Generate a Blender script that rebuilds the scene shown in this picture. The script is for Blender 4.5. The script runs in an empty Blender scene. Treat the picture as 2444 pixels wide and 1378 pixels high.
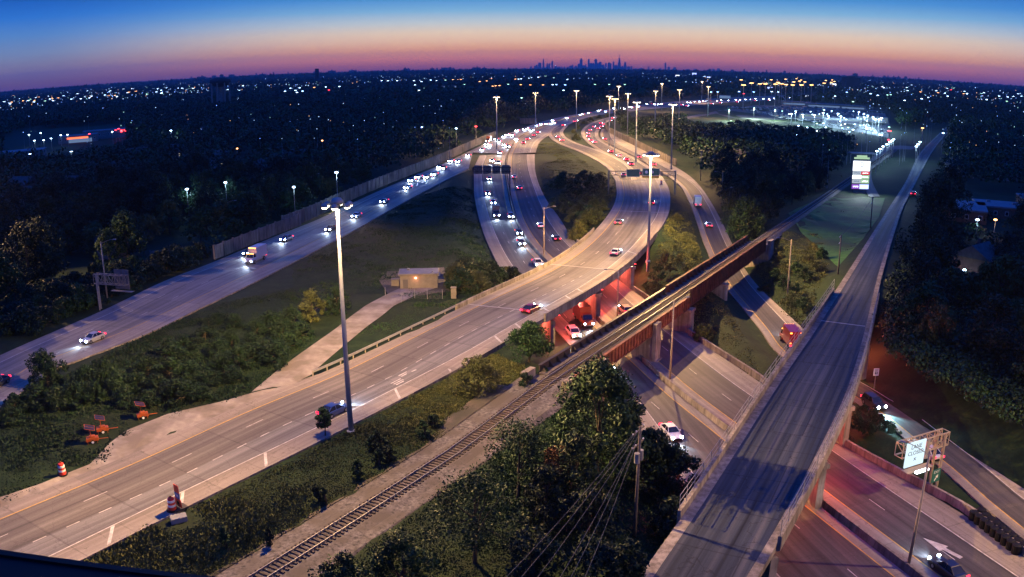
import bpy, math, random
import numpy as np
from mathutils import Vector, Matrix

random.seed(7)
rng = np.random.default_rng(7)
scene = bpy.context.scene
COL = scene.collection
R = math.radians

# ------------------------------------------------------------------ camera
CAM_H = 44.0
A1, A3 = 0.49548224e-3, -0.09025297e-10      # angle from the axis = A1*r + A3*r^3 (r in photo pixels)
PITCH, ROLL = 0.25894385, -0.00564853
cd = bpy.data.cameras.new("camera")
cam = bpy.data.objects.new("camera", cd)
COL.objects.link(cam)
scene.camera = cam
cd.type = 'PANO'
cd.panorama_type = 'FISHEYE_LENS_POLYNOMIAL'
cd.sensor_width = 36.0
cd.lens = 29.7
PXMM = 2444 / 36.0
cd.fisheye_fov = math.pi
cd.fisheye_polynomial_k0 = 0.0
cd.fisheye_polynomial_k1 = -A1 * PXMM
cd.fisheye_polynomial_k2 = 0.0
cd.fisheye_polynomial_k3 = -A3 * PXMM ** 3
cd.fisheye_polynomial_k4 = 0.0
cd.clip_start = 0.5
cd.clip_end = 200000
cam.matrix_world = (Matrix.Translation((0, 0, CAM_H)) @ Matrix.Rotation(math.pi / 2 - PITCH, 4, 'X')
                    @ Matrix.Rotation(ROLL, 4, 'Z'))

# ------------------------------------------------------------------ world: dusk sky
SKY_STRENGTH = 1.0
world = bpy.data.worlds.new("World")
scene.world = world
world.use_nodes = True
nt = world.node_tree
nt.nodes.clear()


def s2l(c):
    return tuple((v / 255 / 12.92) if v / 255 <= 0.04045 else ((v / 255 + 0.055) / 1.055) ** 2.4 for v in c)


def wnode(t, **kw):
    n = nt.nodes.new(t)
    for k, v in kw.items():
        setattr(n, k, v)
    return n


tc = wnode('ShaderNodeTexCoord')
sep = wnode('ShaderNodeSeparateXYZ')
nt.links.new(tc.outputs['Generated'], sep.inputs[0])
mr = wnode('ShaderNodeMapRange')
mr.inputs['From Min'].default_value = 0.0
mr.inputs['From Max'].default_value = 0.16
nt.links.new(sep.outputs['Z'], mr.inputs['Value'])
mr.clamp = True


def ramp(stops):
    r = wnode('ShaderNodeValToRGB')
    el = r.color_ramp.elements
    while len(el) > 1:
        el.remove(el[-1])
    for i, (px, c) in enumerate(stops):
        pos = (px / 2018.0) / 0.16
        e = el[0] if i == 0 else el.new(pos)
        e.position = min(pos, 1.0)
        e.color = (*behind_haze(px, c), 1)
    nt.links.new(mr.outputs[0], r.inputs['Fac'])
    return r


# colours as seen from here; the haze box below takes away and adds light along each path, so the sky behind it starts stronger
HAZE_D = 4.6e-5
HAZE_J = (0.012, 0.068, 0.37)


def behind_haze(px, c):
    e = max(px / 2018.0, 1e-4)
    T = math.exp(-HAZE_D * min(24600.0, 480.0 / math.tan(e)))
    return tuple(max((v - (1 - T) * j) / T, 0.004) for v, j in zip(s2l(c), HAZE_J))


r_mid = ramp([(0, (104, 80, 108)), (11, (140, 94, 116)), (26, (180, 118, 124)), (46, (202, 147, 140)), (66, (220, 181, 164)),
              (86, (220, 198, 182)), (108, (188, 197, 206)), (136, (126, 176, 216)), (165, (78, 146, 212)), (200, (48, 118, 208)), (240, (34, 98, 196)), (322, (24, 80, 180))])
r_side = ramp([(0, (92, 80, 122)), (12, (100, 88, 136)), (38, (108, 108, 156)), (75, (110, 132, 178)), (115, (84, 132, 197)),
               (155, (48, 116, 206)), (215, (14, 80, 178)), (322, (10, 60, 156))])
# how far the view direction is from the glow (azimuth a little right of the skyline)
gx, gy = math.sin(R(9)), math.cos(R(9))
dot = wnode('ShaderNodeVectorMath', operation='DOT_PRODUCT')
dot.inputs[1].default_value = (gx, gy, 0)
nt.links.new(tc.outputs['Generated'], dot.inputs[0])
mr2 = wnode('ShaderNodeMapRange', interpolation_type='SMOOTHSTEP')
mr2.inputs['From Min'].default_value = math.cos(R(41))
mr2.inputs['From Max'].default_value = math.cos(R(8))
nt.links.new(dot.outputs['Value'], mr2.inputs['Value'])
mix = wnode('ShaderNodeMixRGB')
nt.links.new(mr2.outputs[0], mix.inputs[0])
nt.links.new(r_side.outputs[0], mix.inputs[1])
nt.links.new(r_mid.outputs[0], mix.inputs[2])
# the upper sky, out of the picture, darkens to a deep blue
mr3 = wnode('ShaderNodeMapRange', interpolation_type='SMOOTHSTEP')
mr3.inputs['From Min'].default_value = 0.15
mr3.inputs['From Max'].default_value = 0.5
nt.links.new(sep.outputs['Z'], mr3.inputs['Value'])
mix2 = wnode('ShaderNodeMixRGB')
mix2.inputs[2].default_value = (0.007, 0.122, 0.92, 1)
nt.links.new(mr3.outputs[0], mix2.inputs[0])
nt.links.new(mix.outputs[0], mix2.inputs[1])
bg = wnode('ShaderNodeBackground')
bg.inputs['Strength'].default_value = SKY_STRENGTH
nt.links.new(mix2.outputs[0], bg.inputs['Color'])
wo = wnode('ShaderNodeOutputWorld')
nt.links.new(bg.outputs[0], wo.inputs['Surface'])

# last glow of the sun, already at the horizon
sl = bpy.data.lights.new("sun", 'SUN')
sl.energy = 0.02
sl.angle = R(20)
sl.color = (1.0, 0.6, 0.5)
so = bpy.data.objects.new("sun", sl)
COL.objects.link(so)
so.rotation_euler = (R(86), 0, R(180 - 9))

scene.view_settings.view_transform = 'Standard'
scene.view_settings.look = 'None'
scene.view_settings.exposure = 0.0
scene.view_settings.gamma = 1.0
scene.cycles.use_denoising = True
scene.cycles.max_bounces = 5
scene.cycles.diffuse_bounces = 2
scene.cycles.glossy_bounces = 2
scene.cycles.transmission_bounces = 3
scene.cycles.transparent_max_bounces = 4
scene.cycles.volume_bounces = 0
scene.cycles.sample_clamp_indirect = 4.0
scene.cycles.caustics_reflective = False
scene.cycles.caustics_refractive = False
WARM = (1.0, 0.575, 0.21)
MAST_W = 130000.0      # watts of one mast ring
RED_W = 4200.0

# ------------------------------------------------------------------ helpers


def ray(px, py):
    x = px - 1222.0
    y = 689.0 - py
    r = math.hypot(x, y) + 1e-9
    th = A1 * r + A3 * r ** 3
    dx, dy, dz = math.sin(th) * x / r, math.sin(th) * y / r, -math.cos(th)
    c, s = math.cos(ROLL), math.sin(ROLL)
    dx, dy = c * dx - s * dy, s * dx + c * dy
    c, s = math.cos(PITCH), math.sin(PITCH)
    return dx, -dz * c + dy * s, dz * s + dy * c


def G(px, py, z=0.0):
    d = ray(px, py)
    t = (z - CAM_H) / min(d[2], -1e-4)
    return Vector((d[0] * t, d[1] * t, z))


def up_at(P, py, px=None):
    """height z at ground point P whose picture row is py (column of the point, roughly)"""
    d = ray(px, py)
    D = math.hypot(P[0], P[1])
    return CAM_H + D * d[2] / math.hypot(d[0], d[1])


def at_dist(px, py, D):
    d = ray(px, py)
    h = math.hypot(d[0], d[1])
    return Vector((d[0] / h * D, d[1] / h * D, CAM_H + D * d[2] / h))


class MB:
    def __init__(self):
        self.v, self.f, self.m = [], [], []

    def quad(self, pts, mat=0):
        n = len(self.v)
        self.v += [tuple(p) for p in pts]
        self.f.append(tuple(range(n, n + len(pts))))
        self.m.append(mat)

    def box(self, c, s, rz=0.0, mat=0, taper=1.0):
        cx, cy, cz = c
        hx, hy, hz = s[0] / 2, s[1] / 2, s[2] / 2
        ca, sa = math.cos(rz), math.sin(rz)
        n = len(self.v)
        for dz in (-1, 1):
            k = taper if dz > 0 else 1.0
            for dx, dy in ((-1, -1), (1, -1), (1, 1), (-1, 1)):
                x, y = dx * hx * k, dy * hy * k
                self.v.append((cx + x * ca - y * sa, cy + x * sa + y * ca, cz + dz * hz))
        for q in ((0, 3, 2, 1), (4, 5, 6, 7), (0, 1, 5, 4), (1, 2, 6, 5), (2, 3, 7, 6), (3, 0, 4, 7)):
            self.f.append(tuple(n + i for i in q))
            self.m.append(mat)
        return self

    def tube(self, p, q, r0, r1=None, n=8, mat=0, cap=True):
        p, q = Vector(p), Vector(q)
        r1 = r0 if r1 is None else r1
        d = (q - p)
        if d.length < 1e-6:
            return self
        d.normalize()
        a = d.orthogonal().normalized()
        b = d.cross(a)
        k = len(self.v)
        for c, r in ((p, r0), (q, r1)):
            for i in range(n):
                t = 2 * math.pi * i / n
                self.v.append(tuple(c + a * (math.cos(t) * r) + b * (math.sin(t) * r)))
        for i in range(n):
            j = (i + 1) % n
            self.f.append((k + i, k + j, k + n + j, k + n + i))
            self.m.append(mat)
        if cap:
            self.f.append(tuple(k + i for i in reversed(range(n))))
            self.f.append(tuple(k + n + i for i in range(n)))
            self.m += [mat, mat]
        return self

    def bar(self, p, q, w, h=None, mat=0):
        """square bar between two points, w wide, h high"""
        p, q = Vector(p), Vector(q)
        h = w if h is None else h
        d = (q - p).normalized()
        up = Vector((0, 0, 1)) if abs(d.z) < 0.95 else Vector((0, 1, 0))
        a = d.cross(up).normalized() * (w / 2)
        b = a.cross(d).normalized() * (h / 2)
        n = len(self.v)
        for c in (p, q):
            for s, t in ((-1, -1), (1, -1), (1, 1), (-1, 1)):
                self.v.append(tuple(c + a * s + b * t))
        for f in ((3, 2, 1, 0), (4, 5, 6, 7), (0, 1, 5, 4), (1, 2, 6, 5), (2, 3, 7, 6), (3, 0, 4, 7)):
            self.f.append(tuple(n + i for i in f))
            self.m.append(mat)
        return self

    def rings(self, rings, mat=0, cap=True, closed=True):
        n0 = len(self.v)
        k = len(rings[0])
        for r in rings:
            self.v += [tuple(p) for p in r]
        for i in range(len(rings) - 1):
            for j in range(k if closed else k - 1):
                a, b = n0 + i * k + j, n0 + i * k + (j + 1) % k
                self.f.append((a, b, b + k, a + k))
                self.m.append(mat)
        if cap:
            self.f.append(tuple(n0 + j for j in reversed(range(k))))
            self.f.append(tuple(n0 + (len(rings) - 1) * k + j for j in range(k)))
            self.m += [mat, mat]
        return self

    def lathe(self, prof, n=12, mat=0, c=(0, 0, 0)):
        self.rings([[(c[0] + r * math.cos(2 * math.pi * i / n), c[1] + r * math.sin(2 * math.pi * i / n), c[2] + z)
                     for i in range(n)] for r, z in prof], mat)
        return self

    def mesh(self, name, mats, smooth=False):
        me = bpy.data.meshes.new(name)
        me.from_pydata(self.v, [], self.f)
        for m in (mats if isinstance(mats, (list, tuple)) else [mats]):
            me.materials.append(m)
        if len(me.materials) > 1:
            me.polygons.foreach_set('material_index', self.m)
        if smooth:
            me.shade_smooth()
        me.update()
        return me

    def build(self, name, mats, parent=None, smooth=False, link=True):
        o = bpy.data.objects.new(name, self.mesh(name, mats, smooth))
        if link:
            COL.objects.link(o)
        if parent is not None:
            o.parent = parent
        return o


def tag(o, label, cat, group=None):
    o['label'] = label
    o['category'] = cat
    if group:
        o['group'] = group
    return o


def thing(name, label, cat, loc=(0, 0, 0), rz=0.0, group=None, link=True):
    o = bpy.data.objects.new(name, None)
    o.empty_display_size = 0.3
    if link:
        COL.objects.link(o)
    o.location = loc
    o.rotation_euler = (0, 0, rz)
    return tag(o, label, cat, group)


def struct(o, kind='structure'):
    o['kind'] = kind
    return o


def dup(root, loc, rz=0.0, label=None, group=None, cat=None, kids=None, color=None, scale=None):
    """copy of a thing with copies of its parts and sub-parts"""
    def rec(o, parent):
        c = o.copy()
        COL.objects.link(c)
        if parent is not None:
            c.parent = parent
        if color is not None and o.type == 'MESH':
            c.color = color
        for ch in kids.get(o, ()):
            rec(ch, c)
        return c
    c = rec(root, None)
    c.location = loc
    c.rotation_euler = (0, 0, rz)
    if scale:
        c.scale = scale if isinstance(scale, tuple) else (scale,) * 3
    if label:
        c['label'] = label
    if group:
        c['group'] = group
    if cat:
        c['category'] = cat
    return c


def kidmap(objs):
    d = {}
    for o in objs:
        if o.parent is not None:
            d.setdefault(o.parent, []).append(o)
    return d


def light(name, kind, loc, energy, color, parent=None, size=0.3, **kw):
    l = bpy.data.lights.new(name, kind)
    l.energy = energy
    l.color = color
    if hasattr(l, 'shadow_soft_size'):
        l.shadow_soft_size = size
    for k, v in kw.items():
        setattr(l, k, v)
    o = bpy.data.objects.new(name, l)
    COL.objects.link(o)
    o.location = loc
    if parent is not None:
        o.parent = parent
    return o


def wide_beam(o, out=None):
    """roadway optics: the lamp throws more light outward than straight down, with a cut-off near the horizontal"""
    l = o.data
    l.use_nodes = True
    t = l.node_tree
    e = next(n for n in t.nodes if n.type == 'EMISSION')
    tc_ = t.nodes.new('ShaderNodeTexCoord')
    sx = t.nodes.new('ShaderNodeSeparateXYZ')
    t.links.new(tc_.outputs['Normal'], sx.inputs[0])
    ng = t.nodes.new('ShaderNodeMath')
    ng.operation = 'MULTIPLY'
    ng.inputs[1].default_value = -1
    t.links.new(sx.outputs['Z'], ng.inputs[0])
    mx = t.nodes.new('ShaderNodeMath')
    mx.operation = 'MAXIMUM'
    mx.inputs[1].default_value = 0.2
    t.links.new(ng.outputs[0], mx.inputs[0])
    pw = t.nodes.new('ShaderNodeMath')
    pw.operation = 'POWER'
    pw.inputs[1].default_value = -2.1
    t.links.new(mx.outputs[0], pw.inputs[0])
    mp = t.nodes.new('ShaderNodeMapRange')
    mp.interpolation_type = 'SMOOTHSTEP'
    mp.inputs['From Min'].default_value = 0.25
    mp.inputs['From Max'].default_value = 0.62
    t.links.new(ng.outputs[0], mp.inputs['Value'])
    ml = t.nodes.new('ShaderNodeMath')
    ml.operation = 'MULTIPLY'
    t.links.new(pw.outputs[0], ml.inputs[0])
    t.links.new(mp.outputs[0], ml.inputs[1])
    res = ml.outputs[0]
    if out is not None:      # a lamp on the ring throws its light away from the pole
        dt = t.nodes.new('ShaderNodeVectorMath')
        dt.operation = 'DOT_PRODUCT'
        dt.inputs[1].default_value = (out[0], out[1], 0)
        t.links.new(tc_.outputs['Normal'], dt.inputs[0])
        m2 = t.nodes.new('ShaderNodeMapRange')
        m2.interpolation_type = 'SMOOTHSTEP'
        m2.inputs['From Min'].default_value = -0.12
        m2.inputs['From Max'].default_value = 0.5
        m2.inputs['To Min'].default_value = 0.10
        t.links.new(dt.outputs['Value'], m2.inputs['Value'])
        m3 = t.nodes.new('ShaderNodeMath')
        m3.operation = 'MULTIPLY'
        t.links.new(res, m3.inputs[0])
        t.links.new(m2.outputs[0], m3.inputs[1])
        res = m3.outputs[0]
    t.links.new(res, e.inputs['Strength'])


# ------------------------------------------------------------------ materials
def M(name, base, rough=0.7, metal=0.0, spec=0.4):
    m = bpy.data.materials.new(name)
    m.use_nodes = True
    b = m.node_tree.nodes['Principled BSDF']
    b.inputs['Base Color'].default_value = (*base, 1)
    b.inputs['Roughness'].default_value = rough
    b.inputs['Metallic'].default_value = metal
    b.inputs['Specular IOR Level'].default_value = spec
    return m


def N(m, t, **kw):
    n = m.node_tree.nodes.new(t)
    for k, v in kw.items():
        setattr(n, k, v)
    return n


def L(m, a, b):
    m.node_tree.links.new(a, b)


def bsdf(m):
    return m.node_tree.nodes['Principled BSDF']


def cramp(m, fac, stops):
    r = N(m, 'ShaderNodeValToRGB')
    el = r.color_ramp.elements
    while len(el) > 1:
        el.remove(el[-1])
    for i, (p, c) in enumerate(stops):
        e = el[0] if i == 0 else el.new(p)
        e.position = p
        e.color = (*c, 1)
    L(m, fac, r.inputs[0])
    return r.outputs[0]


def noise(m, vec, scale, detail=4, rough=0.6):
    n = N(m, 'ShaderNodeTexNoise')
    n.inputs['Scale'].default_value = scale
    n.inputs['Detail'].default_value = detail
    n.inputs['Roughness'].default_value = rough
    if vec is not None:
        L(m, vec, n.inputs['Vector'])
    return n.outputs['Fac']


def geo_pos(m):
    return N(m, 'ShaderNodeNewGeometry').outputs['Position']


def mixc(m, fac, a, b, mode='MIX'):
    n = N(m, 'ShaderNodeMixRGB', blend_type=mode)
    for i, v in ((0, fac), (1, a), (2, b)):
        if hasattr(v, 'links'):
            L(m, v, n.inputs[i])
        elif isinstance(v, (int, float)):
            n.inputs[i].default_value = v
        else:
            n.inputs[i].default_value = (*v, 1)
    return n.outputs[0]


def noisy(name, c0, c1, scale=1.0, rough=0.85, detail=5, spec=0.3, metal=0.0, c2=None, scale2=0.1, bump=0.0, runs=0.0):
    m = M(name, c0, rough, metal, spec)
    p = geo_pos(m)
    f = noise(m, p, scale, detail)
    col = cramp(m, f, [(0.3, c0), (0.7, c1)])
    if c2:
        f2 = noise(m, p, scale2, 3)
        k = cramp(m, f2, [(0.42, (0, 0, 0)), (0.62, (1, 1, 1))])
        col = mixc(m, k, col, c2)
    if runs:      # vertical water streaks and grime
        mpn = N(m, 'ShaderNodeMapping')
        mpn.inputs['Scale'].default_value = (1.6, 1.6, 0.12)
        L(m, p, mpn.inputs[0])
        col = mixc(m, runs, col, cramp(m, noise(m, mpn.outputs[0], 1.0, 4, .7), [(0.38, (0.35, 0.34, 0.33)), (0.6, (1.05, 1.05, 1.05))]), 'MULTIPLY')
    L(m, col, bsdf(m).inputs['Base Color'])
    if bump:
        b = N(m, 'ShaderNodeBump')
        b.inputs['Strength'].default_value = bump
        L(m, f, b.inputs['Height'])
        L(m, b.outputs[0], bsdf(m).inputs['Normal'])
    return m


def emit(name, color, strength, sampled=False):
    m = bpy.data.materials.new(name)
    m.use_nodes = True
    nt_ = m.node_tree
    nt_.nodes.clear()
    e = nt_.nodes.new('ShaderNodeEmission')
    e.inputs[0].default_value = (*color, 1)
    e.inputs[1].default_value = strength
    o = nt_.nodes.new('ShaderNodeOutputMaterial')
    nt_.links.new(e.outputs[0], o.inputs[0])
    m.cycles.emission_sampling = 'AUTO' if sampled else 'NONE'
    return m


def road_mat(name, c0, c1, joint=4.5, streak=0.55, crack=0.3, jdark=0.75, seam=0.035, sdark=0.7):
    """pavement: long tyre streaks along the lanes, joints across, stains and cracks; UV in metres (u across, v along)"""
    m = M(name, c0, 0.72, 0, 0.35)
    uv = N(m, 'ShaderNodeUVMap').outputs[0]
    mp = N(m, 'ShaderNodeMapping')
    mp.inputs['Scale'].default_value = (1.1, 0.012, 1)
    L(m, uv, mp.inputs[0])
    st = noise(m, mp.outputs[0], 1.0, 5, 0.55)
    col = cramp(m, st, [(0.30, tuple(v * (1 - streak) for v in c0)), (0.5, c0), (0.68, c1)])
    p = geo_pos(m)
    big = noise(m, p, 0.05, 4)
    col = mixc(m, 0.6, col, cramp(m, big, [(0.3, (0.6, 0.6, 0.6)), (0.7, (1.0, 1.0, 1.0))]), 'MULTIPLY')
    gr = noise(m, p, 6.0, 3, 0.7)
    col = mixc(m, 0.55, col, cramp(m, gr, [(0.3, (0.62, 0.62, 0.62)), (0.7, (1.0, 1.0, 1.0))]), 'MULTIPLY')
    bk = N(m, 'ShaderNodeTexBrick')
    bk.offset = 0.37
    bk.inputs['Color1'].default_value = (0.80, 0.80, 0.81, 1)
    bk.inputs['Color2'].default_value = (1.06, 1.05, 1.03, 1)
    bk.inputs['Mortar'].default_value = (sdark, sdark, sdark, 1)
    bk.inputs['Scale'].default_value = 1.0
    bk.inputs['Mortar Size'].default_value = seam
    bk.inputs['Brick Width'].default_value = 3.66
    bk.inputs['Row Height'].default_value = 9.0
    L(m, uv, bk.inputs['Vector'])
    col = mixc(m, 1.0, col, bk.outputs['Color'], 'MULTIPLY')
    if crack:
        vo = N(m, 'ShaderNodeTexVoronoi', feature='DISTANCE_TO_EDGE')
        vo.inputs['Scale'].default_value = 0.22
        wn = N(m, 'ShaderNodeTexNoise')
        wn.inputs['Scale'].default_value = 0.8
        L(m, p, wn.inputs['Vector'])
        wv = N(m, 'ShaderNodeVectorMath', operation='MULTIPLY_ADD')
        L(m, wn.outputs['Color'], wv.inputs[0])
        wv.inputs[1].default_value = (2.0, 2.0, 2.0)
        L(m, p, wv.inputs[2])
        L(m, wv.outputs[0], vo.inputs['Vector'])
        ck = cramp(m, vo.outputs['Distance'], [(0.004, (0.45, 0.42, 0.4)), (0.012, (1, 1, 1))])
        col = mixc(m, crack, col, ck, 'MULTIPLY')
    if joint:
        sx = N(m, 'ShaderNodeSeparateXYZ')
        L(m, uv, sx.inputs[0])
        a = N(m, 'ShaderNodeMath', operation='FRACT')
        d = N(m, 'ShaderNodeMath', operation='DIVIDE')
        d.inputs[1].default_value = joint
        L(m, sx.outputs[1], d.inputs[0])
        L(m, d.outputs[0], a.inputs[0])
        jc = cramp(m, a.outputs[0], [(0.018, (jdark, jdark, jdark)), (0.03, (1, 1, 1))])
        col = mixc(m, 0.9, col, jc, 'MULTIPLY')
    L(m, col, bsdf(m).inputs['Base Color'])
    return m


CONC = road_mat('shoulder_concrete', (0.27, 0.24, 0.205), (0.34, 0.31, 0.27), 6.0, 0.35, 0.5)
CONC2 = road_mat('bridge_concrete', (0.25, 0.24, 0.225), (0.36, 0.345, 0.32), 9.0, 0.62, 0.2)
ASPH = road_mat('lane_asphalt', (0.085, 0.079, 0.078), (0.13, 0.12, 0.115), 0, 0.5, 0.35)
ASPH3 = road_mat('brown_lane', (0.15, 0.137, 0.122), (0.215, 0.2, 0.182), 9.0, 0.5, 0.35)
ASPH2 = road_mat('worn_lane', (0.185, 0.18, 0.18), (0.25, 0.245, 0.24), 9.0, 0.55, 0.35)
OVER = road_mat('overpass_asphalt', (0.034, 0.046, 0.064), (0.098, 0.102, 0.115), 8.0, 0.85, 0.9, 0.55, 0.07, 0.4)  # tar seams, made wider and darker to include the railing's cast shadow
STREET = road_mat('street_asphalt', (0.10, 0.10, 0.10), (0.15, 0.15, 0.15), 0, 0.4, 0.4)
DRIVE = noisy('driveway_concrete', (0.20, 0.18, 0.155), (0.29, 0.265, 0.23), 0.9, c2=(0.15, 0.13, 0.105), scale2=0.22)
DIRT = noisy('packed_gravel', (0.045, 0.04, 0.033), (0.13, 0.11, 0.088), 1.6, c2=(0.045, 0.045, 0.03), scale2=0.2)
BALLAST = noisy('ballast', (0.012, 0.012, 0.012), (0.19, 0.175, 0.165), 2.4, c2=(0.075, 0.066, 0.055), scale2=0.3, bump=0.8)
POLEM = noisy('grey_mast_steel', (0.2, 0.225, 0.26), (0.27, 0.3, 0.34), 0.8, 0.5)
WIREM = M('dark_wire', (0.03, 0.034, 0.042), 0.5)
WHITE = noisy('road_paint', (0.27, 0.26, 0.24), (0.56, 0.55, 0.52), 1.3)
YELLOW = noisy('yellow_paint', (0.36, 0.23, 0.045), (0.58, 0.37, 0.08), 1.6)
BARRIER = noisy('barrier_concrete', (0.21, 0.185, 0.155), (0.33, 0.295, 0.25), 0.7, c2=(0.17, 0.15, 0.125), scale2=0.25, runs=.7)
NOISEW = noisy('noise_wall_concrete', (0.17, 0.15, 0.13), (0.27, 0.24, 0.205), 0.6, c2=(0.13, 0.115, 0.10), scale2=0.15, runs=.8)
PIER = noisy('pier_concrete', (0.26, 0.23, 0.19), (0.36, 0.32, 0.265), 0.8, c2=(0.2, 0.17, 0.14), scale2=0.35, runs=.7)
RUST = noisy('lamplit_rusty_steel', (0.16, 0.055, 0.028), (0.36, 0.145, 0.07), 1.3, 0.75, c2=(0.13, 0.05, 0.03), scale2=0.5)  # rust colour raised brighter and oranger for lamplight on the near girders
RUSTD = noisy('plain_rusty_steel', (0.06, 0.027, 0.017), (0.14, 0.065, 0.037), 1.3, 0.75, c2=(0.05, 0.027, 0.02), scale2=0.5)  # same rust without the painted lamplight, for the far spans
DARKST = noisy('dark_steel', (0.022, 0.02, 0.02), (0.05, 0.044, 0.04), 1.5, 0.6)
RAILST = M('rail_steel', (0.16, 0.155, 0.16), 0.5, 0.25)
TIE = noisy('weathered_tie', (0.035, 0.026, 0.02), (0.085, 0.066, 0.052), 2.0)
GALV = noisy('galvanised_steel', (0.22, 0.22, 0.22), (0.31, 0.305, 0.3), 1.2, 0.5, metal=0.3)
TRUSS = noisy('truss_steel', (0.24, 0.2, 0.15), (0.33, 0.28, 0.21), 1.4, 0.55)
WOODP = noisy('weathered_pole_wood', (0.075, 0.065, 0.055), (0.14, 0.12, 0.10), 2.0)
BLACKP = M('black_plastic', (0.004, 0.004, 0.0045), 0.6, 0, 0.2)
TYRE = M('tyre_rubber', (0.015, 0.015, 0.016), 0.8)
RIM = M('rim_alloy', (0.32, 0.32, 0.33), 0.35, 0.8)
GLASS = M('car_glass', (0.012, 0.014, 0.018), 0.08, 0, 0.6)
ORANGE = noisy('orange_paint', (0.24, 0.055, 0.012), (0.33, 0.08, 0.018), 3.0, 0.5)
REDP = noisy('red_orange_sheet', (0.55, 0.035, 0.022), (0.66, 0.06, 0.03), 2.0, 0.5)
BLUEP = M('blue_sign_sheet', (0.03, 0.09, 0.30), 0.5)
SIGNW = M('white_sign_sheet', (0.72, 0.72, 0.70), 0.5)
GREENS = noisy('green_sign_sheet', (0.012, 0.10, 0.085), (0.018, 0.13, 0.105), 0.8, 0.5)
YELS = noisy('yellow_sign_sheet', (0.48, 0.26, 0.03), (0.55, 0.31, 0.05), 0.8, 0.5)
ALU = noisy('sign_back_aluminium', (0.10, 0.10, 0.11), (0.16, 0.16, 0.17), 0.8, 0.55)
SOLAR = M('solar_cells', (0.006, 0.009, 0.022), 0.45, 0, 0.3)
CREAM = noisy('cream_wall', (0.2, 0.18, 0.13), (0.28, 0.25, 0.185), 0.9)
ROOFB = noisy('flat_roof_membrane', (0.12, 0.13, 0.15), (0.2, 0.21, 0.23), 0.7)
WHITEWALL = noisy('pale_siding', (0.14, 0.14, 0.14), (0.22, 0.22, 0.215), 0.6)
BRICK = noisy('brown_brick', (0.10, 0.06, 0.045), (0.18, 0.11, 0.08), 1.2)
SHINGLE = noisy('shingle_roof', (0.035, 0.034, 0.036), (0.08, 0.078, 0.08), 1.2)
WINDOWD = M('dark_window', (0.02, 0.022, 0.028), 0.12, 0, 0.6)
DOOR = M('grey_door', (0.12, 0.11, 0.1), 0.5)
TOWER = noisy('tower_facade', (0.03, 0.032, 0.04), (0.055, 0.057, 0.07), 0.05)
BARK = noisy('bark', (0.03, 0.022, 0.015), (0.07, 0.055, 0.04), 3.0)


def leaf_mat(name, c0, c1, c2):
    m = M(name, c0, 0.65, 0, 0.25)
    p = geo_pos(m)
    f = noise(m, p, 0.55, 4, 0.65)
    col = cramp(m, f, [(0.3, c0), (0.55, c1), (0.75, c2)])
    oi = N(m, 'ShaderNodeObjectInfo')
    k = cramp(m, oi.outputs['Random'], [(0.0, (0.7, 0.75, 0.7)), (0.5, (1, 1, 1)), (1.0, (1.25, 1.1, 0.85))])
    col = mixc(m, 1.0, col, k, 'MULTIPLY')
    L(m, col, bsdf(m).inputs['Base Color'])
    return m


LEAF = leaf_mat('green_leaves', (0.007, 0.026, 0.007), (0.015, 0.048, 0.014), (0.03, 0.072, 0.022))
LEAFY = leaf_mat('olive_leaves', (0.032, 0.042, 0.012), (0.065, 0.08, 0.024), (0.115, 0.125, 0.042))
LEAFB = leaf_mat('autumn_leaves', (0.06, 0.03, 0.014), (0.12, 0.06, 0.028), (0.17, 0.1, 0.045))
LEAFD = leaf_mat('dark_leaves', (0.003, 0.012, 0.006), (0.006, 0.024, 0.01), (0.012, 0.038, 0.015))
WEED = leaf_mat('weeds', (0.045, 0.056, 0.014), (0.09, 0.1, 0.028), (0.15, 0.145, 0.05))

gm = M('grassy_ground', (0.04, 0.05, 0.02), 0.9, 0, 0.2)
_p = geo_pos(gm)
_f = noise(gm, _p, 0.35, 6, 0.65)
_c = cramp(gm, _f, [(0.28, (0.005, 0.014, 0.005)), (0.48, (0.011, 0.028, 0.008)), (0.62, (0.02, 0.04, 0.012)), (0.78, (0.042, 0.052, 0.02))])
_f2 = noise(gm, _p, 0.035, 4)
_c = mixc(gm, cramp(gm, _f2, [(0.45, (0, 0, 0)), (0.65, (1, 1, 1))]), _c, (0.013, 0.021, 0.008))
_f3 = noise(gm, _p, 2.2, 3, 0.7)
_c = mixc(gm, 0.8, _c, cramp(gm, _f3, [(0.3, (0.45, 0.45, 0.45)), (0.7, (1.15, 1.15, 1.1))]), 'MULTIPLY')
L(gm, _c, bsdf(gm).inputs['Base Color'])
GROUND = gm
LAWN = noisy('mown_lawn', (0.03, 0.10, 0.012), (0.065, 0.17, 0.025), 0.5, c2=(0.03, 0.06, 0.015), scale2=0.06)

LAMP_W = emit('mast_lamp_glow', (1.0, 0.80, 0.52), 22)
LAMP_FAR = emit('far_mast_lamp_glow', (1.0, 0.66, 0.30), 14)
LAMP_AMB = emit('amber_lamp_glow', (1.0, 0.50, 0.14), 14)
HEADL = emit('headlight_glow', (0.62, 0.76, 1.0), 80)
HEADF = emit('far_headlight_glow', (0.62, 0.76, 1.0), 60)
TAILL = emit('taillight_glow', (1.0, 0.03, 0.07), 4)
TAILF = emit('far_taillight_glow', (1.0, 0.03, 0.07), 7)
AMBER = emit('amber_marker_glow', (1.0, 0.25, 0.04), 12)
L_WHITE = emit('white_lamp_glow', (0.48, 0.72, 1.0), 13)
L_GREEN = emit('greenish_lamp_glow', (0.5, 1.0, 0.75), 5)
L_ORANGE = emit('orange_lamp_glow', (1.0, 0.42, 0.14), 9)
L_RED = emit('red_lamp_glow', (1.0, 0.04, 0.05), 12)
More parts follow.
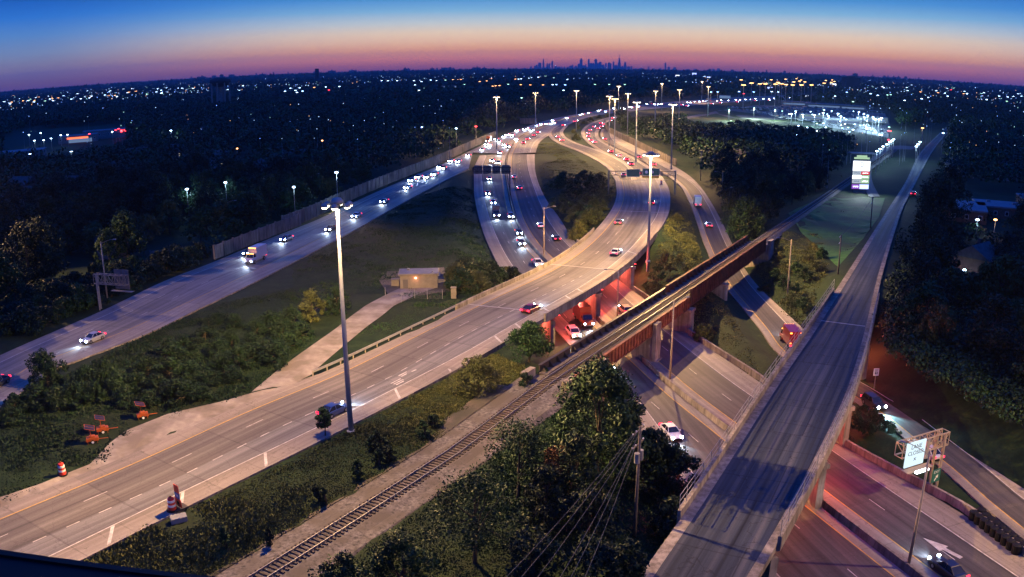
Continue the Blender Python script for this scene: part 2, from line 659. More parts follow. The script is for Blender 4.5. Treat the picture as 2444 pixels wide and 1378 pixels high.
L_BLUE = emit('blue_lamp_glow', (0.25, 0.45, 1.0), 14)
PANEL_W = emit('lit_panel_white', (0.85, 0.93, 1.0), 2.6)
PANEL_G = emit('lit_panel_pale_green', (0.62, 0.95, 0.62), 0.7)
PANEL_R = emit('lit_panel_red', (0.9, 0.05, 0.08), 0.9)
PANEL_B = emit('lit_panel_blue', (0.4, 0.5, 1.0), 2.2)
PANEL_P = emit('lit_panel_purple', (0.30, 0.10, 0.62), 1.0)
PANEL_GREY = emit('lit_panel_grey', (0.6, 0.68, 0.8), 0.75)
RING_G = emit('ring_grey', (0.55, 0.5, 0.55), 0.3)
PANEL_DIM = emit('dim_lit_storefront', (0.35, 0.55, 1.0), 0.35)
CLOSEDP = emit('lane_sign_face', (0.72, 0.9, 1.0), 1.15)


def paint_mat():
    m = M('car_paint', (0.3, 0.3, 0.3), 0.3, 0.2, 0.5)
    oi = N(m, 'ShaderNodeObjectInfo')
    L(m, oi.outputs['Color'], bsdf(m).inputs['Base Color'])
    bsdf(m).inputs['Coat Weight'].default_value = 0.5
    return m


PAINT = paint_mat()


# ------------------------------------------------------------------ roads
def catmull(P, step):
    P = [np.array(p, float) for p in P]
    out = []
    for i in range(len(P) - 1):
        p0 = P[i - 1] if i > 0 else 2 * P[0] - P[1]
        p1, p2 = P[i], P[i + 1]
        p3 = P[i + 2] if i + 2 < len(P) else 2 * P[-1] - P[-2]
        n = max(2, int(np.linalg.norm(p2 - p1) / step))
        # centripetal parameters keep uneven spacing smooth
        t0 = 0.0
        t1 = t0 + max(np.linalg.norm(p1 - p0), 1e-3) ** 0.5
        t2 = t1 + max(np.linalg.norm(p2 - p1), 1e-3) ** 0.5
        t3 = t2 + max(np.linalg.norm(p3 - p2), 1e-3) ** 0.5
        for k in range(n):
            t = t1 + (t2 - t1) * k / n
            a1 = (t1 - t) / (t1 - t0) * p0 + (t - t0) / (t1 - t0) * p1
            a2 = (t2 - t) / (t2 - t1) * p1 + (t - t1) / (t2 - t1) * p2
            a3 = (t3 - t) / (t3 - t2) * p2 + (t - t2) / (t3 - t2) * p3
            b1 = (t2 - t) / (t2 - t0) * a1 + (t - t0) / (t2 - t0) * a2
            b2 = (t3 - t) / (t3 - t1) * a2 + (t - t1) / (t3 - t1) * a3
            out.append((t2 - t) / (t2 - t1) * b1 + (t - t1) / (t2 - t1) * b2)
    out.append(P[-1])
    return np.array(out)


def smooth_line(pts, step=3.0):
    """(px,py,z) picture points -> smooth world polyline"""
    w = [tuple(G(*p)) for p in pts]
    c = catmull(w, step)
    return c


ROADS = {}


def side(Lw, Rw):
    """pair the two edges by running fraction, then slide to the nearest point"""
    j = 0
    pairs = []
    for p in Lw:
        lo, hi = j, min(len(Rw), j + 60)
        d = np.linalg.norm(Rw[lo:hi, :2] - p[:2], axis=1)
        j = lo + int(np.argmin(d))
        pairs.append(Rw[j])
    Rn = np.array(pairs)
    k = np.array([0.25, 0.5, 0.25])
    for _ in range(6):
        Rs = Rn.copy()
        Rs[1:-1] = Rn[:-2] * k[0] + Rn[1:-1] * k[1] + Rn[2:] * k[2]
        Rn = Rs
    return Lw, Rn


class Road:
    def __init__(self, name, Lpx, Rpx, bands, step=3.0, dz=0.0, skirt=0.8, obj_name=None, base='L'):
        Lw, Rw = smooth_line(Lpx, step), smooth_line(Rpx, step)
        if base == 'L':
            self.L, self.R = side(Lw, Rw)
        else:
            self.R, self.L = side(Rw, Lw)
        self.L = self.L.copy()
        self.R = self.R.copy()
        self.L[:, 2] += dz
        self.R[:, 2] += dz
        self.C = (self.L + self.R) / 2
        self.hw = np.linalg.norm((self.L - self.R)[:, :2], axis=1) / 2
        d = np.linalg.norm(np.diff(self.C, axis=0), axis=1)
        self.s = np.concatenate([[0], np.cumsum(d)])
        self.name = name
        ROADS[name] = self
        self.make(obj_name or name, bands, skirt)

    def at(self, i, f):
        return self.L[i] * (1 - f) + self.R[i] * f

    def make(self, oname, bands, skirt):
        """bands: list of (u0, u1, material); u>=0 metres from the left edge, u<0 metres from the right edge"""
        verts, faces, mi, uvs = [], [], [], []
        mats = []
        n = len(self.C)

        def pos(i, u):
            w = 2 * self.hw[i]
            uu = u if u >= 0 else w + u
            if u == -0.001:
                uu = w
            uu = min(max(uu, 0.0), w)
            return self.at(i, uu / max(w, 1e-3)), uu
        for u0, u1, m in bands:
            if m not in mats:
                mats.append(m)
            k = len(verts)
            for i in range(n):
                a, ua = pos(i, u0)
                b, ub = pos(i, u1)
                verts += [tuple(a), tuple(b)]
                uvs += [(ua, self.s[i]), (ub, self.s[i])]
            for i in range(n - 1):
                faces.append((k + 2 * i, k + 2 * i + 1, k + 2 * i + 3, k + 2 * i + 2))
                mi.append(mats.index(m))
        if skirt:
            if BARRIER not in mats:
                mats.append(BARRIER)
            for E_ in (self.L, self.R):
                k = len(verts)
                for i in range(n):
                    p = E_[i]
                    verts += [tuple(p), (p[0], p[1], p[2] - skirt)]
                    uvs += [(0, self.s[i]), (skirt, self.s[i])]
                for i in range(n - 1):
                    faces.append((k + 2 * i, k + 2 * i + 1, k + 2 * i + 3, k + 2 * i + 2))
                    mi.append(mats.index(BARRIER))
        me = bpy.data.meshes.new(oname)
        me.from_pydata(verts, [], faces)
        for m in mats:
            me.materials.append(m)
        me.polygons.foreach_set('material_index', mi)
        ul = me.uv_layers.new(name='UVMap')
        li = np.zeros(len(me.loops), dtype=np.int32)
        me.loops.foreach_get('vertex_index', li)
        ul.data.foreach_set('uv', np.array(uvs, dtype=np.float32)[li].ravel())
        me.update()
        o = bpy.data.objects.new(oname, me)
        COL.objects.link(o)
        struct(o)
        self.obj = o
        return o

    def lines(self, specs):
        """painted lines: (u, width, material, dash, gap, s0, s1, name)"""
        mats = []
        mb_v, mb_f, mb_m = [], [], []
        for u, w, m, dash, gap, s0, s1 in specs:
            if m not in mats:
                mats.append(m)
            S = self.s
            s = max(s0, 0)
            end = min(s1, S[-1])
            while s < end:
                e = min(s + (dash if dash else 6.0), end)
                nn = max(1, int((e - s) / 3))
                ks = len(mb_v)
                for q in range(nn + 1):
                    ss = s + (e - s) * q / nn
                    i = min(np.searchsorted(S, ss), len(S) - 1)
                    i = max(i, 1)
                    t = (ss - S[i - 1]) / max(S[i] - S[i - 1], 1e-6)
                    Lp = self.L[i - 1] * (1 - t) + self.L[i] * t
                    Rp = self.R[i - 1] * (1 - t) + self.R[i] * t
                    wd = np.linalg.norm(Lp - Rp)
                    uu = u if u >= 0 else wd + u
                    d = (Rp - Lp) / max(wd, 1e-3)
                    a = Lp + d * (uu - w / 2)
                    b = Lp + d * (uu + w / 2)
                    mb_v += [(a[0], a[1], a[2] + 0.012), (b[0], b[1], b[2] + 0.012)]
                for q in range(nn):
                    mb_f.append((ks + 2 * q, ks + 2 * q + 1, ks + 2 * q + 3, ks + 2 * q + 2))
                    mb_m.append(mats.index(m))
                s = e + gap
        me = bpy.data.meshes.new('painted_lines')
        me.from_pydata(mb_v, [], mb_f)
        for m in mats:
            me.materials.append(m)
        me.polygons.foreach_set('material_index', mb_m)
        o = bpy.data.objects.new('painted_lines', me)
        COL.objects.link(o)
        o.parent = self.obj
        return o

    def near(self, p):
        d = np.linalg.norm(self.C[:, :2] - np.array(p[:2]), axis=1)
        i = int(np.argmin(d))
        a, b = self.C[max(i - 1, 0)], self.C[min(i + 1, len(self.C) - 1)]
        t = b - a
        return i, math.atan2(t[1], t[0]), self.C[i][2]


def zs(pts, z):
    return [(a, b, z) for a, b in pts]


# --- R1: the highway on the left, then the trunk into the distance
R1L = zs([(-420, 1050), (0, 849), (245, 742), (396, 670), (505, 628), (640, 572), (760, 524), (830, 490), (930, 445), (1050, 395),
          (1130, 357), (1200, 325), (1290, 292), (1350, 278), (1450, 262), (1540, 250), (1650, 240), (1750, 233), (1850, 229), (1960, 226)], 0)
R1R = zs([(-300, 1180), (90, 913), (134, 879), (248, 856), (399, 775), (580, 688), (820, 564), (954, 489), (1119, 402)], 0)
Mz = [(2400, 1545, -5.5), (2161, 1359, -5.5), (1956, 1201, -5.5), (1741, 1032, -5.5), (1624, 941, -5.5), (1536, 863, -5.5), (1445, 780, -5.5),
      (1406, 742, -5.5), (1303, 624, -5.5), (1266, 584, -5.3), (1236, 533, -4.6), (1222, 490, -3.9), (1214, 452, -3.0),
      (1209, 420, -2.2), (1208, 395, -1.4), (1212, 368, -0.7), (1233, 335, 0), (1266, 315, 0), (1310, 298, 0), (1363, 281, 0),
      (1450, 268.5, 0), (1540, 256, 0), (1650, 245, 0), (1750, 237.5, 0), (1850, 232.5, 0), (1960, 229, 0)]
M_line = smooth_line(Mz, 3.0)
cut = [i for i, p in enumerate(Mz) if p[0] == 1212][0]


def offset_line(P, d):
    T = np.gradient(P, axis=0)
    T[:, 2] = 0
    T /= np.linalg.norm(T, axis=1)[:, None] + 1e-9
    Nn = np.stack([T[:, 1], -T[:, 0], np.zeros(len(T))], axis=1)
    return P + Nn * d


class RoadW(Road):
    """a road given by world polylines"""
    def __init__(self, name, Lw, Rw, bands, dz=0.0, skirt=0.8, base='L', obj_name=None):
        if base == 'L':
            self.L, self.R = side(Lw, Rw)
        else:
            self.R, self.L = side(Rw, Lw)
        self.L = self.L.copy()
        self.R = self.R.copy()
        self.L[:, 2] += dz
        self.R[:, 2] += dz
        self.C = (self.L + self.R) / 2
        self.hw = np.linalg.norm((self.L - self.R)[:, :2], axis=1) / 2
        self.s = np.concatenate([[0], np.cumsum(np.linalg.norm(np.diff(self.C, axis=0), axis=1))])
        self.name = name
        ROADS[name] = self
        self.make(obj_name or name, bands, skirt)


i404 = int(np.argmin(np.linalg.norm(M_line[:, :2] - np.array(G(1212, 368, -0.7))[:2], axis=1)))
M_low, M_far = M_line[:i404 + 1], M_line[i404:]

r1 = Road('left_highway', R1L[:11], R1R, [(0, 3.0, CONC), (3.0, -5.2, ASPH2), (-5.2, -0.001, CONC)], dz=0.06)
r1.lines([(3.0, 0.15, WHITE, 0, 0, 0, 900), (-5.2, 0.15, YELLOW, 0, 0, 0, 900), (6.7, 0.12, WHITE, 3, 9.2, 0, 900), (10.4, 0.12, WHITE, 3, 9.2, 0, 900)])
trw = RoadW('trunk_westbound', smooth_line(R1L[9:], 4.0), offset_line(M_far, -0.5), [(0, 3.0, CONC), (3.0, -2.0, ASPH2), (-2.0, -0.001, CONC)], dz=0.10, base='R', obj_name='trunk_road')
trw.lines([(3.0, 0.2, WHITE, 0, 0, 0, 2000), (-2.0, 0.2, YELLOW, 0, 0, 0, 2000), (6.7, 0.15, WHITE, 3, 9, 0, 900), (10.4, 0.15, WHITE, 3, 9, 0, 900), (14.1, 0.15, WHITE, 3, 9, 0, 900)])
R2L = [(1990, 1600, -5.5), (1800, 1410, -5.5), (1600, 1150, -5.5), (1480, 970, -5.5), (1364, 829, -5.5), (1330, 791, -5.5), (1250, 706, -5.5), (1199, 648, -5.5), (1169, 594, -5.2), (1150, 545, -4.6),
       (1139, 505, -4.0), (1132, 466, -3.2), (1131, 440, -2.4), (1130, 415, -1.6), (1134, 395, -0.8), (1145, 372, -0.2)]
r2 = RoadW('lower_road_inbound', smooth_line(R2L), offset_line(M_low, -0.55), [(0, 3.4, CONC), (3.4, -1.6, ASPH), (-1.6, -0.001, CONC)], dz=0.08, base='R', obj_name='lower_road')
r2.lines([(3.4, 0.15, WHITE, 0, 0, 0, 900), (-1.6, 0.15, YELLOW, 0, 0, 0, 900), (-5.3, 0.12, WHITE, 3, 9.2, 0, 900)])
R3R = [(2560, 1420, -5.5), (2444, 1333, -5.5), (2322, 1238, -5.5), (1993, 1054, -5.5), (1815, 913, -5.5), (1700, 838, -5.5), (1628, 789, -5.5), (1545, 718, -5.5), (1500, 688, -5.5), (1440, 636, -5.5),
       (1374, 580, -5.3), (1337, 523, -4.6), (1303, 476, -3.6), (1281, 425, -2.4), (1276, 388, -1.3), (1280, 355, -0.5), (1290, 337, 0), (1308, 322, 0)]
r3 = RoadW('lower_road_outbound', offset_line(M_low, 0.55), smooth_line(R3R), [(0, 1.9, CONC), (1.9, 9.7, ASPH), (9.7, -0.001, CONC)], dz=0.08, base='L', obj_name='lower_road')
r3.lines([(1.9, 0.15, YELLOW, 0, 0, 0, 900), (9.7, 0.15, WHITE, 0, 0, 0, 900), (5.7, 0.12, WHITE, 3, 9.2, 0, 900)])
TER = zs([(1276, 388), (1280, 358), (1290, 338), (1312, 322), (1342, 306), (1375, 290), (1410, 279), (1450, 272), (1540, 262), (1650, 252), (1750, 244.5), (1850, 238.5), (1960, 234)], 0)
tre = RoadW('trunk_eastbound', offset_line(M_far, 0.5), smooth_line(TER, 4.0), [(0, 2.0, CONC), (2.0, -3.0, ASPH2), (-3.0, -0.001, CONC)], dz=0.12, base='L', obj_name='trunk_road')
tre.lines([(2.0, 0.2, YELLOW, 0, 0, 0, 2000), (-3.0, 0.2, WHITE, 0, 0, 0, 2000), (5.8, 0.15, WHITE, 3, 9, 0, 900), (9.5, 0.15, WHITE, 3, 9, 0, 900)])

# --- R4: the lit ramp in the middle
R4L = [(-420, 1385, 0), (0, 1213, 0), (292, 1094, 0), (560, 975, 0), (785, 884, 0), (960, 802, 0), (1140, 716, .8), (1300, 640, 1.3), (1385, 583, 1.3), (1450, 515, 1.2),
       (1471, 470, .8), (1468, 425, .3)]
R4R = [(-140, 1505, 0), (201, 1335, 0), (440, 1214, 0), (772, 1050, 0), (954, 956, 0), (1072, 893, .2), (1176, 835, .8), (1250, 788, 1.2), (1323, 747, 1.3), (1431, 684, 1.3), (1504, 629, 1.3),
       (1558, 570, 1.3), (1592, 520, 1.1), (1600, 478, .8), (1594, 445, .4), (1575, 418, .2)]
r4 = Road('main_ramp', R4L, R4R, [(0, 2.6, CONC), (2.6, 9.9, ASPH3), (9.9, -3.2, ASPH2), (-3.2, -0.001, CONC)], dz=0.07, base='L', obj_name='ramp_road')
r4.lines([(2.6, 0.15, YELLOW, 0, 0, 0, 900), (-3.2, 0.15, WHITE, 0, 0, 0, 900), (6.3, 0.12, WHITE, 3.05, 9.15, 0, 900), (10.0, 0.15, WHITE, 1.6, 2.4, 0, 140)])
R4aL = [(1469, 432, .3), (1450, 403, .1), (1430, 388, 0), (1380, 362, 0), (1335, 344, 0), (1312, 328, 0), (1310, 314, 0), (1330, 298, 0)]
R4aR = [(1520, 432, .3), (1510, 402, .1), (1478, 380, 0), (1425, 358, 0), (1385, 345, 0), (1355, 331, 0), (1344, 316, 0), (1356, 300, 0)]
r4a = Road('ramp_branch_left', R4aL, R4aR, [(0, 2.2, CONC), (2.2, -2.0, ASPH), (-2.0, -0.001, CONC)], dz=0.13, obj_name='ramp_road')
r4a.lines([(2.2, 0.15, YELLOW, 0, 0, 0, 900), (-2.0, 0.15, WHITE, 0, 0, 0, 900), (5.9, 0.12, WHITE, 3, 9, 0, 900)])
R4bL = [(1505, 430, .3), (1492, 402, .1), (1465, 380, 0), (1428, 360, 0), (1397, 336, 0), (1387, 320, 0), (1391, 308, 0), (1405, 297, 0), (1430, 287, 0), (1475, 275, 0)]
R4bR = [(1590, 436, .3), (1575, 416, .1), (1547, 396, 0), (1517, 377, 0), (1467, 352.5, 0), (1436, 335, 0), (1428, 322, 0), (1431, 310, 0), (1440, 299, 0), (1455, 289, 0), (1485, 277, 0)]
r4b = Road('ramp_branch_right', R4bL, R4bR, [(0, 2.2, CONC), (2.2, -2.2, ASPH), (-2.2, -0.001, CONC)], dz=0.10, obj_name='ramp_road')
r4b.lines([(2.2, 0.15, YELLOW, 0, 0, 0, 900), (-2.2, 0.15, WHITE, 0, 0, 0, 900), (5.9, 0.12, WHITE, 3, 9, 0, 900)])
# --- R5: the ramp on the right that dives under the railway and the overpass
R5L = [(2700, 1510, -5.5), (2444, 1290, -5.5), (2330, 1195, -5.5), (2260, 1130, -5.5), (2180, 1066, -5.5), (2100, 1000, -5.5), (2027, 953, -5.5), (1859, 846, -5.5), (1812, 785, -5.5), (1768, 731, -5.5), (1735, 691, -5.5), (1706, 640, -5.2),
       (1680, 580, -4.6), (1663, 530, -4), (1648, 490, -3.2), (1626, 448, -2.2), (1600, 425, -1.3), (1560, 402, -.5), (1517, 379, 0), (1467, 354, 0), (1440, 337, 0), (1433, 322, 0), (1436, 308, 0)]
R5R = [(2640, 1300, -5.5), (2444, 1168, -5.5), (2261, 1053, -5.5), (2208, 1023, -5.5), (2057, 916, -5.5), (1909, 778, -5.5), (1866, 738, -5.5), (1812, 688, -5.5), (1772, 634, -5.5), (1745, 578, -5),
       (1725, 534, -4.3), (1700, 488, -3.4), (1674, 449, -2.4), (1644, 419, -1.4), (1605, 395, -.5), (1560, 371, 0), (1510, 346, 0), (1468, 325, 0), (1450, 311, 0), (1449, 300, 0)]
r5 = Road('right_ramp', R5L, R5R, [(0, 1.6, CONC), (1.6, 6.4, ASPH), (6.4, -0.001, CONC)], dz=0.08, obj_name='ramp_road')
r5.lines([(1.6, 0.15, YELLOW, 0, 0, 0, 900), (6.4, 0.15, WHITE, 0, 0, 0, 900)])
# --- the overpass street
OVL = [(1400, 1570, 1.6), (1530, 1372, 2), (1624, 1240, 2), (1839, 918, 2), (1926, 795, 2), (2027, 644, 1.6), (2087, 550, .8), (2120, 499, 0), (2161, 435, 0), (2194, 368, 0), (2230, 330, 0), (2275, 290, 0)]
OVR = [(1690, 1570, 1.6), (1812, 1374, 2), (1909, 1201, 2), (1959, 1104, 2), (2037, 935, 2), (2078, 785, 2), (2105, 660, 1.6), (2140, 540, .8), (2155, 497, 0), (2192, 425, 0), (2222, 368, 0), (2250, 330, 0), (2288, 290, 0)]
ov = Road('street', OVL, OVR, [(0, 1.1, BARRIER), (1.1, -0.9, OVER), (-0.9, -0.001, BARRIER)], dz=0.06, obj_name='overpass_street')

# far street lit by lamps beyond the sign
STL = zs([(2100, 560), (2062, 500), (2040, 430), (2052, 395), (2090, 366), (2130, 345), (2185, 345)], 0)
st2 = Road('far_street', zs([(2074, 470), (2060, 440), (2058, 410), (2080, 378), (2110, 354), (2150, 348), (2200, 352)], 0),
           zs([(2100, 470), (2084, 440), (2080, 412), (2096, 384), (2124, 362), (2152, 356), (2200, 360)], 0), [(0, -0.001, STREET)], dz=0.05, obj_name='side_street')

# --- bridge spans (the ground does not follow the road there)


def span(road, pa, pb):
    ia = road.near(G(*pa))[0]
    ib = road.near(G(*pb))[0]
    return min(ia, ib), max(ia, ib)


R4_SPAN = span(r4, (1215, 745, 1.2), (1520, 560, 1.2))
OV_SPAN = span(ov, (1730, 1270, 2), (2060, 700, 2))
SKIP = {'main_ramp': R4_SPAN, 'street': OV_SPAN}
RP0, RP1 = np.array([-22.5, 64.5]), np.array([29.9, 151.5])
RU = (RP1 - RP0) / np.linalg.norm(RP1 - RP0)
RN = np.array([RU[1], -RU[0]])


def rail(s, off=0.0, z=0.0):
    p = RP0 + RU * s + RN * off
    return Vector((p[0], p[1], z))


def rail_s(px, py, z):
    p = np.array(G(px, py, z))[:2]
    return float((p - RP0) @ RU)


def rail_z(s):
    return 0.15 + 1.35 * min(1, max(0, (s - 30) / 25.0))


RB0, RB1 = rail_s(1335, 900, 1.5), rail_s(1800, 577, 1.5)

# ------------------------------------------------------------------ terrain
_samp = []
for nm, rd in ROADS.items():
    n = len(rd.C)
    for i in range(n):
        if rd.C[i][1] > 900:
            break
        sk = SKIP.get(nm)
        if sk and sk[0] <= i <= sk[1]:
            continue
        _samp.append((rd.C[i][0], rd.C[i][1], rd.C[i][2], rd.hw[i]))
SAMP = np.array(_samp)
_rs = [(*rail(s)[:2], rail_z(s) - 0.35, 2.6) for s in np.arange(-40, RB0 - 2, 2.5)]
_rs += [(*rail(s)[:2], rail_z(s) - 0.35, 2.6) for s in np.arange(RB1 + 2, RB1 + 260, 4)]
SAMP = np.concatenate([SAMP, np.array(_rs)])


_vt = np.random.default_rng(99).random((256, 256))


def vnoise(x, y):
    """smooth value noise, 0..1"""
    xi, yi = np.floor(x).astype(int), np.floor(y).astype(int)
    fx, fy = x - xi, y - yi
    fx, fy = fx * fx * (3 - 2 * fx), fy * fy * (3 - 2 * fy)
    a, b = _vt[xi % 256, yi % 256], _vt[(xi + 1) % 256, yi % 256]
    c, d = _vt[xi % 256, (yi + 1) % 256], _vt[(xi + 1) % 256, (yi + 1) % 256]
    return (a * (1 - fx) + b * fx) * (1 - fy) + (c * (1 - fx) + d * fx) * fy


def project(x, y, z):
    """world points -> picture points"""
    x, y, z = np.asarray(x, float), np.asarray(y, float), np.asarray(z, float) - CAM_H
    c, s = math.cos(PITCH), math.sin(PITCH)
    dz = -(y * c - z * s)
    dy = y * s + z * c
    c, s = math.cos(ROLL), math.sin(ROLL)
    dx, dy = c * x + s * dy, -s * x + c * dy
    h = np.hypot(dx, dy)
    th = np.arctan2(h, -dz)
    r = th / A1
    for _ in range(8):
        r = (th - A3 * r ** 3) / A1
    return 1222 + dx / (h + 1e-9) * r, 689 - dy / (h + 1e-9) * r


def ground_z(X, Y):
    X, Y = np.asarray(X, float).ravel(), np.asarray(Y, float).ravel()
    out = np.empty(len(X))
    for a in range(0, len(X), 4000):
        x, y = X[a:a + 4000, None], Y[a:a + 4000, None]
        d = np.hypot(x - SAMP[None, :, 0], y - SAMP[None, :, 1]) - SAMP[None, :, 3]
        d = np.maximum(d, 0)
        z = SAMP[None, :, 2] - 0.28
        slope = 0.55
        dd = np.maximum(d - 1.2, 0)
        lo = np.max(z - 0.45 * dd, axis=1)
        hi = np.min(z + slope * dd, axis=1)
        nat = 0.9 * (vnoise(x[:, 0] * .03, y[:, 0] * .03) - .5) + 0.35 * (vnoise(x[:, 0] * .13 + 7, y[:, 0] * .13) - .5)
        damp = np.clip(np.min(d, axis=1) / 14.0, 0, 1)
        nat = nat * damp
        out[a:a + 4000] = np.minimum(np.maximum(nat, lo), hi)
    return out


def gz(x, y):
    return float(ground_z([x], [y])[0])


def geo(a, b, s0, k):
    out = [a]
    s = s0
    while out[-1] < b:
        out.append(out[-1] + s)
        s *= k
    return out


xl_ = np.array(geo(150, 19900, 3.0, 1.16))
xr_ = np.array(geo(200, 19900, 3.0, 1.16))
xl_[-1] = xr_[-1] = 20400
xs = np.concatenate([-xl_[::-1], np.arange(-147.5, 200, 2.4), xr_])
yf_ = np.array(geo(440, 24000, 3.0, 1.12))
yf_[-1] = 24500
ys = np.concatenate([[-400, -150, -60, 0, 20, 34], np.arange(40, 440, 2.4), yf_])
XX, YY = np.meshgrid(xs, ys)
ZZ = np.zeros(XX.size)
nearm = (np.abs(XX.ravel()) < 900) & (YY.ravel() < 1000) & (YY.ravel() > -20)
ZZ[nearm] = ground_z(XX.ravel()[nearm], YY.ravel()[nearm])
verts = np.stack([XX.ravel(), YY.ravel(), ZZ], axis=1)
nx, ny = len(xs), len(ys)
idx = np.arange(nx * ny).reshape(ny, nx)
quads = np.stack([idx[:-1, :-1], idx[:-1, 1:], idx[1:, 1:], idx[1:, :-1]], axis=-1).reshape(-1, 4)


def np_mesh(name, verts, quads, mats, mi=None, k=4):
    me = bpy.data.meshes.new(name)
    me.vertices.add(len(verts))
    me.vertices.foreach_set('co', np.asarray(verts, np.float32).ravel())
    me.loops.add(len(quads) * k)
    me.loops.foreach_set('vertex_index', np.asarray(quads, np.int32).ravel())
    me.polygons.add(len(quads))
    me.polygons.foreach_set('loop_start', np.arange(len(quads), dtype=np.int32) * k)
    me.polygons.foreach_set('loop_total', np.full(len(quads), k, np.int32))
    for m in (mats if isinstance(mats, list) else [mats]):
        me.materials.append(m)
    if mi is not None:
        me.polygons.foreach_set('material_index', np.asarray(mi, np.int32))
    me.update(calc_edges=True)
    return me


me = np_mesh('ground', verts, quads, GROUND)
me.shade_smooth()
o = bpy.data.objects.new('ground', me)
COL.objects.link(o)
struct(o)

# ------------------------------------------------------------------ barriers, walls and rails along the roads
def poly_wall(name, pts, h0, h1, w, mats, label=None, cat=None, group=None, parent=None, mat_i=0, top_w=None):
    """wall of width w that follows pts, from z+h0 to z+h1"""
    P = np.asarray(pts, float)
    T = np.gradient(P, axis=0)
    T[:, 2] = 0
    T /= np.linalg.norm(T, axis=1)[:, None] + 1e-9
    Nn = np.stack([T[:, 1], -T[:, 0]], axis=1)
    tw = w if top_w is None else top_w
    rings = []
    for p, n in zip(P, Nn):
        rings.append([(p[0] - n[0] * w / 2, p[1] - n[1] * w / 2, p[2] + h0), (p[0] + n[0] * w / 2, p[1] + n[1] * w / 2, p[2] + h0),
                      (p[0] + n[0] * tw / 2, p[1] + n[1] * tw / 2, p[2] + h1), (p[0] - n[0] * tw / 2, p[1] - n[1] * tw / 2, p[2] + h1)])
    mb = MB().rings(rings, mat_i)
    o = mb.build(name, mats, parent)
    if label:
        tag(o, label, cat, group)
    return o


def grounded(P, dz=0.0):
    P = np.array(P, float)
    P[:, 2] = ground_z(P[:, 0], P[:, 1]) + dz
    return P


m_end = M_low
poly_wall('median_barrier', m_end, -0.4, 0.82, 0.62, BARRIER, 'concrete median barrier between the two lower roads under the bridges', 'barrier', top_w=0.3)
poly_wall('median_barrier', M_far[::2], -0.3, 0.9, 0.6, BARRIER, 'long concrete median barrier dividing headlights from tail lights on the far trunk road', 'barrier', top_w=0.3)
w3 = smooth_line(R3R[1:11])
poly_wall('retaining_wall', offset_line(w3, 0.35), -0.6, 1.05, 0.4, BARRIER, 'low pale concrete wall along the far shoulder of the lower road, passing under both bridges', 'wall')
b45 = smooth_line([(1440, 338, 0), (1467, 353, 0), (1517, 378, 0), (1552, 399, .0), (1580, 416, 0.0)])
poly_wall('divider_barrier', b45, -0.4, 0.95, 0.5, BARRIER, 'dark barrier parting the two red tail light streams before the green signs', 'barrier', top_w=0.25)


def noise_wall(pts, h, label, panel=4.5):
    t = thing('noise_wall', label, 'noise wall', tuple(pts[0]), 0)
    off = np.array(pts) - np.array(pts[0])
    poly_wall('wall_panels', off, -1.0, h, 0.22, NOISEW, parent=t)
    mb = MB()
    s = np.concatenate([[0], np.cumsum(np.linalg.norm(np.diff(off[:, :2], axis=0), axis=1))])
    q = 0.0
    while q < s[-1]:
        p = [np.interp(q, s, off[:, k]) for k in range(3)]
        mb.box((p[0], p[1], p[2] + h / 2 - 0.4), (0.46, 0.46, h + 1.3))
        q += panel
    mb.build('wall_posts', NOISEW, t)
    return t


nl = offset_line(smooth_line(R1L[4:12], 4), -1.6)
k1 = int(np.argmin(np.linalg.norm(nl[:, :2] - np.array(G(757, 519))[:2], axis=1)))
k0 = int(np.argmin(np.linalg.norm(nl[:, :2] - np.array(G(505, 622))[:2], axis=1)))
k2 = int(np.argmin(np.linalg.norm(nl[:, :2] - np.array(G(1235, 305))[:2], axis=1)))
noise_wall(nl[k0:k1 - 2], 3.3, 'long concrete noise wall beside the left highway, from the white truck up to the lamp mast')
nl2 = offset_line(smooth_line(R1L[4:12], 4), -2.8)
noise_wall(nl2[k1 - 5:k2], 4.0, 'taller concrete noise wall along the left highway, behind the tall lamp mast and on to the bend')
nr = offset_line(smooth_line([(1448, 298, 0), (1449, 306, 0), (1462, 319, 0), (1500, 338, 0), (1545, 361, 0), (1590, 384, -.5), (1620, 399, -1)]), 1.2)
noise_wall(nr, 3.6, 'concrete noise wall curving along the right edge of the tail light ramp')
# lit blank panel at the bend
pb = G(1262, 297)
ps = tag(MB().box((0, 0, 2.6), (13.5, 0.3, 4.6)).box((-5, 0.3, 2), (0.3, 0.3, 5)).box((5, 0.3, 2), (0.3, 0.3, 5)).build('blank_billboard', NOISEW),
         'pale blank panel standing at the road bend under the far lamp masts', 'panel')
ps.location = (pb.x, pb.y, 0)

# guard rail on the near side of the ramp
gl = [i for i in range(len(r4.L))]
ga, gb_ = r4.near(G(780, 900))[0], r4.near(G(1145, 735))[0]
GP = offset_line(r4.L[ga:gb_], -0.35)
t = thing('guard_rail', 'weathered steel guard rail along the left shoulder of the lit ramp', 'guard rail', tuple(GP[0]))
off = GP - GP[0]
poly_wall('rail_beam', off, 0.42, 0.78, 0.14, GALV, parent=t)
for i in range(0, len(off), 1):
    MB().box((off[i][0], off[i][1], off[i][2] + 0.2), (0.16, 0.16, 1.0)).build('post', TRUSS, t)

# ------------------------------------------------------------------ driveway, gravel lot, railway bed


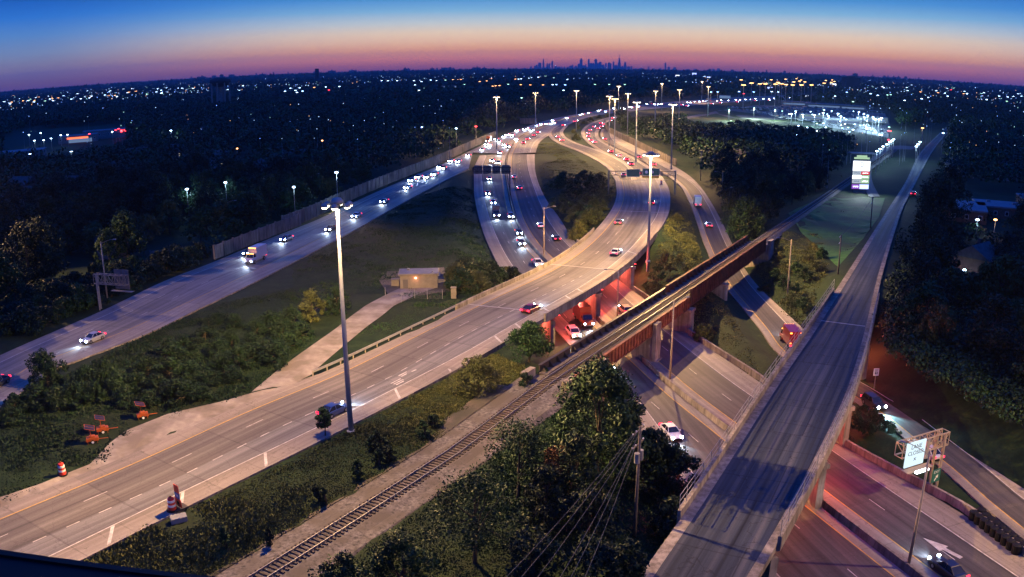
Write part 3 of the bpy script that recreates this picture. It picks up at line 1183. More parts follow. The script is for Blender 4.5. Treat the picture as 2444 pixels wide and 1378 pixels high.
def patch(name, px, mat, z=0.03, dens=4.0, structk='structure'):
    """flat paved patch over the ground inside a polygon of picture points"""
    P = [G(*p) for p in px]
    xs_ = [p.x for p in P]
    ys_ = [p.y for p in P]
    poly = [(p.x, p.y) for p in P]
    me = bpy.data.meshes.new(name)
    import bmesh
    bm = bmesh.new()
    vs = [bm.verts.new((p.x, p.y, 0)) for p in P]
    bm.faces.new(vs)
    bmesh.ops.triangulate(bm, faces=bm.faces[:])
    for _ in range(5):
        long = [e for e in bm.edges if e.calc_length() > dens]
        if not long:
            break
        bmesh.ops.subdivide_edges(bm, edges=long, cuts=1, use_grid_fill=False)
        bmesh.ops.triangulate(bm, faces=bm.faces[:])
    X = [v.co.x for v in bm.verts]
    Y = [v.co.y for v in bm.verts]
    Zs = ground_z(X, Y)
    for v, zz in zip(bm.verts, Zs):
        v.co.z = zz + z
    bmesh.ops.recalc_face_normals(bm, faces=bm.faces[:])
    bm.to_mesh(me)
    bm.free()
    me.materials.append(mat)
    o_ = bpy.data.objects.new(name, me)
    COL.objects.link(o_)
    struct(o_, structk)
    return o_


patch('gravel_lot', [(215, 1110), (262, 1060), (300, 1030), (400, 990), (520, 962), (600, 940), (660, 925), (735, 900), (760, 892), (700, 922), (560, 982), (292, 1100), (0, 1220), (0, 1190), (90, 1160)], DRIVE, 0.12, 3.0)
patch('driveway', [(600, 938), (660, 888), (760, 818), (870, 738), (915, 712), (958, 690), (1040, 692), (990, 711), (940, 735), (870, 788), (800, 846), (745, 893), (700, 915)], DRIVE, 0.17, 1.6)
patch('lawn', [(1880, 515), (1935, 490), (1990, 478), (2060, 472), (2112, 474), (2098, 520), (2060, 575), (2000, 640), (1950, 590), (1905, 550)], LAWN, 0.12, 5.0)
patch('yard', [(905, 672), (925, 650), (1060, 640), (1075, 700), (990, 712), (930, 712)], DIRT, 0.10, 1.8)

# ballast ribbon + track
SR = np.concatenate([np.arange(-34, RB0 + 0.1, 3.0), [RB0]])
SR2 = np.arange(RB1, RB1 + 330, 5.0)


def rail_ribbon(name, S, offs, zs_, mat):
    v, f = [], []
    k = len(offs)
    for s in S:
        for o_, z_ in zip(offs, zs_):
            p = rail(s, o_, rail_z(s) + z_)
            v.append(tuple(p))
    for i in range(len(S) - 1):
        for j in range(k - 1):
            f.append((i * k + j, i * k + j + 1, (i + 1) * k + j + 1, (i + 1) * k + j))
    me_ = bpy.data.meshes.new(name)
    me_.from_pydata(v, [], f)
    me_.materials.append(mat)
    o_ = bpy.data.objects.new(name, me_)
    COL.objects.link(o_)
    return struct(o_)


rail_ribbon('ballast', SR, [-5.2, -4.0, -2.4, -1.5, 1.5, 2.6, 3.9, 4.8], [-0.75, -0.36, -0.28, -0.06, -0.06, -0.28, -0.32, -0.85], BALLAST)
rail_ribbon('ballast', SR2, [-2.4, -1.7, -1.3, 1.3, 1.7, 2.4], [-0.75, -0.28, -0.06, -0.06, -0.28, -0.85], BALLAST)
rail_ribbon('dirt_track', np.arange(-34, RB0 - 4, 3.0), [-7.6, -6.6, -5.6, -4.1], [-0.95, -0.42, -0.34, -0.30], DIRT)


def track(name, s0, s1, label, dz=0.0, step=0.6):
    base = rail(s0, 0, rail_z(s0))
    t_ = thing(name, label, 'railway track', tuple(base))
    mb_ = MB()
    s = s0
    while s < s1:
        p = rail(s, random.uniform(-0.05, 0.05), rail_z(s) - 0.02 + dz) - base
        mb_.box(tuple(p), (0.23, 2.5, 0.16), math.atan2(RU[1], RU[0]) + random.uniform(-.02, .02))
        s += step
    mb_.build('ties', TIE, t_)
    for sd in (-0.75, 0.75):
        m2 = MB()
        n = max(2, int((s1 - s0) / 6))
        for i in range(n):
            a, b = s0 + (s1 - s0) * i / n, s0 + (s1 - s0) * (i + 1) / n
            m2.bar(rail(a, sd, rail_z(a) + 0.14 + dz) - base, rail(b, sd, rail_z(b) + 0.14 + dz) - base, 0.10, 0.17)
        m2.build('rail', RAILST, t_)
    return t_


track('railway_track', -34, RB0, 'rusty railway track on pale ballast below the lit ramp, running to the rail bridge')
track('railway_track', RB1, RB1 + 320, 'far railway track beyond the rail bridge, glinting blue beside the grass field', step=1.8)

# ------------------------------------------------------------------ the railway bridge
RL = RB1 - RB0
base = rail(RB0, 0, 0)
ZB = rail_z(60)
rb = thing('railway_bridge', 'rusty plate girder railway bridge crossing above the lower roads', 'bridge', tuple(base))
az = math.atan2(RU[1], RU[0])


def rbp(s, o_, z):
    return rail(RB0 + s, o_, z) - base


def slab(mb_, s0, s1, o0, o1, z0, z1, mat=0):
    a = rbp((s0 + s1) / 2, (o0 + o1) / 2, (z0 + z1) / 2)
    mb_.box(tuple(a), (abs(s1 - s0), abs(o1 - o0), abs(z1 - z0)), az, mat)


SP = [0.0, (rail_s(1430, 900, 1) - RB0), rail_s(1540, 770, 1) - RB0, rail_s(1634, 712, 1) - RB0, rail_s(1700, 652, 1) - RB0, RL]
SP[1] = 10.0
mb = MB()
slab(mb, 0, RL, -2.6, 2.1, ZB - 0.42, ZB - 0.12)
mb.build('deck', TIE, rb)
mb = MB()
slab(mb, 0, RL, -2.7, -1.35, ZB - 0.115, ZB - 0.02)
mb.build('walkway', WOODP, rb)
# right hand girder faces with stiffeners, span by span
gcolors = [RUST, RUST, RUST, RUST, RUST]
for i in range(5):
    a, b = SP[i] + 0.25, SP[i + 1] - 0.25
    mb = MB()
    deep = 2.3 if i < 3 else 2.0
    tall = 0.0 if i < 3 else 1.3
    slab(mb, a, b, 2.1, 2.18, ZB - deep, ZB + tall - 0.02)
    slab(mb, a, b, 1.94, 2.42, ZB - deep - 0.08, ZB - deep)
    slab(mb, a, b, 1.94, 2.42, ZB + tall - 0.02, ZB + tall + 0.06)
    s = a + 0.3
    while s < b:
        slab(mb, s - 0.05, s + 0.05, 2.18, 2.40, ZB - deep + 0.02, ZB + tall - 0.04)
        s += 1.25
    mb.build('plate_girder', RUST if i < 3 else RUSTD, rb)
    mb = MB()
    tall = 1.05 if i < 3 else 1.35
    slab(mb, a, b, -2.78, -2.70, ZB - deep, ZB + tall)
    slab(mb, a, b, -2.96, -2.5, ZB + tall, ZB + tall + 0.07)
    slab(mb, a, b, -2.96, -2.5, ZB - deep - 0.08, ZB - deep)
    s = a + 0.6
    while s < b - 0.3:   # triangular knee braces on the track side
        k = [rbp(s - 0.06, -2.695, ZB), rbp(s - 0.06, -2.695, ZB + tall - 0.05), rbp(s - 0.06, -1.9, ZB)]
        k2_ = [rbp(s + 0.06, -2.695, ZB), rbp(s + 0.06, -2.695, ZB + tall - 0.05), rbp(s + 0.06, -1.9, ZB)]
        mb.quad(k)
        mb.quad(k2_[::-1])
        mb.quad([k[0], k[2], k2_[2], k2_[0]])
        mb.quad([k[2], k[1], k2_[1], k2_[2]])
        s += 2.3
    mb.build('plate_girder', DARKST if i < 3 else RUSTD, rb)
track_b = MB()
s = 0.2
while s < RL:
    track_b.box(tuple(rbp(s, 0, ZB - 0.05)), (0.22, 2.4, 0.14), az)
    s += 0.55
track_b.build('ties', TIE, rb)
for sd in (-0.75, 0.75):
    m2 = MB()
    slab(m2, 0, RL, sd - 0.055, sd + 0.055, ZB + 0.02, ZB + 0.2)
    m2.build('rail', RAILST, rb)
for i, (sp, wd) in enumerate(zip(SP[1:5], (2.0, 1.9, 2.0, 1.8))):
    mb = MB()
    zb = -6.4
    if i < 2:
        slab(mb, sp - wd / 2, sp + wd / 2, -3.0, 2.9, zb, ZB - 2.42)
        slab(mb, sp - wd / 2 - .15, sp + wd / 2 + .15, 2.2 + .25, 3.2, zb, ZB - 0.25)
        slab(mb, sp - wd / 2 - .3, sp + wd / 2 + .3, -3.3, 3.6, zb, zb + 1.1)
    else:
        slab(mb, sp - wd / 2, sp + wd / 2, -3.0, 3.0, zb, ZB - 2.42)
        slab(mb, sp - wd / 2 - .2, sp + wd / 2 + .2, -3.2, 3.2, ZB - 2.9, ZB - 2.425)
    mb.build('pier', PIER, rb)
mb = MB()
slab(mb, -2.5, 0.2, -3.4, 3.2, -6.4, ZB - 0.45)
slab(mb, -3.2, -0.4, -3.9, -3.0, -4, ZB + 0.9)
slab(mb, -3.2, -0.4, 2.6, 3.5, -4, ZB + 0.7)
mb.build('abutment', PIER, rb)
mb = MB()
slab(mb, RL - 0.2, RL + 2.5, -3.4, 3.2, -6.4, ZB - 0.45)
slab(mb, RL + .4, RL + 3.4, 2.6, 3.5, -4, ZB + 0.5)
mb.build('abutment', PIER, rb)

# ------------------------------------------------------------------ the ramp bridge (parapets, girders, piers)


def bridge(road, sp, label, deck_d, pier_rows, rail_fence, walls):
    ia, ib = sp
    Lw, Rw = road.L[ia:ib + 1], road.R[ia:ib + 1]
    org = Vector(((Lw[0][0] + Rw[0][0]) / 2, (Lw[0][1] + Rw[0][1]) / 2, 0))
    o3 = np.array(org)
    t_ = thing('road_bridge', label, 'bridge', tuple(org))
    lo, ro = offset_line(Lw, 0.55) - o3, offset_line(Rw, -0.55) - o3
    # deck slab and girders below the road sheet
    mb_ = MB()
    rings = []
    for a, b in zip(lo, ro):
        rings.append([(a[0], a[1], a[2] - 0.05), (b[0], b[1], b[2] - 0.05), (b[0], b[1], b[2] - 0.35), (a[0], a[1], a[2] - 0.35)])
    mb_.rings(rings)
    mb_.build('deck_slab', PIER, t_)
    for f in np.linspace(0.06, 0.94, 6):
        line = lo * (1 - f) + ro * f
        poly_wall('girder', line, -deck_d, -0.36, 0.5, DARKST, parent=t_)
    poly_wall('parapet', offset_line(Lw, -0.19) - o3, -0.75, 0.85, 0.36, BARRIER, parent=t_)
    poly_wall('parapet', offset_line(Rw, 0.19) - o3, -0.75, 0.85, 0.36, BARRIER, parent=t_)
    if rail_fence:
        for W_, d in ((Lw, -0.19), (Rw, 0.19)):
            P = offset_line(W_, d) - o3
            mb_ = MB()
            for h in (1.3, 1.9, 2.6):
                for i in range(len(P) - 1):
                    a, b = P[i], P[i + 1]
                    mb_.bar((a[0], a[1], a[2] + h), (b[0], b[1], b[2] + h), 0.05)
            for i in range(0, len(P)):
                mb_.bar((P[i][0], P[i][1], P[i][2] + 0.84), (P[i][0], P[i][1], P[i][2] + 2.62), 0.07)
            mb_.build('railing', GALV, t_)
    for (pa, pb, w, h0) in pier_rows:
        mb_ = MB()
        a, b = Vector(pa) - org, Vector(pb) - org
        rz_ = math.atan2((b - a).y, (b - a).x)
        ztop = pa[2]
        ln = (Vector((a.x, a.y)) - Vector((b.x, b.y))).length
        mid = (a + b) / 2
        mb_.box((mid.x, mid.y, (h0 + ztop) / 2), (ln, w, ztop - h0), rz_)
        mb_.box((mid.x, mid.y, ztop - 0.2), (ln + 0.5, w + 0.5, 0.6), rz_)
        mb_.build('pier', PIER, t_)
    for (pa, pb, w, h0) in walls:
        mb_ = MB()
        a, b = Vector(pa) - org, Vector(pb) - org
        rz_ = math.atan2((b - a).y, (b - a).x)
        ln = (Vector((a.x, a.y)) - Vector((b.x, b.y))).length
        mid = (a + b) / 2
        mb_.box((mid.x, mid.y, (h0 + pa[2]) / 2), (ln, w, pa[2] - h0), rz_)
        mb_.build('abutment', PIER, t_)
    return t_


def across(road, p, ins=0.8, z=0.0, shift=0.0):
    """end points of a cross line of a road near picture point/ground point p, along a given direction"""
    i = road.near(p)[0]
    a, b = road.L[i], road.R[i]
    d = (b - a) / np.linalg.norm(b - a)
    a2, b2 = a + d * ins, b - d * ins
    return (a2[0], a2[1], z), (b2[0], b2[1], z)


def across_dir(road, pt, dirv, z):
    """segment through pt (x,y) with direction dirv that reaches from the left to the right edge of the road"""
    d = np.array(dirv) / np.linalg.norm(dirv)
    out = []
    for E_ in (road.L, road.R):
        rel = E_[:, :2] - np.array(pt)
        cr = rel[:, 0] * d[1] - rel[:, 1] * d[0]
        k = np.argmin(np.abs(cr) + 0.02 * np.linalg.norm(rel, axis=1))
        out.append(E_[k])
    a, b = out
    return (a[0], a[1], z), (b[0], b[1], z)


def md(y):
    """median point and direction at distance y"""
    i = int(np.argmin(np.abs(M_low[:, 1] - y)))
    a, b = M_low[max(i - 2, 0)], M_low[min(i + 2, len(M_low) - 1)]
    return M_low[i][:2], (b - a)[:2]


zd4 = 0.0
c, dv = md(175)
pr = [(*across_dir(r4, c, dv, -0.2), 0.9, -6.3)]
# pier between the right wall of the lower road and the slope, and the abutment walls
wr = G(1515, 690, -5.5)
i = r3.near(wr)[0]
pr2 = across_dir(r4, (r3.R[i][0] + 1.0, r3.R[i][1]), dv, -0.2)
i2 = r2.near(G(1300, 760, -5.5))[0]
ab1 = across_dir(r4, (r2.L[i2][0] - 2.2, r2.L[i2][1]), dv, -0.1)
bridge(r4, R4_SPAN, 'curved concrete ramp bridge carrying a dark red car over the lower roads', 1.35, pr + [(*pr2, 0.8, -6.3)], False, [(*ab1, 0.8, -6.3)])
# overpass
c, dv = md(92)
po1 = across_dir(ov, c, dv, 0.4)
i = r3.near(G(1990, 1053, -5.5))[0]
po2 = across_dir(ov, (r3.R[i][0] + 0.9, r3.R[i][1]), dv, 0.4)
i = r5.near(G(2010, 930, -5.5))[0]
po3 = across_dir(ov, (r5.R[i][0] + 2.0, r5.R[i][1]), (r5.C[i + 1] - r5.C[i - 1])[:2], 0.4)
i = r2.near(G(1800, 1300, -5.5))[0]
po4 = across_dir(ov, (r2.L[i][0] - 1.6, r2.L[i][1]), dv, 0.4)
bridge(ov, OV_SPAN, 'long blue lit overpass with railings and worn dark asphalt crossing above all the lower roads', 1.5,
       [(*po1, 0.9, -6.3), (*po2, 0.9, -6.3)], True, [(*po3, 0.9, -6.3), (*po4, 0.9, -6.3)])
# expansion joints
mb = MB()
for px_ in ((1140, 716, 1.2), (1330, 625, 1.3), (1456, 500, 1.1)):
    i = r4.near(np.array(G(*px_)) + np.array((6, -5, 0)))[0]
    a, b = r4.L[i], r4.R[i]
    d = (r4.C[i + 1] - r4.C[i - 1])
    d = d / np.linalg.norm(d) * 0.22
    z_ = 0.02
    mb.quad([(a - d)[:2].tolist() + [a[2] + z_], (b - d)[:2].tolist() + [b[2] + z_], (b + d)[:2].tolist() + [b[2] + z_], (a + d)[:2].tolist() + [a[2] + z_]])
e = mb.build('expansion_joints', GALV)
e.parent = r4.obj
mb = MB()
i = ov.near(G(2010, 775, 2))[0]
a, b = ov.at(i, 0.1), ov.at(i, 0.9)
d = (ov.C[i + 1] - ov.C[i - 1])
d = d / np.linalg.norm(d) * 0.2
mb.quad([(a - d)[:2].tolist() + [a[2] + .02], (b - d)[:2].tolist() + [b[2] + .02], (b + d)[:2].tolist() + [b[2] + .02], (a + d)[:2].tolist() + [a[2] + .02]])
e = mb.build('expansion_joints', GALV)
e.parent = ov.obj

# painted shoulder hatches on the ramp, turn arrow and word bars, lane arrow on the lower road
mb = MB()
for px_ in ((222, 1300), (423, 1185), (625, 1096), (945, 945), (1065, 885), (1170, 826), (1240, 790), (1310, 755), (1375, 717), (1418, 700), (1530, 610)):
    i = r4.near(G(*px_, r4.near(G(*px_))[2]))[0]
    i = min(max(i, 2), len(r4.C) - 6)
    a, b = r4.R[i], r4.L[i]
    d = (b - a) / np.linalg.norm(b - a)
    t_ = (r4.C[i + 1] - r4.C[i - 1])
    t_ = t_ / np.linalg.norm(t_)
    p0 = a + d * 0.3 + t_ * 0
    p1 = a + d * 3.1 + t_ * 2.4
    w_ = t_ * 0.24
    mb.quad([tuple(q + np.array((0, 0, 0.016))) for q in (p0 - w_, p0 + w_, p1 + w_, p1 - w_)])
# worn turn arrow and lettering in the exit lane
i = r4.near(G(905, 925))[0]
for k in range(5):
    j = i + k // 3
    a, b = r4.R[j], r4.L[j]
    d = (b - a) / np.linalg.norm(b - a)
    t_ = (r4.C[j + 1] - r4.C[j - 1])
    t_ = t_ / np.linalg.norm(t_)
    p0 = a + d * (3.8 + 0.5 * k) + t_ * 0.6
    mb.quad([tuple(q + np.array((0, 0, 0.016))) for q in (p0, p0 + t_ * 2.3, p0 + t_ * 2.3 + d * 0.24, p0 + d * 0.24)])
j = r4.near(G(985, 890))[0]
a, b = r4.R[j], r4.L[j]
d = (b - a) / np.linalg.norm(b - a)
t_ = (r4.C[j + 1] - r4.C[j - 1])
t_ = t_ / np.linalg.norm(t_)
p0 = a + d * 5.2
arc = [p0 + t_ * (3.4 * math.sin(q)) - d * (2.0 - 2.0 * math.cos(q)) for q in np.linspace(0, 1.3, 7)]
for u, v_ in zip(arc[:-1], arc[1:]):
    mb.quad([tuple(q + np.array((0, 0, 0.016))) for q in (u, v_, v_ + d * 0.3, u + d * 0.3)])
e = mb.build('painted_symbols', WHITE)
e.parent = r4.obj
mb = MB()
tip, tail = G(2203, 1284, -5.38), G(2295, 1332, -5.38)
d = (tail - tip).normalized()
n_ = Vector((-d.y, d.x, 0))
mid = tip + (tail - tip) * 0.55
mb.quad([tip, mid + n_ * 0.85, mid - n_ * 0.85])
mb.quad([mid + n_ * 0.3, tail + n_ * 0.3, tail - n_ * 0.3, mid - n_ * 0.3])
e = mb.build('painted_arrow', WHITE)
e.parent = r3.obj

# ------------------------------------------------------------------ lamp masts



def make_mast(near):
    t_ = thing('lamp_mast', 'x', 'lamp mast', link=False)
    H = 29.0
    objs = [t_]
    mb_ = MB().tube((0, 0, -3), (0, 0, H - 0.4), 0.36, 0.17, 14)
    mb_.lathe([(0.55, -0.5), (0.55, 0.12), (0.38, 0.2)], 12)
    objs.append(mb_.build('pole', POLEM, t_, True, link=False))
    mb_ = MB().lathe([(0.0, H + .55), (0.5, H + .45), (0.72, H + .15), (0.78, H - .15), (0.3, H - .5), (0.0, H - .5)][::-1], 16)
    objs.append(mb_.build('head_cap', GALV, t_, True, link=False))
    mb_ = MB()
    for k in range(6):
        a = 2 * math.pi * (k + .5) / 6
        mb_.bar((0.3 * math.cos(a), 0.3 * math.sin(a), H - 0.3), (1.3 * math.cos(a), 1.3 * math.sin(a), H - 0.3), 0.07)
    n = 24
    rr = [(0.95 * math.cos(2 * math.pi * i / n), 0.95 * math.sin(2 * math.pi * i / n), H - .36) for i in range(n)]
    for i in range(n):
        mb_.bar(rr[i], rr[(i + 1) % n], 0.06)
    objs.append(mb_.build('ring_frame', GALV, t_, link=False))
    for k in range(6):
        a = 2 * math.pi * (k + .5) / 6
        c_ = (1.55 * math.cos(a), 1.55 * math.sin(a), H - 0.45)
        mb_ = MB().lathe([(0.12, 0.42), (0.34, 0.30), (0.42, 0.0), (0.40, -0.06)][::-1], 12, c=c_)
        lu = mb_.build('luminaire', GALV, t_, True, link=False)
        mb_ = MB().lathe([(0.0, -0.26), (0.24, -0.22), (0.37, -0.05)], 12, c=c_)
        le = mb_.build('lens', LAMP_W if near else LAMP_FAR, lu, True, link=False)
        objs += [lu, le]
    return t_, kidmap(objs)


MN, MNK = make_mast(True)
MF, MFK = make_mast(False)
# far masts: one mesh, the same outline
mbf = MB().tube((0, 0, -3), (0, 0, 28.5), 0.36, 0.2, 8)
mbf.lathe([(0.2, 28.4), (1.9, 28.5), (1.95, 28.9), (0.5, 29.4)], 10, 0)
mbf.lathe([(0.0, 28.0), (1.7, 28.1), (1.85, 28.48)], 10, 1)
FARMAST = mbf.mesh('far_lamp_mast', [GALV, LAMP_AMB])

def gp_(px, py):
    P = G(px, py, 0)
    for _ in range(4):
        P = G(px, py, gz(P.x, P.y))
    return P


mast_px = [
    (806, 478, 'tall lamp mast in the foreground beside the ramp, pole crossing the left picture half', 1.2),
    (1550, 366, 'tall lamp mast in front of the green overhead signs, standing beside the ramp bridge', 1.35),
    (1185, 230, 'leftmost distant lamp mast, alone against the dark woods left of the road bend', .8),
    (1278, 220, 'distant lamp mast above the pale blank panel at the road bend', .8),
    (1376, 215, 'distant lamp mast between the road bend panel and the skyline side', .8),
    (1477, 205, 'small distant lamp mast below the tallest skyline tower', .8),
    (1499, 222, 'distant lamp mast just right of the close pair of masts', .8),
    (1455, 228, 'left and slightly farther lamp mast of the close pair', .8),
    (1468, 234, 'right and slightly nearer lamp mast of the close pair', .8),
    (1520, 242, 'tall lamp mast right of the close pair, foot behind the tail light ramp', .9),
    (1606, 247, 'tall lamp mast with a long dark pole right of the noise wall end', .9),
    (1565, 216, 'distant lamp mast left of the far roadway, lower of two near each other', .7),
    (1580, 199, 'distant lamp mast higher and farther than its left neighbour', .7),
    (1622, 213, 'distant lamp mast right of centre above the far headlight queue', .7),
    (1676, 194, 'far lamp mast left of the amber mast cluster, farther of two', .6),
    (1691, 206, 'far lamp mast left of the amber mast cluster, nearer of two', .6)]
for i, (px, py, lab, k) in enumerate(mast_px):
    P = G(px, py, 29.0)
    if i == 0:
        P = G(838, 1030, 0)
    g = gz(P.x, P.y) if P.y < 1000 else 0.0
    zc = 29.0 / 29.0
    if i == 1:
        P = gp_(1546, 640)
        g = gz(P.x, P.y)
    t_ = dup(MN if i in (0, 1, 9, 10) else MF, (P.x, P.y, 0), R(20 * i), lab, 'lamp masts over the interchange', kids=MNK if i in (0, 1, 9, 10) else MFK)
    if i == 1:
        t_.scale = (1, 1, up_at(P, 366, 1550) / 29.0)
    ZL = 28.1 * (up_at(P, 366, 1550) / 29.0 if i == 1 else 1)
    toc = Vector((-P.x, -P.y, 0)).normalized()
    if i in (0, 1):
        for q in (0, 120, 240):
            a = math.atan2(toc.y, toc.x) + R(q)
            wide_beam(light('mast_light', 'POINT', (P.x + .34 * math.cos(a), P.y + .34 * math.sin(a), ZL), MAST_W / 3 * k * 1.6, WARM, None, 0.1), (math.cos(a), math.sin(a)))
    else:
        for sg_ in (1, -1):
            wide_beam(light('mast_light', 'POINT', (P.x + sg_ * toc.x * .5, P.y + sg_ * toc.y * .5, 28.1), MAST_W * k * .55, WARM, None, 0.2), (sg_ * toc.x, sg_ * toc.y))
# masts just outside the picture that light its lower corners
for (x, y, lab) in ((82, 62, 'lamp mast standing beyond the right picture edge beside the lower roads'), (-127, 174, 'lamp mast standing beyond the left picture edge beside the left highway')):
    t_ = dup(MN, (x, y, gz(x, y)), 0.3, lab, 'lamp masts over the interchange', kids=MNK)
    o = light('mast_light', 'SPOT', (x - 1.7, y + 0.3, 28.1), MAST_W * (1.7 if x > 0 else 1.5), WARM, None, 0.8, spot_size=R(98 if x > 0 else 84), spot_blend=.7)
    o.rotation_euler = (Vector((37, 86, -5) if x > 0 else (-66, 168, 0)) - o.location).to_track_quat('-Z', 'Y').to_euler()
for px, py in ((1769, 190), (1775, 202), (1794, 197.5), (1814, 199), (1827, 199.5), (1841, 190), (1851, 200), (1857, 196), (1861, 198.5), (1866, 199), (1875, 188.6), (1876, 201), (1892, 202),
               (1895, 195), (1901, 187.6), (1908, 193), (1912, 190.7), (1913, 202), (1921, 195), (1937, 202), (1967, 198), (1971, 192), (1984, 196), (1986, 190.7), (1992, 194)):
    P = G(px, py, 29)
    o = bpy.data.objects.new('far_lamp_mast', FARMAST)
    COL.objects.link(o)
    o.location = (P.x, P.y, 0)
    o.scale = (1.5, 1.5, 1)
    tag(o, 'tiny amber lamp mast in the cluster of masts beyond the far roadway', 'lamp mast', 'amber lamp masts far beyond the parking lot')

# ------------------------------------------------------------------ unlit cobra head poles


def cobra(name, label, P, top_z, arms, w=2.6):
    """pole with curved arms; arms = list of headings (radians)"""
    t_ = thing(name, label, 'street lamp', tuple(P), group='unlit roadside lamp poles')
    h = top_z - P.z
    MB().tube((0, 0, -0.4), (0, 0, h), 0.19, 0.11, 10).build('pole', TRUSS, t_, True)
    for a in arms:
        mb_ = MB()
        pts = [Vector((math.cos(a) * w * q, math.sin(a) * w * q, h - 0.4 + 0.75 * math.sin(q * 1.45))) for q in np.linspace(0, 1, 6)]
        for u, v_ in zip(pts[:-1], pts[1:]):
            mb_.tube(u, v_, 0.045, None, 6)
        ar = mb_.build('arm', TRUSS, t_)
        e_ = pts[-1]
        mb_ = MB().box((e_.x + math.cos(a) * 0.3, e_.y + math.sin(a) * 0.3, e_.z - 0.02), (0.75, 0.28, 0.16), a, taper=0.7)
        mb_.build('lamp_head', GALV, ar)
    return t_


def gp(px, py, z=None):
    if z is None:
        P = G(px, py, 0)
        for _ in range(4):
            P = G(px, py, gz(P.x, P.y))
        return P
    return G(px, py, z)


LP = [((1599, 905), -5.5, (1606, 720), [0.5], 'lamp pole on the median under the near end of the railway bridge'),
      ((2166, 1358), -5.5, (2216, 1078), [2.4], 'lamp pole in front of the lane closed gantry'),
      ((1878, 718), None, (1889, 572), [R(175)], 'lamp pole with a long arm on the slope between railway bridge and overpass'),
      ((1473, 762), -5.5, (1477, 644), [R(20), R(200)], 'twin arm lamp pole rising from the median past the ramp bridge'),
      ((1762, 550), None, (1765, 450), [R(190)], 'lamp pole on the wooded slope beside the right ramp with the white truck'),
      ((1723, 466), None, (1725, 412), [R(190)], 'lamp pole behind the right ramp, between two others'),
      ((1672, 429), None, (1674, 360), [R(180)], 'lamp pole right of the tall dark mast'),
      ((1298, 610), -5.4, (1299, 496), [R(10)], 'lamp pole on the median before the headlights pass under the ramp bridge'),
      ((1232, 438), -2.8, (1232, 411), [R(10)], 'short looking lamp pole on the median below the dark sign gantry'),
      ((258, 725), None, (242, 577), [R(10)], 'lamp pole beside the rear of the left sign truss'),
      ((544, 550), None, (539, 482), [R(0)], 'lamp pole in the dark woods left of the highway'),
      ((745, 470), None, (744, 418), [R(0)], 'lamp pole behind the noise wall near the tall mast head'),
      ((882, 412), None, (880, 376), [R(0)], 'lamp pole behind the noise wall right of the tall mast head'),
      ((979, 378), None, (979, 346), [R(0)], 'far lamp pole behind the noise wall where headlights bunch up')]
for (b, z, tp, arms, lab) in LP:
    P = gp(b[0], b[1], z)
    tz = up_at(P, tp[1], tp[0])
    cobra('street_lamp', lab, P, min(max(tz, P.z + 8), P.z + 14), arms)

# small wall lamps under the bridges: they wash the piers red
def under_lamp(P, lab, k=1.0):
    t_ = thing('underdeck_lamp', lab, 'lamp', tuple(P), group='red lamps under the bridge decks')
    MB().box((0, 0, 0.12), (0.5, 0.3, 0.18)).build('housing', DARKST, t_)
    MB().box((0, 0, -0.02), (0.42, 0.24, 0.08)).build('lens', L_RED, t_)
    light('lamp_light', 'POINT', (0, 0, -0.25), RED_W * k, (1.0, 0.13, 0.09), t_, 0.15)


def pt_on(road, px, z, f=None):
    P = G(*px)
    return Vector((P.x, P.y, z))


for (pa, pb), lab in ((pr[0][:2], 'small red lamp under the ramp bridge beside a pier'), (pr2, 'small red lamp under the ramp bridge beside a pier'), (ab1, 'small red lamp under the ramp bridge beside a pier'),
                      (po1, 'small red lamp under the overpass beside a pier'), (po2, 'small red lamp under the overpass beside a pier'), (po3, 'small red lamp under the overpass beside a pier')):
    a, b = Vector(pa), Vector(pb)
    d = (a - b).normalized()
    n_ = Vector((-d.y, d.x, 0))
    for sgn in (-1, 1):
        q = b + d * 6.0 + n_ * 2.4 * sgn
        under_lamp(Vector((q.x, q.y, pa[2] - .75)), lab)

# ------------------------------------------------------------------ sign gantries


def truss(mb_, a, b, h, d, bays, w=0.14):
    """box truss from a to b (local coords), h deep, d wide"""
    a, b = Vector(a), Vector(b)
    u = (b - a).normalized()
    n_ = Vector((-u.y, u.x, 0)) * (d / 2)
    zz = Vector((0, 0, h))
    for s in (n_, -n_):
        mb_.bar(a + s, b + s, w)
        mb_.bar(a + s + zz, b + s + zz, w)
    for i in range(bays + 1):
        p = a + (b - a) * (i / bays)
        for s in (n_, -n_):
            mb_.bar(p + s, p + s + zz, w * .6)
        mb_.bar(p + n_, p - n_, w * .6)
        mb_.bar(p + n_ + zz, p - n_ + zz, w * .6)
        if i < bays:
            q = a + (b - a) * ((i + 1) / bays)
            for s in (n_, -n_):
                mb_.bar((p + s) if i % 2 else (p + s + zz), (q + s + zz) if i % 2 else (q + s), w * .55)


def text(body, size, loc, rx, rz, mat, parent, name='lettering', ext=0.004, align='CENTER'):
    c_ = bpy.data.curves.new(name, 'FONT')
    c_.body = body
    c_.size = size
    c_.align_x = align
    c_.align_y = 'CENTER'
    c_.extrude = ext
    c_.materials.append(mat)
    f_ = bpy.data.objects.new(name, c_)
    COL.objects.link(f_)
    me_ = bpy.data.meshes.new_from_object(f_.evaluated_get(bpy.context.evaluated_depsgraph_get()))
    me_.materials.clear()
    me_.materials.append(mat)
    bpy.data.objects.remove(f_)
    o_ = bpy.data.objects.new(name, me_)
    COL.objects.link(o_)
    o_.location = loc
    o_.rotation_euler = (rx, 0, rz)
    o_.parent = parent
    return o_


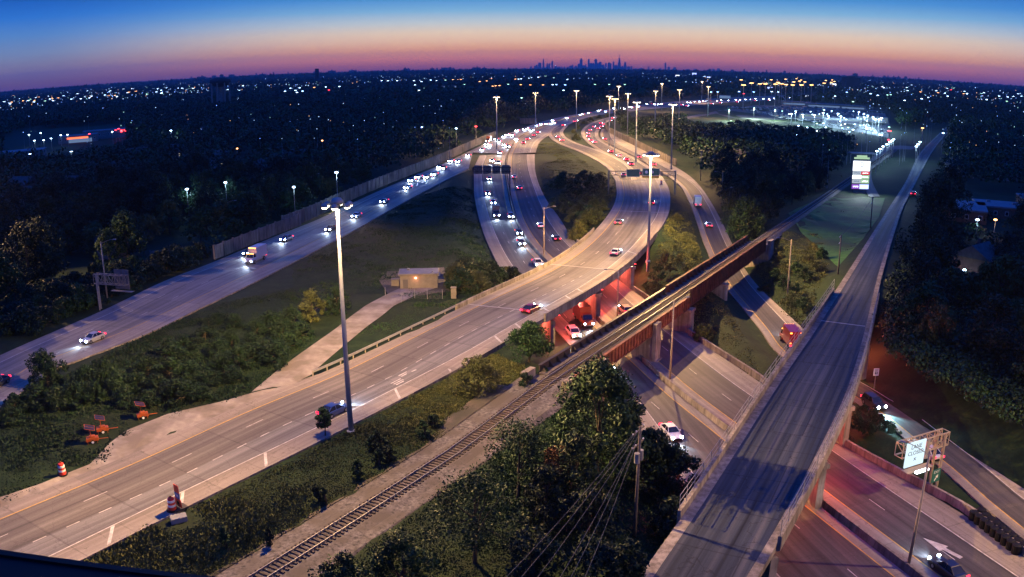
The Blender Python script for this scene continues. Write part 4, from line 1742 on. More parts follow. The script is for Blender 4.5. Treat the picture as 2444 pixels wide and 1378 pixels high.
# left: sign truss seen from behind
P = gp(240, 738)
t = thing('sign_truss', 'steel truss over the left highway shoulder with a dark sign seen from behind', 'sign gantry', tuple(P))
ht = up_at(P, 668, 232) - P.z
dr = Vector((0.97, -0.22, 0))
mb = MB()
truss(mb, (-0.4 * dr.x, -0.4 * dr.y, ht - 0.7), (7.6 * dr.x, 7.6 * dr.y, ht - 0.7), 1.9, 1.0, 6)
mb.build('truss', TRUSS, t)
for s in (-.5, .5):
    MB().tube((-.2 * s, s, -0.5), (-.2 * s, s, ht + 1.2), 0.16, 0.14, 10).build('post', GALV, t)
rz = math.atan2(dr.y, dr.x)
mb = MB().box((6.0 * dr.x, 6.0 * dr.y + 0.75, ht + 0.2), (3.6, 0.08, 3.9), rz)
for k in range(5):
    mb.box((6.0 * dr.x + (k - 2) * .8 * dr.x, 6.0 * dr.y + (k - 2) * .8 * dr.y + 0.66, ht + 0.2), (0.1, 0.12, 3.9), rz)
mb.build('sign_panel', ALU, t)
mb = MB().box((6.2 * dr.x, 6.2 * dr.y + .1, ht - 2.0), (5.2, 0.9, 0.08), rz)
mb.build('walkway', TRUSS, t)

# dark gantry over the inbound road, seen from behind
A_ = G(1131, 470, -3.2)
B_ = Vector((M_low[int(np.argmin(np.abs(M_low[:, 1] - A_.y)))][0], A_.y, -3.2))
t = thing('sign_gantry', 'dark overhead sign gantry spanning the headlights below the highway split', 'sign gantry', tuple(A_))
wd = (B_ - A_).x
zt = up_at(A_, 398, 1168) - A_.z
mb = MB()
truss(mb, (-0.3, 0, zt - 1.9), (wd + .3, 0, zt - 1.9), 1.6, 0.9, 8, .12)
mb.build('truss', DARKST, t)
for x in (0, wd):
    for s in (-.45, .45):
        MB().tube((x - .1, s, -0.5), (x - .1, s, zt), 0.17, None, 8).build('post', DARKST, t)
for k in range(4):
    mb = MB().box((wd * (k + .5) / 4, 0.62, zt - 1.2), (wd / 4 - .35, 0.1, 3.2))
    for q in range(4):
        mb.box((wd * (k + .18 + .21 * q) / 4, 0.53, zt - 1.2), (0.1, 0.1, 3.2))
    mb.build('sign_panel', ALU, t)

# green overhead signs
A_, B_ = G(1452, 461, .2), G(1606, 458, .2)
t = thing('sign_gantry', 'overhead gantry with two green signs above the red tail lights', 'sign gantry', tuple(A_))
wd = (B_ - A_).x
D_ = A_.y
mb = MB()
truss(mb, (0, 0, 6.4), (wd, 0, 6.4), 1.4, 0.9, 10, .13)
mb.build('truss', TRUSS, t)
for x in (0, wd):
    for s in (-.45, .45):
        MB().tube((x, s, -0.6), (x, s, 8.0), 0.17, None, 8).build('post', TRUSS, t)


def pxx(px, py):
    d = ray(px, py)
    return d[0] / d[1] * (D_ - 0.7) - A_.x, CAM_H + (D_ - .7) * d[2] / d[1] - A_.z


for (x0, y0, x1, y1, mat) in ((1495.5, 404, 1527, 423, GREENS), (1534, 402.5, 1574, 420, GREENS)):
    a, b = pxx(x0, y0), pxx(x1, y1)
    mb = MB().box(((a[0] + b[0]) / 2, -0.62, (a[1] + b[1]) / 2), (b[0] - a[0], 0.1, a[1] - b[1]))
    sg = mb.build('sign_panel', mat, t)
    mb = MB()
    w_, h_ = b[0] - a[0], a[1] - b[1]
    cx, cz = (a[0] + b[0]) / 2, (a[1] + b[1]) / 2
    for dx, dz, sx, sz in ((0, h_ / 2 - .12, w_ - .2, .06), (0, -h_ / 2 + .12, w_ - .2, .06), (w_ / 2 - .12, 0, .06, h_ - .2), (-w_ / 2 + .12, 0, .06, h_ - .2)):
        mb.box((cx + dx, -0.69, cz + dz), (sx, 0.03, sz))
    if mat is GREENS and x0 > 1500:
        for dx in (-w_ * .28, w_ * .05):
            mb.lathe([(0.0, -.015), (0.42, -.015), (0.42, .015), (0.0, .015)], 14, c=(cx + dx, 0, 0))
    sb = mb.build('sign_border', SIGNW, sg) if x0 < 1500 else None
    if sb is None:
        mb = MB()
        for dx, dz, sx, sz in ((0, h_ / 2 - .12, w_ - .2, .06), (0, -h_ / 2 + .12, w_ - .2, .06), (w_ / 2 - .12, 0, .06, h_ - .2), (-w_ / 2 + .12, 0, .06, h_ - .2)):
            mb.box((cx + dx, -0.69, cz + dz), (sx, 0.03, sz))
        for dx in (-w_ * .27, w_ * .06):
            mb.tube((cx + dx, -0.68, cz), (cx + dx, -0.71, cz), 0.55, None, 16)
        mb.build('sign_border', SIGNW, sg)
a, b = pxx(1533, 420.5), pxx(1573, 425.5)
MB().box(((a[0] + b[0]) / 2, -0.62, (a[1] + b[1]) / 2), (b[0] - a[0], 0.1, a[1] - b[1])).build('yellow_exit_panel', YELS, t)
MB().box((wd * .62, -1.2, 4.9), (wd * .55, 0.8, 0.07)).build('walkway', TRUSS, t)

# lane closed gantry
P = G(2226, 1158, -5.4)
t = thing('sign_gantry', 'cantilever truss with a bright white lane closed sign beside the overpass', 'sign gantry', tuple(P))
dr = Vector((-0.93, -0.37, 0))
hz = up_at(P, 1060, 2243) - P.z
mb = MB()
truss(mb, (-0.8 * dr.x, -0.8 * dr.y, hz), (7.6 * dr.x, 7.6 * dr.y, hz), 1.7, 1.2, 6, .14)
mb.build('truss', TRUSS, t)
for s in (-.6, .6):
    MB().tube((-.37 * s, .93 * s, -0.6), (-.37 * s, .93 * s, hz + 1.7), 0.2, None, 10).build('post', TRUSS, t)
rz = math.atan2(-dr.y, -dr.x)
nv = Vector((math.sin(rz), -math.cos(rz), 0))
cs = dr * 5.6 + nv * 0.85 + Vector((0, 0, hz + 0.35))
sg = MB().box(tuple(cs), (3.3, 0.16, 3.2), rz).build('sign_panel', CLOSEDP, t)
for txt, dz, sz in (('LANE', .95, .78), ('CLOSED', .15, .74), ('\u00d7', -.75, 1.0)):
    text(txt, sz, tuple(cs + nv * 0.09 + Vector((0, 0, dz))), math.pi / 2, rz, DARKST, sg)
mb = MB().box(tuple(dr * 5.2 + nv * 1.3 + Vector((0, 0, hz - 1.55))), (4.6, 1.1, 0.08), rz)
mb.build('walkway', TRUSS, t)
lx = MB().box(tuple(dr * 5.3 + nv * 2.1 + Vector((0, 0, hz - 1.5))), (2.2, 0.35, 0.25), rz).build('sign_lamp', PANEL_W, t)
lx.data.materials[0] = emit('sign_lamp_glow', (0.8, 0.9, 1.0), 7)
mb = MB().box(tuple(dr * 3.3 + nv * .7 + Vector((0, 0, hz + .4))), (0.5, 0.3, 2.6), rz)
mb.build('lane_signal', GALV, t)

# green exit sign at the gore
P = G(2226, 1172, -5.4)
t = thing('exit_sign', 'small green exit sign with a white arrow beside the lane closed gantry', 'sign', tuple(P))
for s in (-.45, .45):
    MB().box((s * math.cos(rz), s * math.sin(rz), 1.0), (0.1, 0.1, 3.0), rz).build('post', GALV, t)
sg = MB().box((0, -0.1, 2.2), (1.55, 0.06, 1.75), rz).build('sign_panel', GREENS, t)
c_ = Vector((0, -0.1, 2.2)) + nv * 0.035
text('EXIT', 0.52, tuple(c_ + Vector((0, 0, .5))), math.pi / 2, rz, SIGNW, sg)
u_ = Vector((math.cos(rz), math.sin(rz), 0))
mb = MB()


def su(x, z):
    return c_ + nv * 0.012 + u_ * x + Vector((0, 0, z))


mb.quad([su(-.32, -.62), su(-.18, -.72), su(.22, -.2), su(.08, -.1)])
mb.quad([su(-.12, -.08), su(.36, -.38), su(.34, .12)])
mb.build('arrow', SIGNW, sg)

# white roadside sign right of the overpass
P = gp(2086, 930)
t = thing('roadside_sign', 'small white roadside sign in the dark right of the overpass', 'sign', tuple(P))
hz = up_at(P, 880, 2086) - P.z
MB().box((0, 0.06, hz / 2 - .4), (0.09, 0.09, hz + .6)).build('post', GALV, t)
sg = MB().box((0, 0, hz - .55), (0.95, 0.05, 1.25)).build('sign_panel', SIGNW, t)
mb = MB()
for k, (w_, h_) in enumerate(((.6, .14), (.55, .14), (.6, .4))):
    z_ = hz - .15 - .22 * k - (0.15 if k == 2 else 0)
    for q in range(2 if k == 2 else 4):
        n_ = 2 if k == 2 else 4
        mb.box((-w_ / 2 + w_ * (q + .5) / n_, -0.03, z_), (w_ / n_ * .6, 0.012, h_))
mb.build('worn_lettering', BLACKP, sg)

# ------------------------------------------------------------------ vehicles


def loft(st):
    rings = []
    for y, hw, z0, z1 in st:
        c_ = min(0.16, hw * .25)
        zm = z0 + (z1 - z0) * .55
        rings.append([(-hw * .93, y, z0), (hw * .93, y, z0), (hw, y, zm), (hw * .98, y, z1 - c_ * .7), (hw - c_, y, z1), (-hw + c_, y, z1), (-hw * .98, y, z1 - c_ * .7), (-hw, y, zm)])
    return rings


def cabin(y0, y1, y2, y3, zb, zt, hb, ht):
    """glass house: windscreen foot y0, roof front y1, roof rear y2, rear foot y3"""
    return [[(-hb, y3, zb), (hb, y3, zb), (hb, y0, zb), (-hb, y0, zb)], [(-ht, y2, zt), (ht, y2, zt), (ht, y1, zt), (-ht, y1, zt)]]


def make_car(kind):
    t_ = thing('car', 'x', 'car', link=False)
    objs = [t_]

    def part(mb_, name, mat, par=None, smooth=False):
        o_ = mb_.build(name, mat, par or t_, smooth, link=False)
        objs.append(o_)
        return o_
    wl, r_, hwid = 1.38, .33, .80
    lamp_z, lamp_y, tail_z, tail_y = .68, 2.3, .82, -2.33
    if kind == 'sedan':
        st = [(2.36, .70, .34, .62), (2.2, .84, .24, .74), (1.1, .9, .2, .90), (.8, .91, .2, .94), (-1.3, .91, .2, .97), (-2.1, .88, .24, .98), (-2.36, .78, .36, .86)]
        cb, roof = cabin(1.0, .25, -1.0, -1.85, .93, 1.43, .82, .60), (-1.02, .27, 1.44, .61)
    elif kind == 'suv':
        st = [(2.3, .76, .4, .78), (2.15, .88, .3, .95), (1.1, .94, .28, 1.08), (.8, .95, .28, 1.1), (-1.6, .95, .28, 1.12), (-2.2, .92, .3, 1.12), (-2.36, .86, .42, 1.05)]
        cb, roof = cabin(1.05, .4, -1.75, -2.2, 1.08, 1.72, .87, .70), (-1.8, .42, 1.73, .71)
        wl, r_, lamp_z, tail_z = 1.42, .37, .85, 1.02
    elif kind == 'pickup':
        st = [(2.8, .80, .45, .9), (2.6, .93, .35, 1.05), (1.4, .97, .32, 1.15), (.9, .97, .32, 1.15), (-.9, .97, .32, 1.15), (-2.6, .96, .35, 1.12), (-2.75, .93, .45, 1.1)]
        cb, roof = cabin(1.25, .6, -.7, -1.0, 1.13, 1.82, .88, .74), (-.72, .62, 1.83, .75)
        wl, r_, lamp_z, tail_z, lamp_y, tail_y = 1.75, .4, .88, .98, 2.74, -2.74
    elif kind == 'boxtruck':
        st = [(3.6, .95, .5, 1.2), (3.4, 1.05, .45, 1.35), (2.5, 1.1, .45, 1.5), (2.45, 1.1, .45, 1.55), (1.4, 1.1, .45, 1.55), (1.35, .95, .5, 1.2), (-3.6, .9, .55, .95)]
        cb, roof = cabin(2.75, 2.3, 1.4, 1.36, 1.5, 2.35, .98, .88), (1.38, 2.32, 2.36, .9)
        wl, r_, lamp_z, tail_z, lamp_y, tail_y = 2.3, .46, .95, 1.0, 3.52, -3.72
    else:  # semi
        st = [(8.2, 1.0, .5, 1.4), (8.0, 1.15, .45, 1.6), (6.9, 1.2, .45, 1.8), (6.8, 1.22, .45, 1.85), (4.6, 1.22, .45, 1.85), (4.5, .6, .6, 1.2), (-7.8, .55, .85, 1.2)]
        cb, roof = cabin(7.0, 6.6, 4.7, 4.65, 1.8, 2.95, 1.12, 1.0), (4.66, 6.62, 2.97, 1.02)
        wl, r_, lamp_z, tail_z, lamp_y, tail_y = 6.0, .5, 1.0, 1.05, 8.12, -8.05
    part(MB().rings(loft(st)), 'body', PAINT, smooth=False)
    part(MB().rings(cb), 'windows', GLASS)
    y0, y1, z, w_ = roof
    mb_ = MB().rings([[(-w_, y0, z - .02), (w_, y0, z - .02), (w_, y1, z - .02), (-w_, y1, z - .02)], [(-w_ * .94, y0 + .06, z + .04), (w_ * .94, y0 + .06, z + .04), (w_ * .94, y1 - .08, z + .04), (-w_ * .94, y1 - .08, z + .04)]])
    for sx in (-1, 1):   # pillars
        lo_, hi_ = cb[0], cb[1]
        for a, b in ((lo_[1], hi_[1]), (lo_[2], hi_[2])):
            mb_.bar((sx * (abs(a[0]) + .01), a[1], a[2]), (sx * (abs(b[0]) + .01), b[1], b[2]), .07)
        if kind in ('sedan', 'suv', 'pickup'):
            mb_.bar((sx * (abs(lo_[1][0]) + .01), -.35, lo_[1][2]), (sx * (abs(hi_[1][0]) + .01), -.3, hi_[1][2]), .06)
            mb_.box((sx * (abs(lo_[1][0]) + .2), lo_[2][1] - .35, lo_[1][2] + .08), (.2, .1, .13))
    part(mb_, 'roof', PAINT)
    if kind == 'boxtruck':
        part(MB().box((0, -1.25, 2.35), (2.3, 4.9, 2.6)), 'cargo_box', PAINT)
        part(MB().box((0, 3.62, .62), (2.0, .16, .25)), 'bumper', GALV)
        part(MB().box((0, -3.7, .6), (2.1, .14, .2)), 'bumper', GALV)
    elif kind == 'semi':
        part(MB().box((0, -2.1, 2.6), (2.55, 12.0, 2.8)), 'trailer', PAINT)
        part(MB().box((0, 8.22, .6), (2.2, .16, .3)), 'bumper', GALV)
        part(MB().box((0, -8.05, .7), (2.3, .12, .15)), 'bumper', GALV)
    else:
        part(MB().box((0, lamp_y + .03, .42), (1.5, .1, .2)), 'bumper', BLACKP)
        part(MB().box((0, tail_y - .02, .48), (1.55, .1, .2)), 'bumper', BLACKP)
    wys = [wl, -wl] if kind != 'semi' else [7.3, 5.4, -5.6, -6.9]
    for y in wys:
        for sx in (-1, 1):
            xw = sx * (.84 if kind in ('sedan', 'suv') else (.9 if kind == 'pickup' else 1.05))
            wo_ = part(MB().tube((xw - .12, y, r_), (xw + .12, y, r_), r_, None, 16), 'wheel', TYRE)
            part(MB().tube((xw + sx * .121, y, r_), (xw + sx * .13, y, r_), r_ * .6, None, 12), 'rim', RIM, wo_)
    lx_ = .66 if kind in ('sedan', 'suv') else .8
    for sx in (-1, 1):
        part(MB().tube((sx * lx_, lamp_y - .06, lamp_z), (sx * lx_, lamp_y + .08, lamp_z), .21, .18, 12), 'headlight', HEADL, smooth=False)
        part(MB().box((sx * (lx_ + .04), tail_y - .01, tail_z), (.5, .08, .3)), 'taillight', TAILL)
    return t_, kidmap(objs), lamp_y, lamp_z


PROT = {k: make_car(k) for k in ('sedan', 'suv', 'pickup', 'boxtruck', 'semi')}
# far cars: single meshes of the same outline


def make_far(kind, dark=False):
    t_, kids, ly, lz = PROT[kind]
    mb_ = MB()

    def add(o_):
        for ch in kids.get(o_, ()):
            n = ch.name.split('.')[0]
            k = len(mb_.v)
            mi_ = {'windows': 1, 'wheel': 2, 'rim': 2, 'bumper': 2, 'headlight': 3, 'taillight': 4}.get(n, 0)
            if dark and mi_ in (3, 4):
                mi_ = 1
            c_ = np.array([v.co for v in ch.data.vertices])
            if n in ('headlight', 'taillight') and not dark:
                m_ = c_.mean(axis=0)
                c_ = m_ + (c_ - m_) * np.array((1.35, 1.0, 1.35))
            mb_.v += [tuple(v) for v in c_]
            for p in ch.data.polygons:
                mb_.f.append(tuple(k + v for v in p.vertices))
                mb_.m.append(mi_)
            add(ch)
    add(t_)
    return mb_.mesh('distant_car', [PAINT, GLASS, TYRE, HEADF, TAILF])


FARM = {k: make_far(k) for k in PROT}
FARD = {k: make_far(k, True) for k in ('sedan', 'suv', 'pickup')}
COLORS = {'white': (.62, .62, .60, 1), 'silver': (.36, .37, .39, 1), 'grey': (.13, .135, .14, 1), 'black': (.015, .015, .017, 1), 'red': (.2, .012, .014, 1),
          'blue': (.03, .06, .2, 1), 'orange': (.34, .11, .03, 1), 'dark': (.035, .038, .045, 1), 'tan': (.32, .27, .2, 1)}
BEAM_W = 2300.0


def put_car(px, py, road, away, kind, color, label, group=None, far=False, beam=True, cat=None, dh=0.0):
    rd = ROADS[road]
    z = rd.near(G(px, py, 0))[2]
    for _ in range(3):
        P = G(px, py + 2, z + .5)
        i, h, z = rd.near(P)
    P.z = z + 0.015
    if not away:
        h += math.pi
    h += dh
    catg = cat or {'sedan': 'car', 'suv': 'car', 'pickup': 'pickup truck', 'boxtruck': 'truck', 'semi': 'truck'}[kind]
    if far:
        o_ = bpy.data.objects.new('distant_' + ('car' if catg == 'car' else 'truck'), FARM[kind])
        COL.objects.link(o_)
        o_.location = P
        o_.rotation_euler = (0, 0, h - math.pi / 2)
        o_.color = COLORS[color]
        tag(o_, label, catg, group)
        root = o_
    else:
        t_, kids, ly, lz = PROT[kind]
        root = dup(t_, P, h - math.pi / 2, label, group, catg, kids, COLORS[color])
        root.name = {'car': 'car', 'pickup truck': 'pickup_truck', 'truck': 'truck'}[catg]
    if beam:
        ly, lz = PROT[kind][2], PROT[kind][3]
        light('headlight_beam', 'SPOT', (0, ly + .3, lz), BEAM_W, (0.62, 0.78, 1.0), root, .12, spot_size=R(80), spot_blend=.7).rotation_euler = (R(81), 0, 0)
    return root


near_cars = [
    (222, 806, 'left_highway', 0, 'sedan', 'silver', 'silver car alone on the left highway nearest the picture edge, headlights on'),
    (-6, 912, 'left_highway', 0, 'sedan', 'dark', 'dark car cut by the left picture edge behind the bushes'),
    (610, 618, 'left_highway', 0, 'boxtruck', 'white', 'white box truck with amber marker lights on the left highway'),
    (597, 602, 'left_highway', 0, 'suv', 'dark', 'dark car just behind the white box truck, in the lane by the noise wall'),
    (684, 568, 'left_highway', 0, 'sedan', 'blue', 'bluish car with two bright headlights following behind the white box truck'),
    (790, 544, 'left_highway', 0, 'sedan', 'dark', 'small dark car left of the tall lamp mast pole on the left highway'),
    (851, 513, 'left_highway', 0, 'sedan', 'white', 'white car just right of the tall mast pole on the left highway'),
    (917, 479, 'left_highway', 0, 'sedan', 'silver', 'silver car on the left highway, second right of the tall mast pole'),
    (1168, 425, 'lower_road_inbound', 0, 'sedan', 'grey', 'first headlight car to have passed under the dark sign gantry'),
    (1164, 460, 'lower_road_inbound', 0, 'sedan', 'dark', 'headlight car on the lower road, second below the dark sign gantry'),
    (1177, 482, 'lower_road_inbound', 0, 'sedan', 'blue', 'headlight car on the lower road just ahead of the box truck below the gantry'),
    (1184, 511, 'lower_road_inbound', 0, 'boxtruck', 'grey', 'grey box truck with bright headlights on the curving lower road'),
    (1219, 515, 'lower_road_inbound', 0, 'suv', 'silver', 'silver car beside the grey box truck on the lower road'),
    (1238, 553, 'lower_road_inbound', 0, 'sedan', 'dark', 'first of two dark headlight cars one behind the other before the ramp bridge'),
    (1244, 578, 'lower_road_inbound', 0, 'sedan', 'grey', 'second of two headlight cars one behind the other before the ramp bridge'),
    (1283, 628, 'lower_road_inbound', 0, 'pickup', 'white', 'pale pickup truck about to pass under the ramp bridge, headlights on'),
    (1393, 764, 'lower_road_inbound', 0, 'boxtruck', 'orange', 'orange box truck emerging under the ramp bridge toward the railway bridge'),
    (1369, 795, 'lower_road_inbound', 0, 'suv', 'white', 'light car lit red beside the orange box truck under the ramp bridge'),
    (1448, 868, 'lower_road_inbound', 0, 'sedan', 'dark', 'dark car with headlights hidden partly under the railway bridge girder'),
    (1602, 1030, 'lower_road_inbound', 0, 'sedan', 'white', 'white car on the lower road between trees and overpass, headlights on'),
    (1228, 421, 'lower_road_outbound', 1, 'sedan', 'white', 'white car with red tail lights beside the dark sign gantry posts'),
    (1240, 447, 'lower_road_outbound', 1, 'sedan', 'silver', 'tail light car on the lower road right of the first headlight cars'),
    (1290, 537, 'lower_road_outbound', 1, 'sedan', 'white', 'white tail light car beside the median lamp pole past the ramp bridge'),
    (1328, 567, 'lower_road_outbound', 1, 'sedan', 'black', 'black tail light car having just come from under the ramp bridge'),
    (1492, 740, 'lower_road_outbound', 1, 'suv', 'tan', 'tan car between the ramp bridge and the railway bridge, lit by red glow'),
    (2262, 1357, 'lower_road_outbound', 1, 'sedan', 'black', 'black car at the bottom right picture edge over the painted arrow lane'),
    (1268, 736, 'main_ramp', 1, 'sedan', 'red', 'dark red car in the middle of the ramp bridge with red tail lights'),
    (1470, 601, 'main_ramp', 1, 'sedan', 'white', 'white car with red tail lights on the ramp bridge, upper part'),
    (1477, 529, 'main_ramp', 1, 'sedan', 'grey', 'grey car with red tail lights near the left edge of the ramp curve'),
    (1555, 482, 'main_ramp', 1, 'sedan', 'dark', 'dark tail light car right beside the pole of the mast at the green signs'),
    (797, 978, 'main_ramp', 1, 'sedan', 'blue', 'blue car behind the foreground mast pole on the lit ramp'),
    (1664, 486, 'right_ramp', 1, 'boxtruck', 'white', 'white box truck with red tail lights on the right ramp'),
    (1692, 536, 'right_ramp', 1, 'sedan', 'silver', 'car with red tail lights following the white box truck on the right ramp'),
    (1884, 815, 'right_ramp', 1, 'boxtruck', 'red', 'red truck with amber lamps half hidden by the overpass railing'),
    (2216, 1078, 'right_ramp', 1, 'sedan', 'white', 'white car with red tail lights behind the lane closed gantry'),
    (2085, 962, 'right_ramp', 0, 'suv', 'dark', 'dark car throwing a long bluish beam on the ramp right of the overpass'),
    (2180, 462, 'street', 1, 'suv', 'red', 'red car alone on the dark street beyond the overpass, headlights on the road ahead'),
    (1488, 417, 'main_ramp', 1, 'suv', 'silver', 'tail light car left of the left green sign'),
    (1530, 412, 'main_ramp', 1, 'sedan', 'red', 'tail light car showing between the two green signs'),
]
for c_ in near_cars:
    r_ = put_car(*c_)
    if 'bluish beam' in c_[6]:
        for ch in r_.children:
            if ch.type == 'LIGHT':
                ch.data.energy = 9000
                ch.data.color = (.4, .85, 1)
    if 'amber' in c_[6]:
        for q in (-.8, -.4, 0, .4, .8):
            MB().box((q, 1.24, 3.55), (.24, .08, .18)).build('marker_lamp', AMBER, r_)
            MB().box((q, 2.4, 2.42), (.22, .1, .14)).build('marker_lamp', AMBER, r_)
        for sx in (-.95, .95):
            MB().box((sx, -3.76, 3.4), (.3, .06, .2)).build('marker_lamp', AMBER, r_)
            MB().box((sx, -3.76, 1.5), (.3, .06, .2)).build('marker_lamp', AMBER, r_)

# queues of headlights and tail lights farther out
random.seed(3)
palette = ['white', 'silver', 'grey', 'black', 'dark', 'blue', 'red', 'silver', 'white']
G1 = 'headlights queueing down the trunk road'
lab_near = 'car with white headlights in the dense stream beside the noise wall, between gantry and mast'
lab_bend = 'car with white headlights in the stream at the bend below the pale blank panel'
lab_far = 'tiny car with white headlights in the far queue sweeping toward the skyline'
for px, py in ((973, 446), (983, 429), (999, 422), (1020, 422), (1037, 416), (1050, 397), (1058, 401), (1077, 383), (1094, 385), (1118, 370)):
    put_car(px, py, 'left_highway', 0, random.choice(['sedan', 'sedan', 'suv']), random.choice(palette), lab_near, 'headlights on the left highway stream', True)
for px, py in ((1151, 356), (1169, 346), (1162, 344), (1185, 331), (1192, 337), (1203, 325), (1211, 321), (1223, 322), (1235, 311), (1233, 332), (1204, 345), (1213, 349), (1193, 364), (1175, 383), (1190, 388),
               (1253, 308), (1259, 306), (1268, 311), (1272, 309)):
    put_car(px, py, 'trunk_westbound', 0, random.choice(['sedan', 'sedan', 'suv', 'pickup']), random.choice(palette), lab_bend, G1, True)
put_car(1166, 336, 'trunk_westbound', 0, 'boxtruck', 'orange', 'truck with amber lamps in the headlight stream at the bend', None, True)
for px, py in ((1281, 299), (1292, 296), (1304, 295), (1316, 294), (1323, 292), (1320, 287), (1354, 280.5), (1387, 273), (1391, 271), (1406, 268), (1430, 263), (1433, 262), (1447, 265), (1466, 258),
               (1484, 258), (1489, 257), (1493, 258), (1501, 254), (1509, 255), (1525, 253), (1563, 248), (1572, 248), (1580, 247), (1642, 243), (1649, 243), (1660, 241), (1671, 241), (1679, 240), (1712, 239),
               (1722, 238), (1739, 238), (1757, 237), (1767, 237), (1780, 236), (1793, 236), (1804, 234), (1823, 235), (1837, 235), (1848, 234), (1854, 234), (1863, 233), (1875, 233), (1886, 232), (1894, 232), (1902, 231.6)):
    put_car(px, py, 'trunk_westbound', 0, random.choice(['sedan', 'sedan', 'suv']), random.choice(palette), lab_far, 'tiny far headlights', True, py > 262)
put_car(1549, 247, 'trunk_westbound', 0, 'semi', 'dark', 'dark trailer truck in the far headlight queue right of the lamp masts', None, True, False)
put_car(1690, 240, 'trunk_westbound', 0, 'semi', 'tan', 'long pale trailer truck lit warm on the far roadway', None, True, False)
for px, py in ((1250, 340), (1260, 331), (1275, 322), (1285, 315), (1345, 298), (1372, 289), (1376, 287)):
    put_car(px, py, 'trunk_eastbound', 1, random.choice(['sedan', 'suv']), random.choice(palette), 'car with red tail lights on the trunk road beside the oncoming headlights', 'tail lights on the trunk road', True, False)
for px, py in ((1628, 249), (1640, 251), (1700, 246), (1720, 244), (1760, 242), (1803, 239), (1835, 238), (1938, 235)):
    put_car(px, py, 'trunk_eastbound', 1, 'sedan', random.choice(palette), 'tiny car with red tail lights on the far roadway', 'tail lights on the far trunk road', True, False)
for px, py in ((1331, 325), (1341, 333)):
    put_car(px, py, 'ramp_branch_left', 1, 'sedan', random.choice(palette), 'car with red tail lights where the left ramp branch joins the trunk', 'tail lights leaving the ramp', True, False)
lab_q = 'car with red tail lights in the slow queue curving around the grass island'
for px, py in ((1434, 293), (1442, 295), (1418, 301), (1436, 301), (1428, 306), (1409, 309), (1404, 317), (1404, 324), (1410, 333), (1419, 339), (1457, 287), (1463, 281)):
    put_car(px, py, 'ramp_branch_right', 1, random.choice(['sedan', 'suv']), random.choice(palette), lab_q, 'tail light queue on the curved ramp', True, py > 305)
for (px, py, c_, lab) in ((1458, 361, 'red', 'first tail light car past the grass island, going up to the queue'), (1477, 371, 'white', 'white car in the tail light lane between island and green signs'),
                          (1495, 380, 'red', 'third bright tail light car behind the green signs, leading a braking one'), (1506, 391, 'dark', 'braking car with glaring tail lights just behind the left green sign')):
    put_car(px, py, 'ramp_branch_right', 1, 'suv', c_, lab, None, True)
for (px, py, lab) in ((1443, 330, 'dark car with dim tail lights on the outer ramp at the noise wall start'), (1524, 373, 'dark car by the noise wall, beside the divider barrier'), (1559, 391, 'pink lit car on the outer ramp just right of the mast pole')):
    put_car(px, py, 'right_ramp', 1, 'sedan', 'dark', lab, None, True, False)

# ------------------------------------------------------------------ road works gear


def solar_trailer(px, py, rz, label, s=.68):
    P = gp(px, py)
    t_ = thing('solar_trailer', label, 'trailer', tuple(P), rz, 'orange solar sign trailers')
    MB().box((0, 0, .75), (1.3, 2.3, .6)).box((0, 0, 1.2), (.9, 1.1, .35)).build('battery_box', ORANGE, t_)
    mb_ = MB().bar((0, 1.1, .55), (0, 3.0, .45), .12)
    for sx in (-.75, .75):
        mb_.bar((sx, -1.2, .6), (sx, 1.2, .6), .1)
        for y in (-.9, .9):
            mb_.bar((sx * 1.25, y, .6), (sx * 1.25, y, .1), .08)
            mb_.bar((sx, y, .6), (sx * 1.25, y, .6), .08)
    mb_.build('chassis', ORANGE, t_)
    for sx in (-.82, .82):
        w_ = MB().tube((sx - .11, 0, .36), (sx + .11, 0, .36), .36, None, 16).build('wheel', TYRE, t_)
        MB().tube((sx * 1.14, 0, .36), (sx * 1.15, 0, .36), .24, None, 12).build('rim', SIGNW, w_)
    MB().bar((0, -.2, 1.2), (0, -.2, 3.0), .16).bar((.5, -.2, 1.0), (.2, -.2, 2.6), .08).build('mast_post', ORANGE, t_)
    mb_ = MB()
    a, b, c_, d = Vector((-1.2, .7, 2.75)), Vector((1.2, .7, 2.75)), Vector((1.2, -1.1, 3.35)), Vector((-1.2, -1.1, 3.35))
    for u, v_ in ((a, b), (b, c_), (c_, d), (d, a), ((a + b) / 2, (c_ + d) / 2)):
        mb_.bar(u, v_, .1)
    mb_.build('panel_frame', ORANGE, t_)
    up = Vector((0, 0, .03))
    mb_ = MB()
    mb_.quad([a + up, b + up, c_ + up, d + up])
    mb_.quad([d, c_, b, a])
    mb_.build('solar_panel', SOLAR, t_)
    t_.scale = (s, s, s)
    return t_


solar_trailer(222, 1056, R(-62), 'orange solar trailer nearest to the camera of three, left of the gravel lot')
solar_trailer(246, 1032, R(-60), 'orange solar trailer in the middle of the three on the lot edge')
solar_trailer(341, 998, R(-58), 'orange solar trailer farthest right of the three, alone beside the gravel')


